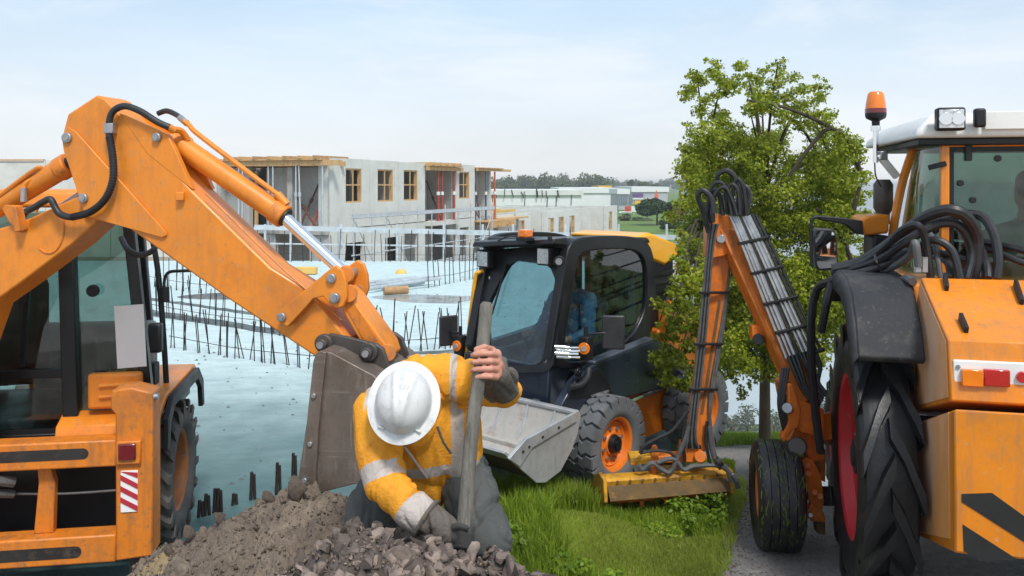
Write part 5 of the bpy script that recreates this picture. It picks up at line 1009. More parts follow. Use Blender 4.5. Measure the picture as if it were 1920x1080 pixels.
# --- rear equipment box, lower part
XL = -.645; XR = 2*XC+.645
f0 = TX(1708, 795, XL); f1 = TX(1712, 1006, XL); yr = TX(1790, 767, XL).y
zt = TX(1790, 767, XL).z; zb = TX(1797, 1048, XL).z
m = MB(); prof = [(f0.y, f1.z), (f0.y, f0.z), (yr, zt), (yr, zb)]; m.prism([(XL, a, b) for a, b in prof], Vector((XR-XL, 0, 0)))
lb = KT(m, 'lower_tank', 'tractor_orange', .012)
m = MB(); m.prism([(XL-.006, f0.y-.01, f1.z+.02), (XL-.006, f0.y-.01, f0.z-.015), (XL-.006, yr+.11, zt-.045), (XL-.006, yr+.09, zb+.035)], Vector((.012, 0, 0))); KT(m, 'side_door', 'tractor_orange_glare', .003, lb)
for yy, zz in ((f0.y-.12, f0.z-.06), (f0.y-.13, f0.z-.16)): KT(MB().cyl((XL-.02, yy, zz), (XL, yy, zz), .014, n=8), 'door_hook', 'arm_orange', 0, lb)
# chevrons on the rear face
def rearquad(pts, name, mt, y=yr, par=None, th=.005):
    m = MB(); m.prism([TY(x, y_, y)+Vector((0, -.0035, 0)) for x, y_ in pts], Vector((0, th, 0)) if len(pts) != 3 else Vector((0, th, 0))); return KT(m, name, mt, 0, par)
rearquad([(1803, 926), (1860, 924), (1925, 971), (1925, 1019), (1803, 941)], 'black_chevron', 'plate_black', par=lb); rearquad([(1805, 983), (1908, 1049), (1836, 1051), (1807, 1033)], 'black_chevron', 'plate_black', par=lb)
# --- upper part: hood with slanting top
a = [TX(x, y, XL) for x, y in ((1727, 520), (1778, 637), (1782, 752), (1694, 776), (1690, 652), (1708, 628))]
m = MB(); m.prism([(XL, p.y, p.z) for p in a], Vector((XR-XL, 0, 0))); ub = KT(m, 'upper_hood', 'tractor_orange', .010)
b_ = [TX(x, y, XL) for x, y in ((1726, 528), (1774, 640), (1778, 745), (1697, 768), (1694, 656), (1711, 632))]
m = MB(); m.prism([(XL-.004, p.y, p.z) for p in b_], Vector((.008, 0, 0))); KT(m, 'hood_side_sheet', 'tractor_orange_glare', .002, ub)
s_ = [TX(x, y, XL-.005) for x, y in ((1694, 672), (1714, 661), (1715, 728), (1695, 741))]; m = MB(); m.prism([(XL-.0065, p.y, p.z) for p in s_], Vector((.002, 0, 0))); stk = KT(m, 'warning_sticker', 'sticker_yellow', 0, ub)
s_ = [TX(x, y, XL-.006) for x, y in ((1705, 720), (1709, 685), (1714, 716))]; m = MB(); m.add([(XL-.0085, p.y, p.z) for p in s_], [(0, 1, 2)]); KT(m, 'warning_mark', 'plate_black', 0, stk, fix=False)
yh = a[1].y
def hood_pt(px, py):           # point on the slanting top
    p0 = Vector((0, a[0].y, a[0].z)); d = Vector((0, a[1].y-a[0].y, a[1].z-a[0].z)); n = Vector((1, 0, 0)).cross(d); return TS(px, py, n, n.dot(p0)), n.normalized()*(-1 if n.z < 0 else 1)
for x0, y0, x1, y1 in ((1771, 524, 1775, 546), (1800, 600, 1812, 625), (1903, 537, 1916, 572)):
    p0, nn = hood_pt(x0, y0); p1, _ = hood_pt(x1, y1); m = MB(); m.bar(p0+nn*.025, p1+nn*.015, .022, .05, side=(1, 0, 0)); KT(m, 'hood_catch', 'black_plastic', .005, ub)
# lamp panel
pa = TY(1787, 674, yh-.02); pb = TY(1787, 746, yh-.02); lp = KT(MB().bb(pa.x, XR-.05, yh-.03, yh+.0-.003, pb.z, pa.z), 'lamp_panel', 'white_paint', .008)
def lens(x0, x1, y0, y1, nm, mt):
    p0 = TY(x0, y0, yh-.05); p1 = TY(x1, y1, yh-.05); return KT(MB().bb(p0.x, p1.x, yh-.058, yh-.031, p1.z, p0.z), nm, mt, .006, lp)
lens(1803, 1844, 692, 726, 'indicator_lens', 'lens_orange'); lens(1844.5, 1894, 692, 726, 'tail_lens', 'lens_red')
q = TY(1919, 708, yh-.05); KT(MB().cyl(q, q+Vector((0, .02, 0)), .03, n=20), 'round_reflector', 'lens_red', .003, lp); q = TY(1796, 688, yh-.03); KT(MB().cyl(q+Vector((0, -.006, 0)), q+Vector((0, .01, 0)), .012, n=10), 'panel_screw', 'pin_steel', 0, lp)
# exhaust stub left of the box
q = TX(1708, 818, XL); KT(MB().cyl(q+Vector((-.13, -.05, 0)), q+Vector((.03, .05, 0)), .072, n=20), 'side_drum', 'steel_pipe', .005)
KT(MB().bb(XL+.05, XR-.05, a[3].y-.2, f0.y+.02, f0.z-.02, a[3].z+.05), 'box_neck', 'dark_steel', 0)
# --- mudguard over the left wheel
def mud(x0, x1, s):
    pr = [(-.80, 1.70), (-.70, 1.88), (-.52, 2.04), (-.28, 2.12), (.1, 2.13), (.5, 2.05), (.82, 1.85)]
    m = MB(); V = []
    for a_, b__ in pr: V += [(x0, a_, b__), (x1, a_, b__)]
    for a_, b__ in pr: V += [(x0, a_*.955, b__-.035), (x1, a_*.955, b__-.035)]
    n = len(pr); F_ = []
    for i in range(n-1): F_ += [(2*i, 2*i+1, 2*i+3, 2*i+2), (2*n+2*i, 2*n+2*i+2, 2*n+2*i+3, 2*n+2*i+1), (2*i, 2*i+2, 2*n+2*i+2, 2*n+2*i), (2*i+1, 2*n+2*i+1, 2*n+2*i+3, 2*i+3)]
    F_ += [(0, 2*n, 2*n+1, 1), (2*n-2, 2*n-1, 4*n-1, 4*n-2)]; m.add(V, F_); mg = KT(m, 'mudguard', 'fender_plastic', .012, ang=50)
    xo = x0 if s < 0 else x1; m = MB(); V = []
    for a_, b__ in pr: V += [(xo, a_*1.0, b__-.002), (xo+s*.03, a_*1.0, b__-.03), (xo+s*.035, a_*.97, b__-.13)]
    F_ = [(3*i+j, 3*i+j+1, 3*i+j+4, 3*i+j+3) for i in range(n-1) for j in range(2)]; m.add(V, F_); o = KT(m, 'mudguard_lip', 'fender_plastic', 0, mg, ang=60); o.modifiers.new('solid', 'SOLIDIFY').thickness = .012
mud(-1.04, -.67, -1); mud(2*XC+.67, 2*XC+1.04, 1)
KT(MB().bb(-.66, -.40, -.42, .25, 1.75, 2.10), 'mudguard_inner', 'tractor_orange', .02)
# fittings between mudguard and box
rd = random.Random(3)
for k in range(7):
    p = TX(1700+rd.uniform(-10, 8), 545+14*k, XL-.03); KT(MB().cyl(p, p+Vector((rd.uniform(-.05, .05), rd.uniform(-.05, .05), -.09)), .022, n=8), 'hydraulic_fitting', 'steel_pipe' if k % 2 else 'arm_orange', .003)
KT(MB().tube([TX(1712, 528, XL-.02), TX(1698, 522, XL-.04), TX(1690, 540, XL-.05), TX(1692, 590, XL-.05), TX(1698, 630, XL-.04)], .026, n=8), 'hydraulic_hose', 'hose_grey', 0)
# --- guard hoop left of the wheel
D_ = 6.2
WT(MB().tube([P(1600, 520, 5.8), P(1562, 527, 6.0), P(1538, 536, 6.15), P(1526, 560, D_), P(1521, 610, D_), P(1522, 690, D_), P(1529, 770, D_), P(1539, 850, D_)], .030, n=8), 'guard_hoop', 'black_plastic', 0)
WT(MB().tube([P(1526, 660, D_), P(1545, 655, D_-.05)], .016, n=8), 'hoop_stay', 'black_plastic', 0); WT(MB().tube([P(1560, 530, 6), P(1550, 570, 6.0), P(1540, 620, 6.1)], .03, n=8), 'hydraulic_hose', 'hose', 0)
# --- cab
yR = .12
def cp(px, py, y=yR): return TY(px, py, y)
pB0, pB1 = cp(1771, 270), cp(1771, 530)
bp_ = KT(MB().bar(cp(1771, 262), cp(1770, 540), .055, .05, side=(1, 0, 0)), 'rear_pillar', 'tractor_orange', .008)
KT(MB().bar(Vector((2*XC-pB0.x, yR, pB0.z)), Vector((2*XC-pB1.x, yR, pB1.z)), .055, .05, side=(1, 0, 0)), 'rear_pillar', 'tractor_orange', .008)
fl = [TY(1712, 280, .85), TY(1690, 350, .95), TY(1673, 445, .95), TY(1665, 540, .95)]
KT(MB().tube(fl, .032, n=8), 'side_pillar', 'tractor_orange', 0); KT(MB().tube([Vector((2*XC-p.x, p.y, p.z)) for p in fl], .032, n=8), 'side_pillar', 'tractor_orange', 0)
m = MB(); V = []
for t in np.linspace(0, 1, 6):
    a0 = cp(1764, 275).lerp(TY(1713, 290, .82), t); a1 = cp(1764, 535).lerp(TY(1672, 535, .92), t); bul = Vector((-.05*math.sin(math.pi*t), -.05*math.sin(math.pi*t), 0)); V += [a0+bul, a1+bul]
m.add(V, [(2*i, 2*i+1, 2*i+3, 2*i+2) for i in range(5)]); KT(m, 'side_glass', 'tractor_glass', 0, ang=60)
m = MB(); m.add([Vector((2*XC-p.x, p.y, p.z)) for p in V], [(2*i, 2*i+1, 2*i+3, 2*i+2) for i in range(5)]); KT(m, 'side_glass', 'tractor_glass', 0, ang=60)
xb = pB0.x; zr0, zr1 = cp(1800, 276).z, cp(1800, 520).z; xm = 2*XC-xb
m = MB(); m.add([(xb+.04, yR, zr1), (xm-.04, yR, zr1), (xm-.04, yR, zr0), (xb+.04, yR, zr0)], [(0, 1, 2, 3)]); KT(m, 'rear_window', 'tractor_glass', 0)
for (x0, x1, z0, z1) in ((xb+.028, xb+.055, zr1, zr0), (xm-.055, xm-.028, zr1, zr0), (xb+.055, xm-.055, zr0-.03, zr0)): KT(MB().bb(x0, x1, yR-.018, yR+.012, z0, z1), 'window_seal', 'black_plastic', .004)
KT(MB().bb(xb-.02, xm+.02, yR-.03, yR+.05, zr0+.002, zr0+.075), 'rear_header', 'tractor_orange', .01); KT(MB().bb(xb-.25, xm+.25, yR-.02, .95, 1.55, zr1-.01), 'cab_base', 'tractor_orange', .02)
KT(MB().bar(TY(1707, 275, .85), cp(1771, 264), .05, .06), 'side_header', 'tractor_orange', .008)
m = MB(); V = [(-.35, 1.75, 1.9), (XC*2+.35, 1.75, 1.9), (XC*2+.25, 1.55, 3.0), (-.25, 1.55, 3.0)]; m.add(V, [(0, 1, 2, 3)]); KT(m, 'windscreen', 'tractor_glass', 0)
for x_ in (-.33, XC*2+.33): KT(MB().bar((x_, 1.75, 1.9), (x_+(.1 if x_ < 0 else -.1), 1.55, 3.0), .06, .06), 'front_pillar', 'tractor_orange', .008)
for x, y in ((1800, 343), (1823, 375), (1870, 297)): q = cp(x, y); KT(MB().cyl(q+Vector((0, -.02, 0)), q, .022, n=12), 'window_knob', 'black_plastic', .003)
q = cp(1814, 285); KT(MB().bb(q.x-.022, q.x+.022, yR-.035, yR-.005, q.z-.06, q.z+.13), 'window_hinge', 'black_plastic', .006); q = cp(1757, 312); KT(MB().bar(q+Vector((-.06, -.03, -.01)), q+Vector((.05, -.03, .02)), .02, .035), 'door_handle', 'black_plastic', .005)
# roof: white shell with sloping left flank, dark underside
zt_, zb_ = cp(1860, 209, yR-.1).z, cp(1860, 257, yR-.1).z
xl_t = cp(1750, 218, yR-.05).x; xl_b = cp(1712, 256, yR-.05).x
def rf(xa, xb2, y, z): return [(xa, y, z), (xb2, y, z)]
m = MB(); V = [(xl_b, yR-.10, zb_), (xm*1+ (xb-xl_b), yR-.10, zb_), (xl_b+.02, yR-.10, zb_+.06), (xm+(xb-xl_b)-.02, yR-.10, zb_+.06), (xl_t, yR-.03, zt_), (2*XC-xl_t, yR-.03, zt_),
               (xl_b-.06, 1.75, zb_), (2*XC-xl_b+.06, 1.75, zb_), (xl_b-.04, 1.75, zb_+.06), (2*XC-xl_b+.04, 1.75, zb_+.06), (xl_t-.03, 1.65, zt_), (2*XC-xl_t+.03, 1.65, zt_)]
F_ = [(0, 1, 3, 2), (2, 3, 5, 4), (7, 6, 8, 9), (9, 8, 10, 11), (4, 5, 11, 10), (0, 2, 8, 6), (2, 4, 10, 8), (1, 7, 9, 3), (3, 9, 11, 5), (0, 6, 7, 1)]
m.add(V, F_); rfo = KT(m, 'cab_roof', 'white_paint', .025, seg=3); KT(MB().bb(xl_b+.03, 2*XC-xl_b-.03, yR-.07, 1.7, zb_-.05, zb_-.002), 'roof_lining', 'black_plastic', .01)
q0 = cp(1846, 209, yR-.12); q1 = cp(1930, 242, yR-.12); KT(MB().bb(q0.x, XC*2-q0.x, yR-.125, yR-.085, q1.z, q0.z), 'roof_rear_panel', 'white_paint', .006)
a0, a1 = cp(1753, 203, yR-.16), cp(1807, 245, yR-.16); wl = KT(MB().bb(a0.x, a1.x, yR-.22, yR-.13, a1.z, a0.z), 'work_light', 'black_plastic', .015)
KT(MB().bb(a0.x+.012, a1.x-.012, yR-.226, yR-.2205, a1.z+.015, a0.z-.015), 'light_lens', 'lens_clear', .004, wl)
for k in (0, 1): c = Vector((a0.x+(a1.x-a0.x)*(.29+.42*k), yR-.228, (a0.z+a1.z)/2)); KT(MB().cyl(c, c+Vector((0, -.006, 0)), .042, n=18), 'reflector', 'chrome', .002, wl)
a0, a1 = cp(1824, 204, yR-.14), cp(1846, 239, yR-.14); KT(MB().bb(a0.x, a1.x, yR-.19, yR-.126, a1.z, a0.z), 'roof_vent', 'black_plastic', .015)
# beacon on its pole
D_ = 6.6
b0, b1 = P(1642, 222, D_), P(1642, 172, D_)
bs = WT(MB().lathe([(.001, -.085), (.028, -.085), (.03, -.02), (.070, 0), (.078, .02), (.078, .055)], b0, (0, 0, 1), 24), 'beacon_base', 'black_plastic', 0)
WT(MB().lathe([(.077, .055), (.074, .10), (.060, .185), (.045, .205), (.001, .21)], b0, (0, 0, 1), 24), 'beacon', 'lens_orange', 0); WT(MB().lathe([(.079, .04), (.079, .075)], b0, (0, 0, 1), 24), 'beacon_ring', 'lens_dark_red', 0)
WT(MB().cyl(P(1642, 242, D_), P(1642, 305, D_), .02, n=12).cyl(P(1642, 236, D_), P(1642, 246, D_), .036, n=12), 'beacon_pole', 'chrome', 0)
WT(MB().bar(P(1648, 290, D_), P(1682, 332, D_), .05, .05), 'beacon_bracket', 'white_paint', .006); WT(MB().box(P(1655, 292, D_), (.06, .06, .07)), 'bracket_joint', 'pin_steel', .008); WT(MB().tube([P(1640, 305, D_), P(1642, 330, D_), P(1652, 350, D_)], .006, n=5), 'beacon_cable', 'hose', 0)
# exhaust, intake and mirror
WT(MB().lathe([(.001, 0), (.05, 0), (.05, .08), (.075, .13), (.075, .32), (.05, .36), (.001, .36)], P(1656, 420, 6.9), (0, 0, 1), 20), 'exhaust_silencer', 'bucket_dark', 0)
m = MB(); m.prism([P(x, y, 6.5) for x, y in ((1615, 411), (1625, 405), (1669, 402), (1667, 438), (1620, 442))], Vector((.05, .35, 0))); WT(m, 'air_filter_cover', 'tractor_orange', .02)
WT(MB().box(P(1643, 462, 6.6), (.13, .2, .18)), 'filter_base', 'black_plastic', .02)
m = MB(); m.prism([P(x, y, 6.45) for x, y in ((1532, 404), (1580, 408), (1618, 414), (1620, 441), (1606, 438), (1586, 421), (1536, 412))], Vector((0, .05, 0))); WT(m, 'mirror_bracket', 'black_plastic', .008)
WT(MB().tube([P(1540, 407, 6.4), P(1526, 408, 6.4), P(1521, 420, 6.4), P(1521, 470, 6.4), P(1523, 500, 6.4)], .013, n=8), 'mirror_tube', 'black_plastic', 0)
mo = rs([P(x, y, 6.38) for x, y in ((1523, 427), (1568, 430), (1573, 505), (1529, 508))], 32, .1); mn = rs([P(x, y, 6.375) for x, y in ((1527, 432), (1565, 434), (1569, 501), (1532, 504))], 32, .1)
m = MB(); m.prism(mo, Vector((.01, .06, 0))); mh = WT(m, 'mirror_housing', 'mirror_back', .008); m = MB(); m.prism([p+Vector((0, -.008, 0)) for p in mn], Vector((0, .006, 0))); WT(m, 'mirror_glass', 'mirror_glass', 0, mh)
# hoses looping over the mudguard
rd = random.Random(9)
base = [(1556, 514), (1600, 500), (1650, 480), (1700, 458), (1740, 452), (1775, 470), (1795, 520)]
specs = [([(1560, 505), (1610, 492), (1660, 462), (1700, 430), (1745, 402), (1785, 394), (1815, 410), (1832, 450), (1828, 522)], .038),
         ([(1562, 512), (1615, 500), (1660, 480), (1700, 452), (1760, 420), (1800, 425), (1822, 470), (1812, 522)], .030),
         ([(1566, 520), (1620, 510), (1670, 492), (1715, 470), (1750, 450), (1785, 470), (1800, 522)], .026),
         ([(1565, 518), (1620, 514), (1670, 502), (1705, 480), (1716, 455), (1722, 500)], .024),
         ([(1565, 508), (1620, 492), (1662, 460), (1690, 432), (1720, 422), (1735, 450), (1745, 520)], .024),
         ([(1700, 440), (1760, 412), (1830, 402), (1860, 430), (1872, 480), (1868, 522)], .030),
         ([(1740, 430), (1800, 440), (1850, 455), (1920, 470), (1960, 490)], .024), ([(1730, 470), (1800, 460), (1860, 470), (1925, 495), (1970, 500)], .022),
         ([(1720, 428), (1745, 440), (1757, 480), (1764, 522)], .018), ([(1690, 470), (1740, 478), (1775, 490), (1782, 522)], .024), ([(1780, 440), (1830, 452), (1848, 490), (1852, 522)], .026), ([(1600, 505), (1660, 488), (1720, 470), (1790, 480), (1835, 505), (1840, 522)], .022)]
for k, (pp, r_) in enumerate(specs):
    nP = len(pp); WT(MB().tube([P(x, y, 5.95-.55*min(1, i/(nP*.6))+.05*math.sin(k*2.1+i)) for i, (x, y) in enumerate(pp)], r_, n=9), 'hydraulic_hose', 'hose' if k not in (3, 8) else 'hose_grey', 0)
for x in (1720, 1733): WT(MB().cyl(P(x, 482, 5.36), P(x, 510, 5.36), .022, n=8), 'hose_fitting', 'steel_pipe', 0)
WT(MB().tube([P(1640, 478, 5.62), P(1644, 492, 5.55), P(1652, 505, 5.6)], .008, n=5), 'hose_tie', 'hose', 0)

# ------------------------------------------------------------------ boom mower of the tractor
def beam(p0, p1, w, h, name, mt, par=None, bevel=.008): m = MB(); m.bar(p0, p1, w, h, side=(1, 0, 0)); return WT(m, name, mt, bevel, par)
e_top = P(1362, 428, 6.95); e_bot = P(1512, 752, 6.45)
ib = beam(e_top, e_bot, .17, .17, 'inner_boom', 'arm_orange')
# glare on the lower flank painted as a pale bar, and the ram rod
beam(P(1375, 470, 6.9), P(1462, 640, 6.6), .085, .12, 'boom_flank_glare', 'tractor_orange_glare'); WT(MB().cyl(P(1362, 446, 6.95), P(1380, 480, 6.88), .028, n=14), 'boom_ram_rod', 'chrome', 0)
ob_t = P(1350, 452, 7.0); ob_b = P(1305, 838, 7.0)
ob = beam(ob_t, ob_b, .155, .16, 'outer_boom', 'arm_orange')
beam(P(1345, 560, 7.0)+Vector((-.0, -.084, 0)), P(1312, 770, 7.0)+Vector((0, -.084, 0)), .02, .01, 'boom_rib', 'mower_rust', ob, 0)
m = MB(); m.prism([P(x, y, 6.86) for x, y in ((1331, 430), (1345, 402), (1372, 404), (1384, 430), (1372, 470), (1360, 480), (1330, 486))], Vector((0, .24, 0))); WT(m, 'boom_knuckle', 'arm_orange', .01)
WT(MB().cyl(P(1352, 448, 6.83), P(1352, 448, 7.13), .035, n=14), 'knuckle_pin', 'pin_steel', .004)
# pipes and hoses along the inner boom
for k in range(9):
    off = -22+8.2*k; r_ = .019 if k in (2, 5) else .012
    mt = 'steel_pipe' if k in (0, 1, 2, 4, 5, 6) else 'hose'
    a0 = P(1385+off*.72, 408-abs(off)*.15, 6.78); a1 = P(1497+off*1.0, 668-off*.2, 6.42)
    WT(MB().tube([a0, a0.lerp(a1, .3)+Vector((0, -.01, .005)), a0.lerp(a1, .7), a1], r_, n=7), 'boom_pipe', mt, 0, ib)
for t in (.18, .40, .62, .82):
    a0 = P(1365, 412, 6.76).lerp(P(1474, 674, 6.40), t); a1 = P(1420, 400, 6.76).lerp(P(1545, 656, 6.40), t); WT(MB().bar(a0, a1, .04, .022), 'pipe_clamp', 'black_plastic', .004, ib)
for k in range(8):
    a0 = (1478+7*k, 668-2*k); c = rd.uniform(-3, 3); WT(MB().tube([P(a0[0], a0[1], 6.40), P(a0[0]+14+c, a0[1]+34, 6.36), P(1508+4*k+c, 735-3*k, 6.34), P(1535+2*k, 765-4*k, 6.3)], .015, n=7), 'hydraulic_hose', 'hose', 0)
# hose loops over the elbow
loops = [((1329, 436), (1318, 395), (1309, 368), (1318, 357), (1334, 372), (1340, 400)), ((1328, 425), (1328, 375), (1338, 345), (1356, 345), (1366, 372), (1372, 404)), ((1334, 420), (1333, 372), (1342, 356), (1352, 372), (1356, 404)), ((1346, 344), (1346, 328), (1362, 320), (1378, 332), (1386, 360), (1392, 404)),
         ((1364, 400), (1362, 364), (1372, 346), (1384, 360), (1388, 404)), ((1372, 404), (1374, 360), (1382, 336), (1394, 352), (1400, 404)), ((1380, 404), (1388, 362), (1398, 350), (1405, 368), (1398, 404)), ((1352, 404), (1350, 374), (1342, 356), (1336, 372), (1338, 416)), ((1334, 404), (1342, 362), (1360, 352), (1374, 378), (1382, 404))]
for k, lp_ in enumerate(loops): WT(MB().tube([P(x, y, 6.80+.05*(k % 4)-.02*i) for i, (x, y) in enumerate(lp_)], .016 if k % 3 else .022, n=8), 'hose_loop', 'hose', 0)
for k in range(5): WT(MB().tube([P(1330+4*k, 420, 6.82), P(1326-1.5*k+4*k, 470, 6.86), P(1312+3*k-2, 640, 6.88), P(1292+3*k, 800, 6.88), P(1286+6*k, 840, 6.9)], .011, n=7), 'boom_pipe', 'hose' if k % 2 else 'hose_grey', 0, ob)
for k in range(2): WT(MB().tube([P(1370, 470, 6.95), P(1358-4*k, 600, 6.92), P(1336-4*k, 740, 6.9), P(1330+3*k, 800, 6.9), P(1338, 840, 6.9), P(1350, 880, 6.9)], .012, n=7), 'boom_pipe', 'hose_grey', 0, ob)
for t in (.25, .5, .72): WT(MB().bar(P(1322, 452, 6.84).lerp(P(1282, 838, 6.86), t), P(1376, 452, 6.9).lerp(P(1334, 838, 6.9), t), .03, .02), 'pipe_clamp', 'black_plastic', .003, ob)
WT(MB().box(P(1419, 622, 6.7), (.10, .10, .11)), 'link_bracket', 'arm_orange', .01); WT(MB().cyl(P(1422, 636, 6.62), P(1422, 636, 6.8), .045, n=14), 'link_roller', 'black_plastic', .004)
# base castings beside the tractor wheel
def wpl(pts, D, th, name, mt='arm_orange', bevel=.008, par=None): m = MB(); m.prism([P(x, y, D) for x, y in pts], Vector((0, th, 0))); return WT(m, name, mt, bevel, par)
wpl([(1474, 728), (1482, 722), (1500, 748), (1546, 768), (1546, 822), (1500, 810), (1486, 790)], 6.35, .3, 'boom_base')
wpl([(1478, 722), (1486, 720), (1502, 770), (1498, 800), (1484, 808), (1470, 830), (1466, 822), (1480, 790)], 6.30, .05, 'base_flange')
wpl([(1488, 806), (1540, 818), (1548, 862), (1520, 868), (1512, 850), (1496, 860), (1476, 832)], 6.45, .22, 'swivel_casting')
WT(MB().cyl(P(1495, 838, 6.26), P(1497, 836, 6.6), .068, n=22), 'swivel_motor', 'bucket_dark', .01)
ea = wpl([(1498, 868), (1510, 858), (1524, 862), (1540, 892), (1546, 942), (1540, 966), (1516, 938), (1500, 900)], 6.38, .07, 'support_plate')
for x, y in ((1514, 872), (1516, 888), (1528, 923), (1538, 931)): WT(MB().cyl(P(x, y, 6.35), P(x, y, 6.40), .024, n=12), 'plate_bolt', 'arm_orange', .004, ea)
wpl([(1514, 958), (1522, 944), (1546, 962), (1548, 980), (1524, 978), (1516, 972)], 6.36, .06, 'support_plate'); WT(MB().cyl(P(1520, 966, 6.33), P(1520, 966, 6.45), .018, n=12), 'plate_bolt', 'pin_steel', .003); wpl([(1530, 975), (1548, 968), (1548, 1005), (1532, 1000)], 6.42, .08, 'tow_hook', 'mower_rust')
wpl([(1534, 840), (1548, 842), (1548, 905), (1538, 900)], 6.5, .12, 'base_column')
wpl([(1496, 898), (1506, 896), (1508, 952), (1498, 954)], 6.34, .14, 'axle_flange'); WT(MB().cyl(P(1490, 925, 6.41), P(1512, 925, 6.41), .05, n=16), 'wheel_axle', 'dark_steel', .004)
WT(MB().cyl(P(1476, 765, 6.25), P(1482, 770, 6.4), .038, n=14), 'base_pin', 'pin_steel', .004)
for k in range(3): WT(MB().tube([P(1468+5*k, 690, 6.38), P(1460+4*k, 750, 6.33), P(1466+3*k, 790, 6.33), P(1474+2*k, 810, 6.35), P(1474+2*k, 740, 6.37)], .014, n=7), 'hydraulic_hose', 'hose', 0)
beam(P(1546, 800, 6.5), P(1640, 830, 6.9), .16, .2, 'mounting_beam', 'arm_orange'); beam(P(1546, 930, 6.45), P(1640, 930, 6.8), .12, .14, 'mounting_beam', 'dark_steel')
WM = T(P(1456, 927, 6.42)) @ Matrix.Rotation(R(-9), 4, 'Z'); wheel(tr, WM, .40, .335, .22, 'rib', 'rubber_wet', 'rim_orange', 0, 0, .3, 1, .06, 6, 'dark_steel', world=True)
rg2 = np.random.default_rng(5); n_ = 420; th_ = rg2.uniform(0, 2*np.pi, n_); hx = rg2.uniform(-.16, .16, n_); rr_ = .402; Vb = np.zeros((n_, 4, 3)); ln_ = rg2.uniform(.02, .06, n_); al_ = rg2.uniform(-.6, .6, n_); w_ = .0022
for q_ in range(4):
    e_ = (-1, 1, 1, -1)[q_]*ln_/2; f_ = (-1, -1, 1, 1)[q_]*w_; t_ = th_+(e_*np.cos(al_)-f_*np.sin(al_))/rr_; h_ = hx+e_*np.sin(al_)+f_*np.cos(al_); Vb[:, q_] = np.stack([h_, rr_*np.cos(t_), rr_*np.sin(t_)], -1)
WMn = np.array(WM); leafmat('clipping', (.10, .17, .03), (.16, .23, .04), (.28, .30, .10), .3, .6); cg_ = npmesh('grass_clippings', Vb.reshape(-1, 3) @ WMn[:3, :3].T+WMn[:3, 3], np.arange(n_*4).reshape(-1, 4), 'clipping', tr); cg_['kind'] = 'stuff'
# mower head
hl, hr = P(1132, 905, 6.85), P(1364, 889, 7.0); hd = (hr-hl).normalized(); up = Vector((0, 0, 1)); bkw = hd.cross(up).normalized()*-1
if bkw.y < 0: bkw = -bkw
def H(t, y, z): return hl.lerp(hr, t)+bkw*y+up*z
m = MB(); pr = [(-.04, .02), (-.02, .035), (.10, .035), (.24, -.03), (.36, -.16), (.34, -.17), (.22, -.05), (.09, .01), (.0, .005), (-.025, -.03)]
m.prism([H(0, y, z) for y, z in pr], hr-hl); hs = WT(m, 'mower_housing', 'mower_yellow', .006)
m = MB(); m.prism([H(.02, -.036, -.02), H(1, -.036, -.015), H(1, -.075, -.115), H(.03, -.085, -.125)], bkw*.012+up*.004); WT(m, 'front_flap', 'mower_rust', .003, hs)
for k in range(9): q = H(.1+.1*k, -.034, .012); WT(MB().cyl(q, q-bkw*.012, .012, n=8), 'housing_bolt', 'mower_rust', 0, hs)
for t in (-.015, 1.0): m = MB(); m.prism([H(t, y, z) for y, z in ((-.05, .04), (.11, .045), (.26, -.02), (.38, -.17), (.36, -.21), (.05, -.21), (-.08, -.13))], hd*.03); WT(m, 'end_plate', 'mower_yellow', .005, hs)
ro = WT(MB().cyl(H(.06, .10, -.15), H(.99, .10, -.15), .06, n=16), 'rotor', 'arm_orange', 0)
for k in range(26):
    t = .07+.9*k/25; a_ = k*2.4; dv = bkw*math.cos(a_)+up*math.sin(a_); c = H(t, .10, -.15); m = MB(); m.bar(c+dv*.05, c+dv*.105, .035, .012, side=hd); WT(m, 'flail', 'arm_orange', .002, ro)
WT(MB().cyl(H(-.0, .32, -.17), H(1, .32, -.17), .04, n=14), 'rear_roller', 'mower_rust', 0)
wpl([(1181, 857), (1229, 855), (1230, 870), (1182, 873)], 6.95, .16, 'head_arm', 'mower_yellow', .008); wpl([(1226, 856), (1290, 853), (1292, 866), (1228, 870)], 6.98, .12, 'head_arm', 'arm_orange', .008)
wpl([(1222, 846), (1226, 838), (1233, 838), (1236, 870), (1230, 890), (1222, 890)], 6.93, .06, 'head_bracket', 'arm_orange', .006); wpl([(1280, 834), (1316, 832), (1318, 846), (1306, 868), (1286, 868), (1278, 850)], 6.92, .16, 'head_pivot', 'arm_orange', .01)
WT(MB().cyl(P(1313, 856, 6.88), P(1313, 856, 7.1), .048, n=18), 'pivot_cap', 'arm_orange', .006); wpl([(1236, 872), (1270, 868), (1276, 884), (1232, 888)], 7.0, .2, 'head_saddle', 'mower_rust', .008)
WT(MB().lathe([(.001, 0), (.075, 0), (.085, .03), (.07, .09), (.03, .1), (.001, .1)], H(1.03, .2, -.10), hd, 20), 'rotor_motor', 'mower_rust', 0)
for pp, r_ in (([(1290, 770), (1262, 806), (1236, 820), (1210, 835), (1200, 850)], .016), ([(1292, 800), (1270, 860), (1256, 885), (1240, 880), (1222, 868), (1205, 880), (1198, 872)], .02), ([(1232, 868), (1262, 860), (1282, 880), (1300, 874), (1340, 872), (1362, 880), (1378, 900), (1384, 915)], .02), ([(1330, 800), (1336, 850), (1348, 868), (1362, 878), (1372, 905)], .018), ([(1284, 780), (1280, 830), (1284, 860), (1276, 880)], .014), ([(1326, 790), (1324, 830), (1332, 870)], .014), ([(1200, 850), (1230, 845), (1258, 850), (1272, 872)], .012)):
    WT(MB().tube([P(x, y, 6.88) for x, y in pp], r_, n=8), 'head_hose', 'hose_grey' if r_ > .017 else 'hose', 0)
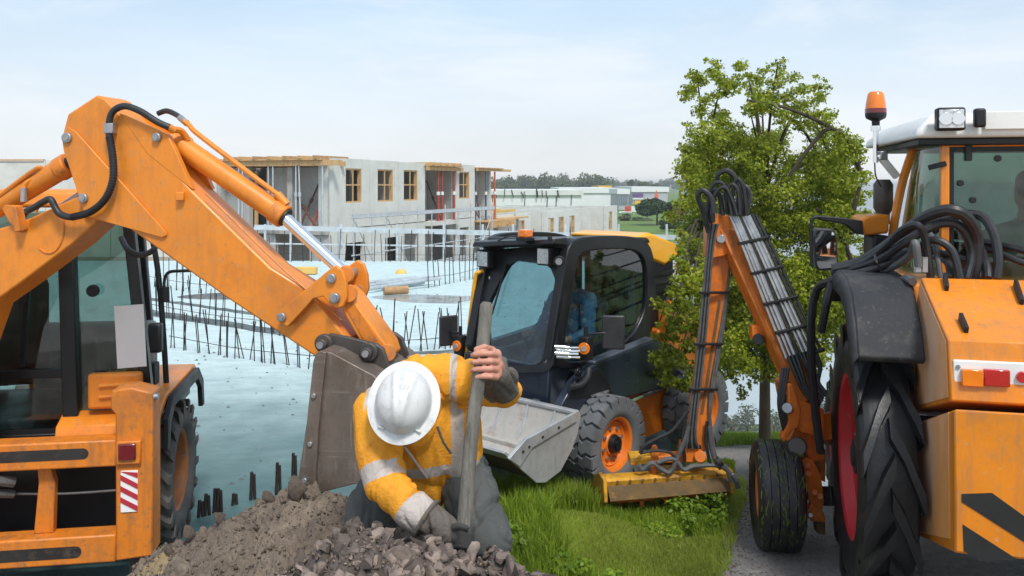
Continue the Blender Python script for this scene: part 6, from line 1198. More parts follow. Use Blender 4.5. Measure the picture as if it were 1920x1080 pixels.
WT(MB().cyl(P(1345, 868, 6.87), P(1352, 862, 6.87), .04, n=12), 'hose_coupling', 'dark_steel', .004); WT(MB().cyl(P(1372, 888, 6.87), P(1384, 902, 6.87), .018, n=10), 'hose_coupling', 'steel_pipe', .003)
# ------------------------------------------------------------------ people
def capsule(m, p0, r0, p1, r1, n=14):
    p0 = Vector(p0); p1 = Vector(p1); d = p1-p0; L_ = d.length
    if L_ < 1e-6: d = Vector((0, 0, 1))
    d.normalize(); prof = []
    for k in range(7): t = math.pi/2*k/6; prof.append((max(1e-4, r0*math.sin(t)), -r0*math.cos(t)))
    for k in range(7): t = math.pi/2*k/6; prof.append((max(1e-4, r1*math.cos(t)), L_+r1*math.sin(t)))
    a, b = frame(d); q = []
    for r, h in prof:
        for j in range(n): t = 2*math.pi*j/n; q.append(p0+d*h+a*(math.cos(t)*r)+b*(math.sin(t)*r))
    fs = [(i*n+j, i*n+(j+1) % n, (i+1)*n+(j+1) % n, (i+1)*n+j) for i in range(len(prof)-1) for j in range(n)]
    fs += [tuple(range(n-1, -1, -1)), tuple(range((len(prof)-1)*n, len(prof)*n))]
    m.add(q, fs)
TMP = bpy.data.scenes.new('grow')
def blob(name, chains, voxel, mats, parent, smooth=6, wrinkle=None, matfn=None):
    """chains: lists of (point, radius); grown into one continuous skin"""
    m = MB()
    for ch in chains:
        if len(ch) == 1: capsule(m, ch[0][0], ch[0][1], ch[0][0]+Vector((0, 0, 1e-3)), ch[0][1])
        for (p0, r0), (p1, r1) in zip(ch[:-1], ch[1:]): capsule(m, p0, r0, p1, r1)
    me = bpy.data.meshes.new(name); I = rootinv(parent); me.from_pydata([tuple(I @ Vector(p)) for p in m.v], [], m.f)
    o = bpy.data.objects.new(name, me); TMP.collection.objects.link(o)
    rm = o.modifiers.new('r', 'REMESH'); rm.mode = 'VOXEL'; rm.voxel_size = voxel
    sm = o.modifiers.new('s', 'SMOOTH'); sm.factor = .5; sm.iterations = smooth
    with bpy.context.temp_override(scene=TMP, view_layer=TMP.view_layers[0]): dg = bpy.context.evaluated_depsgraph_get()
    dg.update(); me2 = bpy.data.meshes.new_from_object(o.evaluated_get(dg)); o.modifiers.clear(); TMP.collection.objects.unlink(o); C.objects.link(o)
    o.data = me2; me2.name = name; bpy.data.meshes.remove(me)
    if wrinkle:
        J = I.inverted()
        n_ = len(me2.vertices); co = np.zeros(n_*3, np.float32); no = np.zeros(n_*3, np.float32); me2.vertices.foreach_get('co', co); me2.vertices.foreach_get('normal', no)
        dsp = np.array([wrinkle(J @ Vector(co[3*q:3*q+3])) for q in range(n_)], np.float32); co += no*np.repeat(dsp, 3); me2.vertices.foreach_set('co', co); me2.update()
    me2.materials.clear()
    for k in mats: me2.materials.append(MAT[k])
    if matfn:
        J = I.inverted()
        for p in me2.polygons: p.material_index = matfn(J @ p.center, p.normal)
    me2.polygons.foreach_set('use_smooth', [True]*len(me2.polygons)); me2.update(); o.parent = parent
    return o
def folds(scale, amp, stretch=(1, 1, 1)):
    s = Vector(stretch)
    def f(w):
        q = Vector((w.x*s.x, w.y*s.y, w.z*s.z))*scale; q += noise.noise_vector(q*.45)*1.2
        n1 = noise.noise(q); n2 = noise.noise(q*1.9+Vector((5, 2, 7))); lo = noise.noise(q*.55+Vector((1, 8, 3)))
        return amp*(.7*lo-1.0*max(0, 1-abs(n1)*6.0)-.45*max(0, 1-abs(n2)*5.5)+.2)
    def f_old(w):
        q = Vector((w.x*s.x, w.y*s.y, w.z*s.z))*scale; n1 = noise.noise(q+Vector((noise.noise(q*.6)*1.4, 0, 3))); n2 = noise.noise(q*2.3+Vector((9, 4, 1)))
        return amp*((1-abs(n1)*2.2)*.8+.45*n2-.2)
    return f
wk = thing('person', 'kneeling worker in yellow jacket, grey trousers and white hard hat gripping a wooden shaft', 'person', P(790, 1010, 4.0))
# skin: head, neck, gripping hand and the limbs inside the clothes, one surface
body = [[(P(757, 792, 3.74), .088), (P(760, 770, 3.70), .092)], [(P(770, 775, 3.80), .06), (P(785, 745, 3.92), .075)],
        [(P(790, 740, 3.95), .11), (P(782, 820, 4.02), .13), (P(800, 900, 4.12), .13)], [(P(835, 708, 3.92), .07), (P(944, 728, 4.0), .05), (P(934, 694, 3.80), .036), (P(930, 684, 3.735), .034)], [(P(700, 785, 3.84), .07), (P(722, 905, 3.64), .05), (P(815, 985, 3.56), .036)],
        [(P(931, 664, 3.728), .023), (P(932, 700, 3.728), .024)], [(P(924, 664, 3.74), .02), (P(924, 700, 3.74), .022)],
        [(P(924, 656, 3.75), .015), (P(908, 650, 3.668), .013), (P(893, 655, 3.668), .012)]]
for k in range(4):
    y = 663+14.2*k; ln = (0, 2, 1, -4)[k]
    body.append([(P(931, y+2, 3.712), .0145), (P(920, y+0, 3.664), .0135), (P(906, y, 3.652), .0125), (P(891-ln, y+1.5, 3.662), .0118), (P(886-ln*.6, y+3, 3.69), .0108)])
blob('body', body, .0042, ['skin'], wk, 3)
blob('hair', [[(P(760, 800, 3.80), .082), (P(765, 785, 3.85), .07)]], .01, ['hair_dark'], wk, 2)
jk = [[(P(800, 893, 4.10), .155), (P(782, 830, 4.01), .172), (P(774, 775, 3.94), .18), (P(792, 728, 3.96), .16)], [(P(792, 728, 3.96), .15), (P(838, 712, 3.93), .125), (P(885, 716, 3.98), .100), (P(944, 728, 4.02), .088), (P(940, 712, 3.90), .080), (P(934, 698, 3.82), .068)],
      [(P(760, 760, 3.93), .15), (P(712, 778, 3.86), .125), (P(714, 850, 3.72), .106), (P(724, 908, 3.64), .094), (P(770, 952, 3.58), .086), (P(812, 982, 3.55), .072), (P(830, 992, 3.55), .062)],
      [(P(850, 790, 4.0), .12), (P(852, 850, 4.06), .13)], [(P(720, 810, 3.92), .12), (P(725, 850, 4.0), .13)], [(P(775, 745, 3.86), .10), (P(760, 770, 3.84), .09)]]
arm = [P(712, 778, 3.86), P(714, 850, 3.72), P(724, 908, 3.64), P(770, 952, 3.58), P(812, 982, 3.55), P(830, 992, 3.55)]
arm_r = [.14, .13, .115, .10, .085, .075]
def along(path, w):
    best = (9, 0); acc = 0
    for a, b in zip(path[:-1], path[1:]):
        d = b-a; t = max(0, min(1, (w-a).dot(d)/d.length_squared)); ds = (w-(a+d*t)).length
        if ds < best[0]: best = (ds, acc+t*d.length)
        acc += d.length
    return best[0], best[1], acc
larm = [P(838, 712, 3.93), P(885, 716, 3.98), P(944, 728, 4.02), P(940, 712, 3.90), P(934, 698, 3.82)]
def jm(w, n):
    ds, s, tot = along(arm, w)
    if ds < .125 and s > .02 and w.x < P(760, 0, 3.9).x+max(0, s-.28)*1.6:
        if s > tot-.075: return 2
        if .255 < s < .325 or tot-.175 < s < tot-.085: return 1
        return 0
    d2, s2, t2 = along(larm, w)
    if d2 < .125 and w.x > P(858, 0, 3.95).x:
        return 2 if s2 > .345 else 0
    k = (w.x-P(857, 0, 3.9).x)
    if abs(k-.10*(1.9-w.z)*.0) < .030: return 1
    if abs(w.x-P(704, 0, 3.9).x) < .030 and w.z > P(0, 860, 3.9).z: return 1
    if abs(w.z-P(0, 872, 4.0).z) < .028: return 1
    return 0
jf = folds(6.2, .019, (1, .8, .5))
jo = blob('jacket', jk, .0075, ['jacket_yellow', 'jacket_band', 'jacket_cuff'], wk, 8, jf, jm)
# seams and zip
m = MB(); m.tube([P(758, 838, 3.80), P(772, 856, 3.80), P(788, 880, 3.84), P(800, 896, 3.90)], .007, n=6); m.build('jacket_zip', 'jacket_band', wk)
m = MB(); m.tube([P(820, 800, 3.79), P(832, 830, 3.81), P(846, 850, 3.84)], .006, n=6); m.build('pocket_flap', 'jacket_cuff', wk)
m = MB(); m.prism([P(700, 795, 3.72), P(714, 830, 3.71), P(722, 836, 3.71), P(748, 838, 3.70), P(735, 815, 3.69)], Vector((.01, .03, 0))); m.build('jacket_collar', 'jacket_orange', wk, bevel=.008)
tk = [[(P(745, 890, 4.14), .13), (P(800, 885, 4.18), .135), (P(862, 888, 4.14), .13)], [(P(742, 896, 4.12), .135), (P(700, 950, 4.0), .12), (P(690, 1000, 3.95), .11)], [(P(690, 1000, 3.95), .105), (P(705, 1010, 4.3), .085)],
      [(P(866, 896, 4.10), .14), (P(896, 950, 3.92), .118), (P(914, 1010, 3.80), .112)], [(P(912, 1012, 3.80), .11), (P(925, 1018, 3.98), .10), (P(930, 1012, 4.25), .085)]]
blob('trousers', tk, .008, ['trousers_grey'], wk, 7, folds(6.0, .022, (1, .8, .55)))
for px in (706, 930): blob('boot', [[(P(px, 1008, 4.32), .06), (P(px+2, 1016, 4.42), .055)]], .012, ['jacket_cuff'], wk, 2)
def hem(c, d, r, name, mt):
    a_, b_ = frame(d); m = MB(); m.tube([c+a_*(math.cos(t)*r)+b_*(math.sin(t)*r) for t in np.linspace(0, 2*math.pi, 29)], .009, n=6, raw=True); m.build(name, mt, wk)
hem(P(799, 973, 3.56), P(812, 982, 3.55)-P(770, 952, 3.58), .080, 'sleeve_hem', 'jacket_cuff')
# gloved hand low on the shaft
gl = [[(P(826, 990, 3.55), .046), (P(842, 998, 3.545), .036), (P(848, 1004, 3.54), .034)]]
for k in range(4): y = 996+8*k; gl.append([(P(846, y, 3.54), .015), (P(864, y+3, 3.515), .0135), (P(880, y+5, 3.53), .012), (P(886, y+8, 3.57), .011)])
gl.append([(P(842, 990, 3.53), .016), (P(862, 986, 3.51), .014), (P(876, 990, 3.515), .012)])
blob('glove', gl, .006, ['glove_dark'], wk, 3)
# hard hat: oval shell, wide brim, three ridges
hc = P(757, 753, 3.605); ax = Vector((.03, -.875, .48)).normalized(); fr = Vector((.10, .46, .88)); fr = (fr-ax*fr.dot(ax)).normalized(); lt = ax.cross(fr)   # fr: rear of the hat, up in the picture
V = []; F_ = []; ns, nt_ = 26, 72
def hat(s, t, inner=0):
    u = math.cos(t); v = math.sin(t)
    if s < .74: k = s/.74; r = .118*math.sin(k*math.pi/2)**.95; h = .128*math.cos(k*math.pi/2)**.9 if k < 1 else 0
    else: k = (s-.74)/.26; r = .118+.036*k; h = -.006*k-.004*k*k
    x = r*u; y = r*v*1.16
    if s < .70:
        ww = .030+.022*(y/.14); fall = max(0, 1-(s/.70)**3)
        h += .014*fall*(math.exp(-((x-ww)/.010)**2)+math.exp(-((x+ww)/.010)**2)+.8*math.exp(-(x/.016)**2))
    return hc+lt*x*(1-inner*.03)+fr*y*(1-inner*.03)+ax*(h-inner*.006)
for inner in (0, 1):
    for i in range(ns+1):
        for j in range(nt_): V.append(hat(max(i/ns, .002), 2*math.pi*j/nt_, inner))
for q in range(2):
    o_ = q*(ns+1)*nt_
    for i in range(ns):
        for j in range(nt_): a_, b_, c_, d_ = o_+i*nt_+j, o_+i*nt_+(j+1) % nt_, o_+(i+1)*nt_+(j+1) % nt_, o_+(i+1)*nt_+j; F_.append((a_, b_, c_, d_) if q == 0 else (d_, c_, b_, a_))
e0 = ns*nt_; e1 = (ns+1)*nt_+ns*nt_
for j in range(nt_): F_.append((e0+(j+1) % nt_, e0+j, e1+j, e1+(j+1) % nt_))
m = MB(); m.add(V, F_); ht = m.build('hard_hat', 'helmet_white', wk, ang=60)
for t in (R(233), R(305)):
    p = hat(.82, t); m = MB(); m.bar(p+ax*.008-lt*.014*1, p+ax*.008+lt*.014+fr*.01, .012, .010); m.build('hat_clip', 'helmet_white', ht, bevel=.003)
# wooden shaft with its steel socket, held by the worker
sv = thing('digging_tool', 'weathered grey wooden shaft of a digging tool held upright by the kneeling worker', 'tool', P(865, 1030, 3.58))
a0, a1 = P(912, 572, 3.735), P(864, 1018, 3.565); pts = [a0.lerp(a1, t)+Vector((.004*math.sin(t*9), 0, 0)) for t in np.linspace(0, 1, 24)]
m = MB(); m.tube([a0+(a0-a1).normalized()*.014]+pts, [.018]+[.029+.003*t for t in np.linspace(0, 1, 24)], n=14, raw=True); m.build('shaft', 'wood_shaft', sv)
d = (a1-a0).normalized(); m = MB(); m.cyl(a1-d*.01, a1+d*.10, .034, .026, n=16); m.build('socket', 'dark_steel', sv); m = MB(); m.prism([a1+d*.08+Vector((-.06, 0, 0)), a1+d*.08+Vector((.06, 0, 0)), a1+d*.34+Vector((.05, 0, 0)), a1+d*.38, a1+d*.34+Vector((-.05, 0, 0))], Vector((0, .012, 0))); m.build('blade', 'dark_steel', sv)
# operator of the skid steer, jacket hung behind him
def sw(p): return Matrix.Translation(SO) @ Matrix.Rotation(SA, 4, 'Z') @ Vector(p)
op = thing('person', 'seated operator in blue top inside the cab of the skid steer', 'person', sw((0, .7, .92)))
blob('body', [[(sw((0, .66, 1.90)), .085), (sw((0, .63, 1.84)), .08)], [(sw((0, .72, 1.76)), .055), (sw((0, .74, 1.6)), .07)], [(sw((0, .80, 1.0)), .12), (sw((0, .76, 1.5)), .12)], [(sw((.17, .74, 1.55)), .05), (sw((.27, .62, 1.25)), .042), (sw((.24, .38, 1.22)), .035), (sw((.25, .33, 1.23)), .04)], [(sw((-.17, .74, 1.55)), .05), (sw((-.27, .62, 1.25)), .042), (sw((-.24, .38, 1.22)), .035), (sw((-.25, .33, 1.23)), .04)]], .012, ['skin'], op, 3)
blob('jumper', [[(sw((0, .82, 1.0)), .16), (sw((0, .80, 1.3)), .165), (sw((0, .77, 1.55)), .13)], [(sw((.0, .76, 1.58)), .11), (sw((.2, .76, 1.56)), .085), (sw((.29, .64, 1.26)), .068), (sw((.25, .44, 1.22)), .052)], [(sw((.0, .76, 1.58)), .11), (sw((-.2, .76, 1.56)), .085), (sw((-.29, .64, 1.26)), .068), (sw((-.25, .44, 1.22)), .052)]], .014, ['shirt_blue'], op, 4, folds(9, .012))
blob('trousers', [[(sw((.09, .78, .96)), .10), (sw((.12, .34, 1.02)), .085), (sw((.12, .10, .78)), .065)], [(sw((-.09, .78, .96)), .10), (sw((-.12, .34, 1.02)), .085), (sw((-.12, .10, .78)), .065)]], .015, ['jeans'], op, 4, folds(9, .01))
blob('hair', [[(sw((0, .70, 1.93)), .085), (sw((0, .72, 1.88)), .08)]], .014, ['hair_dark'], op, 2)
jp = SX(1178, 480, .22)
jkt = thing('hanging_jacket', 'dark navy jacket hanging inside the rear of the skid steer cab', 'jacket', sw(jp))
J = lambda a, b, c: sw(jp+Vector((a, b, c)))
blob('jacket_body', [[(J(0, 0, -.10), .06), (J(-.0, .02, -.3), .095), (J(.0, .02, -.55), .11), (J(.0, 0, -.78), .10)], [(J(.06, -.03, -.14), .06), (J(.09, -.09, -.4), .055), (J(.09, -.10, -.66), .05)], [(J(-.05, .04, -.14), .06), (J(-.09, .07, -.45), .06), (J(-.09, .06, -.75), .05)], [(J(0, 0, -.02), .03), (J(0, 0, -.12), .05)]], .012, ['jacket_navy'], jkt, 3, folds(11, .018, (1, 1, .4)))
MB().cyl(J(0, 0, .0), J(0, 0, .05), .012, n=8).build('coat_hook', 'chrome', jkt)
# tractor driver
def tw(p): return Matrix.Translation(TO) @ Matrix.Rotation(TA, 4, 'Z') @ Vector(p)
dv0 = TY(1905, 450, .62)
dr = thing('person', 'tractor driver in green jacket seated behind the rear window', 'person', tw(dv0+Vector((0, 0, -.4))))
Q = lambda a, b, c: tw(dv0+Vector((a, b, c)))
blob('body', [[(Q(.08, .02, .30), .085), (Q(.08, .0, .38), .09)], [(Q(.08, .03, .2), .06), (Q(.08, .03, .05), .08)], [(Q(.08, .05, -.5), .13), (Q(.08, .05, .0), .13)], [(Q(-.12, .05, .02), .05), (Q(-.2, .2, -.25), .045), (Q(-.1, .42, -.2), .04)], [(Q(.28, .05, .02), .05), (Q(.36, .2, -.25), .045), (Q(.26, .42, -.2), .04)]], .013, ['skin'], dr, 3)
blob('jacket', [[(Q(.08, .05, -.5), .17), (Q(.08, .05, -.2), .175), (Q(.08, .05, .03), .13)], [(Q(.08, .04, .05), .12), (Q(-.13, .05, .01), .09), (Q(-.21, .2, -.25), .072), (Q(-.1, .40, -.2), .055)], [(Q(.08, .04, .05), .12), (Q(.29, .05, .01), .09), (Q(.37, .2, -.25), .072), (Q(.26, .40, -.2), .055)]], .015, ['shirt_green'], dr, 4, folds(8, .012))
blob('hair', [[(Q(.08, -.03, .37), .088), (Q(.08, .0, .42), .085)]], .014, ['hair_dark'], dr, 2)
blob('trousers', [[(Q(0, .1, -.6), .11), (Q(0, .5, -.55), .09)], [(Q(.17, .1, -.6), .11), (Q(.17, .5, -.55), .09)]], .016, ['jeans'], dr, 3)
KT(MB().box(dv0+Vector((.08, .1, -.78)), (.5, .5, .16)), 'seat', 'interior_dark', .04); KT(MB().box(dv0+Vector((.08, -.2, -.42)), (.44, .10, .55)), 'seat_back', 'interior_grey', .05)
KT(MB().bb(-.1, .8, 1.2, 1.5, 1.7, 2.25), 'dashboard', 'interior_dark', .05)

# ------------------------------------------------------------------ spoil heap
def crest(pxs, pys, D): return [(p-960)/FPX*D for p in pxs], [CAMZ-(q-HY)/FPX*D for q in pys]
bx_, bz_ = crest([-60, 60, 150, 205, 300, 400, 480, 560, 650, 740, 900, 1000, 1100], [1500, 1260, 1150, 1092, 1020, 964, 930, 908, 914, 955, 1030, 1150, 1400], 4.45)
fx_, fz_ = crest([300, 400, 480, 560, 620, 660, 720, 790, 850, 950, 1040, 1075, 1110, 1200], [1420, 1240, 1100, 1040, 998, 974, 984, 1008, 1022, 1042, 1066, 1100, 1180, 1420], 3.1)
def fbm(x, y, s, o=4, seed=0.0):
    t = 0; a = 1
    for k in range(o): t += a*noise.noise(Vector((x*s, y*s, seed+k*7.3))); a *= .52; s *= 2.05
    return t
_gx = np.linspace(-3.4, 1.2, 2301); _gb = np.interp(_gx, bx_, bz_).tolist(); _gf = np.interp(_gx, fx_, fz_).tolist()
def heap_z(x, y):
    i = min(2300, max(0, int((x+3.4)*500))); zb = _gb[i]; zf = _gf[i]
    b = zb-(.55*max(0, y-4.45)**1.0*1.6+.16*max(0, 4.45-y)+.05*max(0, 4.45-y)**2); f = zf-(.75*max(0, y-3.1)+.22*max(0, 3.1-y))
    k = 14.0; mx = max(b, f); z = mx+math.log(math.exp(k*(b-mx))+math.exp(k*(f-mx)))/k-.03
    return z, f > b
xs = np.arange(-3.1, .75, .0125); ys = np.arange(1.9, 5.7, .0135)
V = np.zeros((len(ys), len(xs), 3)); mid = np.zeros((len(ys), len(xs)), int)
for i, y in enumerate(ys):
    for j, x in enumerate(xs):
        z, fr_ = heap_z(x, y)
        if z > -.3:
            n1 = noise.noise(Vector((x*2.6, y*2.6, 1))); n2 = noise.noise(Vector((x*9, y*9, 2))); n3 = noise.noise(Vector((x*26, y*26, 4))); n4 = noise.noise(Vector((x*60, y*60, 8)))
            z += .05*n1+(.034*n2+.085*abs(n2)+.060*abs(n3)+.012*n3+.026*abs(n4)-.045)
        V[i, j] = (x, y, max(z, -.12)); mid[i, j] = 1 if fr_ else 0
nr, nc = V.shape[:2]; idx = np.arange(nr*nc).reshape(nr, nc); F = np.stack([idx[:-1, :-1], idx[:-1, 1:], idx[1:, 1:], idx[1:, :-1]], -1).reshape(-1, 4)
zz = V.reshape(-1, 3)[:, 2][F].max(1); keep = zz > -.10; fm = mid[:-1, :-1].ravel()[keep]; F = F[keep]
fxx = V.reshape(-1, 3)[:, 0][F[:, 0]]; fyy = V.reshape(-1, 3)[:, 1][F[:, 0]]; fm = np.where((fxx < -1.72) & (fyy < 4.35) & (fm == 0), 2, fm)
mat('soil_brown', (.20, .155, .118), .95, island=.3, var=.3, vscale=4, dirt=[((.31, .25, .19), .42, 8), ((.10, .075, .06), .34, 14)], bump=1.0, bscale=60)
mat('soil_grey', (.125, .095, .08), .95, var=.3, vscale=6, dirt=[((.25, .215, .20), .42, 16), ((.075, .055, .05), .36, 10)], bump=1.0, bscale=70)
mat('soil_sand', (.38, .28, .15), .95, var=.2, vscale=5, dirt=[((.27, .21, .14), .4, 9)], bump=1.0, bscale=60)
mat('stone_grey', (.195, .15, .125), .95, island=.7, var=.35, vscale=14, dirt=[((.15, .115, .10), .46, 18)], bump=.7, bscale=50)
hp = npmesh('spoil_heap', V.reshape(-1, 3), F, ['soil_brown', 'soil_grey', 'soil_sand'], smooth=True, mi=fm); tag(hp, kind='structure')
# stone shapes
def stone(seed, sub=2, npl=11, d0=.35, d1=.7):
    bm = bmesh.new(); bmesh.ops.create_icosphere(bm, subdivisions=sub, radius=1); rr = random.Random(seed); pl = [(Vector((rr.gauss(0, 1), rr.gauss(0, 1), rr.gauss(0, 1))).normalized(), rr.uniform(d0, d1)) for _ in range(npl)]
    for v in bm.verts:
        for n, d in pl:
            k = v.co.dot(n)
            if k > d: v.co -= n*(k-d)*1.0
        v.co *= 1+.12*noise.noise(v.co*1.7+Vector((seed, 0, 0)))+.07*noise.noise(v.co*5+Vector((0, seed, 0)))
        v.co.z *= .8
    bm.verts.ensure_lookup_table(); a = np.array([v.co[:] for v in bm.verts]); f = np.array([[v.index for v in q.verts] for q in bm.faces]); bm.free(); return a, f
st2 = [stone(k, 2) for k in range(6)]; st1 = [stone(k+20, 1) for k in range(6)]; sta = [stone(k+60, 2, 9, .22, .6) for k in range(8)]
def scatter(n, rmin, rmax, area, seed, st, pw=2.2, sink=.25):
    rg = np.random.default_rng(seed); Vs = []; Fs = []; o = 0; c = 0
    while c < n:
        x = rg.uniform(area[0], area[1]); y = rg.uniform(area[2], area[3]); z, frn = heap_z(x, y)
        if z < .2 or (area[4] is not None and frn != area[4]): continue
        n2 = noise.noise(Vector((x*9, y*9, 2))); z += .05*noise.noise(Vector((x*2.6, y*2.6, 1)))+.034*n2+.085*abs(n2)-.02
        r = rmin+(rmax-rmin)*rg.random()**pw; a, f = st[c % len(st)]; q = Quaternion(rg.normal(size=4)); q.normalize(); M = np.array(q.to_matrix()); s = r*(.75+.5*rg.random(3))
        Vs.append((a*s) @ M.T+np.array([x, y, z+r*sink])); Fs.append(f+o); o += len(a); c += 1
    return np.concatenate(Vs), np.concatenate(Fs)
V, F = scatter(5200, .006, .062, (-1.75, .35, 2.3, 3.9, True), 1, sta, 5.0, -.1); tag(npmesh('rubble', V, F, 'stone_grey'), 'crumbly grey stones covering the front of the spoil heap', 'rubble', kind='stuff')
V, F = scatter(6500, .003, .013, (-1.75, .35, 2.3, 3.9, True), 6, st1, 2.5, .5); tag(npmesh('rubble_fines', V, F, 'soil_brown', smooth=True), 'fine brown crumbs between the stones at the front of the heap', 'soil', kind='stuff')
V, F = scatter(9000, .003, .016, (-2.6, -.4, 3.0, 5.0, False), 2, st1, 3.0, .1); tag(npmesh('soil_crumbs', V, F, 'soil_brown', smooth=True), 'loose brown soil crumbs on the back of the spoil heap', 'soil', kind='stuff')
stm = []
for k in range(6):
    a, f = st2[k]; me = bpy.data.meshes.new('rock'); me.from_pydata([tuple(p) for p in a], [], [tuple(q) for q in f]); me.materials.append(MAT['stone_grey']); me.polygons.foreach_set('use_smooth', [True]*len(me.polygons)); me.set_sharp_from_angle(angle=R(28)); stm.append(me)
rd = random.Random(77); spots = [(660, 992, 3.15, .062), (720, 978, 3.2, .05), (690, 975, 3.2, .045), (705, 985, 3.12, .04), (640, 1020, 3.0, .055), (775, 1048, 2.95, .045), (960, 1052, 3.05, .060), (1010, 1066, 3.02, .055), (1035, 1070, 3.05, .045), (780, 1004, 3.15, .04), (940, 1040, 3.1, .05), (610, 1030, 3.05, .04), (870, 1045, 3.0, .04), (740, 1066, 2.9, .035), (560, 1050, 3.1, .035), (690, 1060, 2.9, .04)]
ORD = ['leftmost', 'second', 'third', 'fourth', 'fifth', 'sixth', 'seventh', 'eighth', 'ninth', 'tenth', 'eleventh', 'twelfth', 'thirteenth', 'fourteenth', 'fifteenth', 'rightmost']
for k, (px, py, D, r) in enumerate(sorted(spots)):
    p = P(px, py, D); z, _ = heap_z(p.x, p.y); o = bpy.data.objects.new('rock', stm[k % 6]); C.objects.link(o); o.location = (p.x, p.y, z+r*.45); o.scale = (r*rd.uniform(.9, 1.3), r*rd.uniform(.8, 1.1), r*rd.uniform(.7, 1.0)); o.rotation_euler = (rd.uniform(0, 6), rd.uniform(0, 6), rd.uniform(0, 6))
    tag(o, ORD[k]+(' of the' if k in (0, 15) else ' from the left of the')+' large grey stones on the front rubble', 'stone', 'large stones on the front of the spoil heap')
a, f = st2[2]; me = bpy.data.meshes.new('soil_clod'); me.from_pydata([tuple(p*(1+.08*noise.noise(Vector(p)*6))) for p in a], [], [tuple(q) for q in f]); me.materials.append(MAT['soil_brown']); me.polygons.foreach_set('use_smooth', [True]*len(me.polygons))
for px, py, D, r, lb_t in ((560, 922, 4.4, .085, 'big rounded brown soil clod on the crest below the digging bucket'), (312, 1022, 4.3, .05, 'small brown clod on the heap crest beside the backhoe tyre'), (352, 1000, 4.4, .05, 'brown soil clod on the heap crest right of the backhoe tyre'), (410, 972, 4.4, .045, 'brown soil clod midway up the heap crest'), (500, 940, 4.4, .05, 'brown soil clod left of the biggest clod')):
    p = P(px, py, D); z, _ = heap_z(p.x, p.y); o = bpy.data.objects.new('soil_clod', me); C.objects.link(o); o.location = (p.x, p.y, z+r*.5); o.scale = (r*1.15, r, r*.9); o.rotation_euler = (px, py, 0); tag(o, lb_t, 'clod', 'soil clods on the heap crest')
bpy.data.scenes.remove(TMP)
# ------------------------------------------------------------------ the trees by the road
outline = [(1288, 150), (1340, 122), (1440, 120), (1500, 150), (1540, 172), (1562, 235), (1620, 285), (1640, 330), (1645, 480), (1605, 560), (1560, 650), (1510, 690), (1455, 700), (1400, 690), (1340, 690), (1290, 735), (1222, 705), (1235, 610), (1262, 500), (1255, 400), (1285, 330), (1276, 250)]
def inside(x, y, poly):
    c = False; j = len(poly)-1
    for i in range(len(poly)):
        xi, yi = poly[i]; xj, yj = poly[j]
        if (yi > y) != (yj > y) and x < (xj-xi)*(y-yi)/(yj-yi)+xi: c = not c
        j = i
    return c
rd = random.Random(31); cl = {0: [], 1: [], 2: []}; n = 0
while n < 640:
    x = rd.uniform(1205, 1650); y = rd.uniform(110, 740)
    if not inside(x, y, outline): continue
    edge = y < 245 or x < 1290 or x > 1595
    if edge and rd.random() < .5: continue
    if x > 1560 and y < 300 and rd.random() < .2: continue
    D = rd.uniform(9.9, 12.6); rp = rd.uniform(17, 34) if not edge else rd.uniform(9, 20)
    if x < 1305 and y > 520: D = rd.uniform(7.6, 8.1); rp = rd.uniform(9, 17)
    elif x < 1330 and y > 500: D = rd.uniform(7.8, 9.6); rp = rd.uniform(14, 22)
    elif x < 1300: D = rd.uniform(8.8, 11)
    r = rp/FPX*D; p = P(x, y, D); k = 0 if x < 1385 else (1 if x < 1525 else 2); cl[k].append((p.x, p.y, p.z, r*1.15, r*1.1, r*.8)); n += 1
for k in range(110):                    # boughs in front of the loader's tail
    x = rd.uniform(1232, 1335); y = rd.uniform(470, 725)
    if x < 1262 and y < 560 or rd.random() < .2: continue
    D = rd.uniform(7.55, 8.3) if x < 1300 else rd.uniform(7.8, 9.2); r = rd.uniform(9, 17)/FPX*D; p = P(x, y, D); cl[0].append((p.x, p.y, p.z, r*1.2, r, r*.8))
for x in range(1335, 1490, 7):          # hanging sprays under the crown
    for q in range(2):
        y = rd.uniform(690, 742 if x < 1420 else 715); D = rd.uniform(10.3, 11.2); r = rd.uniform(5, 10)/FPX*D; p = P(x+rd.uniform(-6, 6), y, D)
        if rd.random() < .8: cl[0 if x < 1400 else 1].append((p.x, p.y, p.z, r, r, r*1.3))
for x0, y0, x1, y1 in ((1612, 320, 1555, 238), (1555, 238, 1450, 196), (1450, 196, 1400, 188), (1596, 440, 1612, 340)):
    for q in range(16):
        t = rd.random(); D = rd.uniform(9.9, 10.9); r = rd.uniform(9, 20)/FPX*D; p = P(x0+(x1-x0)*t+rd.uniform(-16, 16), y0+(y1-y0)*t+rd.uniform(-22, 20), D); cl[2].append((p.x, p.y, p.z, r*1.2, r, r*.8))
for k in range(60):                     # thin twigs feathering the top
    x = rd.uniform(1285, 1555); y = rd.uniform(112, 190)+max(0, x-1470)*.5; D = rd.uniform(10.4, 12); r = rd.uniform(6, 12)/FPX*D; p = P(x, y, D); cl[0 if x < 1385 else 1].append((p.x, p.y, p.z, r*1.3, r, r*.8))
trees = [('roadside_tree', 'left roadside tree behind the mower arm, its leaves reaching over the skid steer', P(1346, 826, 12.3), 0, .085), ('roadside_tree', 'middle roadside tree with straight bare trunk above the ribbed wheel', P(1434, 838, 11.4), 1, .085), ('roadside_tree', 'right roadside tree behind the tractor mirror and beacon', P(1606, 800, 12.0), 2, .095)]
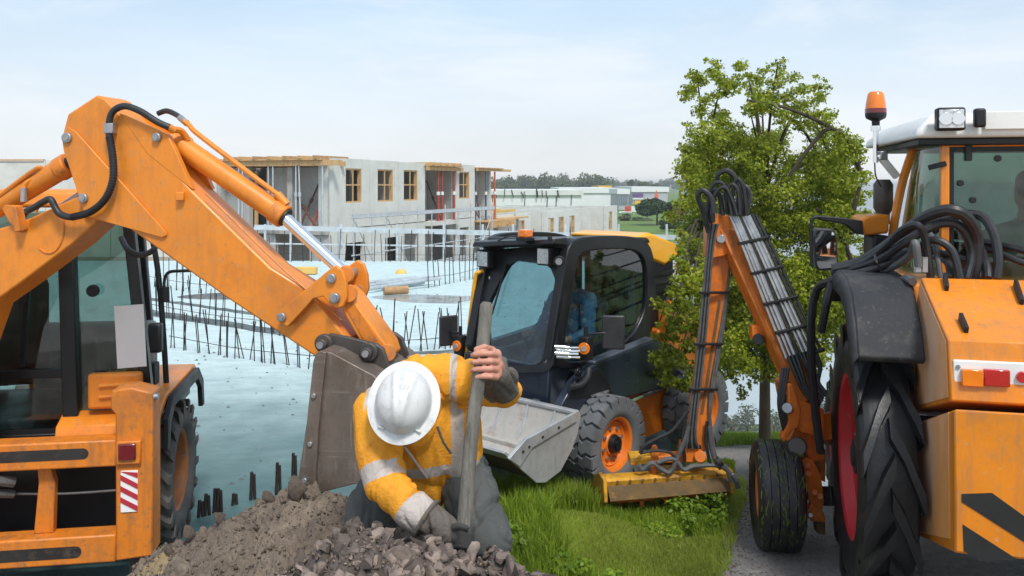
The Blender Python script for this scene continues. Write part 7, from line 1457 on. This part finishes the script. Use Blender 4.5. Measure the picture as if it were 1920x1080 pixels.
for nm, lb_t, b, k, r0 in trees:
    b.z = float(terrain_z(b.x, b.y))-.05; t = thing(nm, lb_t, 'tree', b); V, F = leafcloud(cl[k], 190, .038, 40+k, flat=.5, shell=.35); npmesh('crown', V, F, 'leaf_main', t)
    cc = np.array(cl[k]); top = Vector((b.x+(cc[:, 0].mean()-b.x)*.3, b.y+.1, cc[:, 2].max()*.78)); m = MB(); tp = [b, b+Vector((.0, 0, .9)), b.lerp(top, .45), b.lerp(top, .75)+Vector((.05, 0, 0)), top]
    sp_ = smooth_path(tp, 7); m.tube(sp_, [r0*1.25 if i == 0 else r0*(1-.86*i/len(sp_)) for i in range(len(sp_))], n=10, raw=True); tk_ = m.build('trunk', 'bark', t)
    order = sorted(range(len(cc)), key=lambda i: rd.random())[:34]
    for i in order:
        e = Vector(cc[i, :3]); s = .38+.5*max(0, min(1, (e.z-b.z)/(top.z-b.z)-.25)); st = b.lerp(top, min(.92, max(.36, s))); L_ = (e-st).length
        mid_ = st.lerp(e, .5)+Vector((0, 0, .12*L_*(1 if e.z > st.z else .4))); MB().tube([st, mid_, e], [.022*(1-.85*j/12)+.003 for j in range(13)], n=6).build('branch', 'branch_bark', tk_)
    if k == 2:
        for pth in (((1612, 320), (1590, 262), (1555, 238), (1500, 212), (1450, 196), (1400, 188)), ((1560, 240), (1540, 250), (1500, 300), (1480, 330)), ((1596, 440), (1600, 400), (1612, 350)), ((1606, 520), (1585, 460), (1560, 420), (1530, 390))): MB().tube([P(x, y, 10.2) for x, y in pth], [.024*(1-.7*j/40)+.004 for j in range(41)], n=7).build('branch', 'branch_bark', tk_)
# ------------------------------------------------------------------ grass verge
rcx = np.array([[p.x, p.y] for p in rc]); rcx = rcx[:int(len(rcx)*.66)]
def sst1(a, b, x):
    t = min(1.0, max(0.0, (x-a)/(b-a))); return t*t*(3-2*t)
_rl = [float(np.interp(q*.01, rcx[:, 1], rcx[:, 0]))-1.25*1.06 for q in range(0, 1200)]
def road_left(y): return _rl[min(1199, max(0, int(y*100)))]
def verge_z(x, y): return .035+.05*noise.noise(Vector((x*1.3, y*1.3, 5)))*.5+.13*sst1(5.2, 6.1, y)*(1-sst1(6.5, 7.0, y))*(1-sst1(.3, 1.2, x))-.05*sst1(1.0, 2.0, x)*sst1(6.5, 8.5, y)
def in_verge(x, y):
    if x < -.75 or y < 3.9 or x > road_left(y)+.03: return False
    return y < 7.25+max(0, x-1.1)*1.6 and y < 8.4
nx, ny = 70, 110; V = []
for i in range(ny+1):
    y = 3.8+4.7*i/ny; x1 = road_left(y)+.02
    for j in range(nx+1):
        x = -.8+(x1+.8)*j/nx; z = max(verge_z(x, y), float(terrain_z(x, y))+.02 if x > 1.3 else -1); yb = 7.3+max(0, x-1.1)*1.6
        V.append((x, min(y, yb), (z if y < yb and j < nx else -.04)))
idx = np.arange((ny+1)*(nx+1)).reshape(ny+1, nx+1); F = np.stack([idx[:-1, :-1], idx[:-1, 1:], idx[1:, 1:], idx[1:, :-1]], -1).reshape(-1, 4)
tag(npmesh('grass_verge', V, F, 'verge_soil', smooth=True), kind='structure')
def mown(x, y): return y < 6.52+.10*math.sin(x*3) and x > .42+(6.0-y)*.42+.10*math.sin(y*5)
def blades(n, test, hfn, zfn, area, seed, wd=.0045, bend=.5):
    rg = np.random.default_rng(seed); rq = random.Random(seed); pts = []
    while len(pts) < n:
        x = rq.uniform(area[0], area[1]); y = rq.uniform(area[2], area[3])
        if test(x, y): pts.append((x, y, zfn(x, y) if zfn else 0, hfn(x, y, rq)))
    p = np.array(pts)
    if not zfn: p[:, 2] = terrain_z(p[:, 0], p[:, 1])
    n = len(p); a = rg.uniform(0, 2*np.pi, n); h = p[:, 3]; w = wd*(.7+.6*rg.random(n))*(.6+h/.25*.4)
    dx = np.cos(a); dy = np.sin(a); ln = bend*h*rg.random(n); la = rg.uniform(0, 2*np.pi, n); lx = np.cos(la)*ln; ly = np.sin(la)*ln
    b0 = np.stack([p[:, 0]-dx*w, p[:, 1]-dy*w, p[:, 2]-.01], -1); b1 = np.stack([p[:, 0]+dx*w, p[:, 1]+dy*w, p[:, 2]-.01], -1)
    m0 = np.stack([p[:, 0]-dx*w*.8+lx*.35, p[:, 1]-dy*w*.8+ly*.35, p[:, 2]+h*.6], -1); m1 = np.stack([p[:, 0]+dx*w*.8+lx*.35, p[:, 1]+dy*w*.8+ly*.35, p[:, 2]+h*.6], -1)
    tp = np.stack([p[:, 0]+lx, p[:, 1]+ly, p[:, 2]+h*(1-.25*(ln/(h+1e-6)))], -1); tq = tp+np.stack([dx*w*.15, dy*w*.15, 0*w], -1)
    V = np.stack([b0, b1, m1, m0, tq, tp], 1).reshape(-1, 3); k = np.arange(n)[:, None]*6; F = np.concatenate([k+np.array([[0, 1, 2, 3]]), k+np.array([[3, 2, 4, 5]])], 0); return V, F
leafmat('grass_tall', (.17, .28, .022), (.26, .38, .03), (.37, .45, .055), .5, .55)
leafmat('grass_mown', (.26, .37, .04), (.35, .45, .05), (.50, .50, .14), .5, .6)
leafmat('grass_field', (.18, .29, .03), (.24, .35, .04), (.29, .38, .06), .45, .6)
leafmat('weed_leaf', (.13, .23, .018), (.20, .31, .025), (.29, .39, .04), .5, .5)
nz = lambda x, y: noise.noise(Vector((x*2.2, y*2.2, 0)))
def htall(x, y, rg): return (.17+.12*nz(x, y))*(.5+.8*rg.random())*(1.0 if x < 1.35 else .75)*(1.35 if (y > 6.2 and x < .6) else 1)*(.5 if (y > 6.35 and x > .68) else 1)
V, F = blades(46000, lambda x, y: in_verge(x, y) and not mown(x, y), htall, verge_z, (-.75, 2.2, 4.2, 8.4), 3, .0042, .7); tag(npmesh('tall_grass', V, F, 'grass_tall'), 'uncut tall green grass on the verge in front of the skid steer', 'grass', kind='stuff')
V, F = blades(62000, lambda x, y: in_verge(x, y) and mown(x, y), lambda x, y, rg: (.022+.035*rg.random())*(1.1+.5*nz(x, y)), verge_z, (-.2, 2.0, 4.6, 6.7), 4, .0028, .9); tag(npmesh('mown_grass', V, F, 'grass_mown'), 'short freshly mown grass between the tall grass and the road', 'grass', kind='stuff')
tz = lambda x, y: float(terrain_z(x, y))
def infield(x, y): return .232 < x/y < .40 and (y > 11.35+.25*math.sin(x*2) or x > 5.3)
V, F = blades(30000, infield, lambda x, y, rg: (.05+.10*rg.random())*(1+.03*y), None, (2.5, 8, 10.5, 20), 5, .007, .6); tag(npmesh('field_grass', V, F, 'grass_field'), 'green field grass around the feet of the roadside trees', 'grass', kind='stuff')
wl_ = []; rg = random.Random(8)
for k in range(150):
    x = rg.uniform(-.6, 1.9); y = rg.uniform(4.6, 7.1)
    if in_verge(x, y) and not mown(x, y): wl_.append((x, y, verge_z(x, y)+rg.uniform(.06, .2), rg.uniform(.05, .11), rg.uniform(.05, .1), rg.uniform(.04, .09)))
V, F = leafcloud(wl_, 70, .034, 9, flat=1.0, shell=.3); tag(npmesh('verge_weeds', V, F, 'weed_leaf'), 'broad leaved green weeds among the tall verge grass', 'weeds', kind='stuff')
# heap of cut grass left by the mower
cg = [(P(x, y, D).x, D, .06, .11, .09, .045) for x, y, D in ((1165, 985, 6.55), (1190, 982, 6.6), (1215, 984, 6.55), (1240, 982, 6.6), (1262, 986, 6.5))]
V, F = leafcloud(cg, 900, .030, 12, flat=.8, shell=.3); tag(npmesh('cut_grass', V, F, 'grass_tall'), 'low heap of cut grass lying below the mower head', 'grass', kind='stuff')
# loose gravel along the road's left edge
rg3 = np.random.default_rng(15); Vs = []; Fs = []; o_ = 0
for k in range(2600):
    y = rg3.uniform(4.6, 8.6); x = road_left(y)+.06+abs(rg3.normal())*.35; r_ = rg3.uniform(.004, .013); a_, f_ = st1[k % 6]; Vs.append(a_*r_*(.7+.6*rg3.random(3))+np.array([x, y, float(terrain_z(x, y))+.02])); Fs.append(f_+o_); o_ += len(a_)
tag(npmesh('road_gravel', np.concatenate(Vs), np.concatenate(Fs), 'stone_grey'), 'loose gravel along the grassy left edge of the road', 'gravel', kind='stuff')
V, F = blades(5200, lambda x, y: abs(x-road_left(y)-.05-.06*noise.noise(Vector((0, y*4, 2)))) < .09, lambda x, y, rg: .02+.06*rg.random(), None, (.8, 2.6, 4.6, 8.6), 16, .0035, .9); V[:, 2] += .02; tag(npmesh('edge_grass', V, F, 'grass_mown'), 'ragged grass creeping over the left edge of the road', 'grass', kind='stuff')
# haze over the whole place
m = MB(); m.bb(-7600, 7600, -30, 4600, -99, 7.5); hz = m.build('haze', 'hose', smooth=False); hm = bpy.data.materials.new('haze_air'); hm.use_nodes = True; hn = hm.node_tree; hn.nodes.clear()
ho = hn.nodes.new('ShaderNodeOutputMaterial'); hv = hn.nodes.new('ShaderNodeVolumePrincipled'); hv.inputs['Color'].default_value = (.93, .96, 1, 1); hv.inputs['Density'].default_value = .0006; hv.inputs['Anisotropy'].default_value = .2
hn.links.new(hv.outputs[0], ho.inputs['Volume']); hz.data.materials.clear(); hz.data.materials.append(hm); tag(hz, 'pale haze hanging over the far plain and valley', 'haze', kind='stuff')
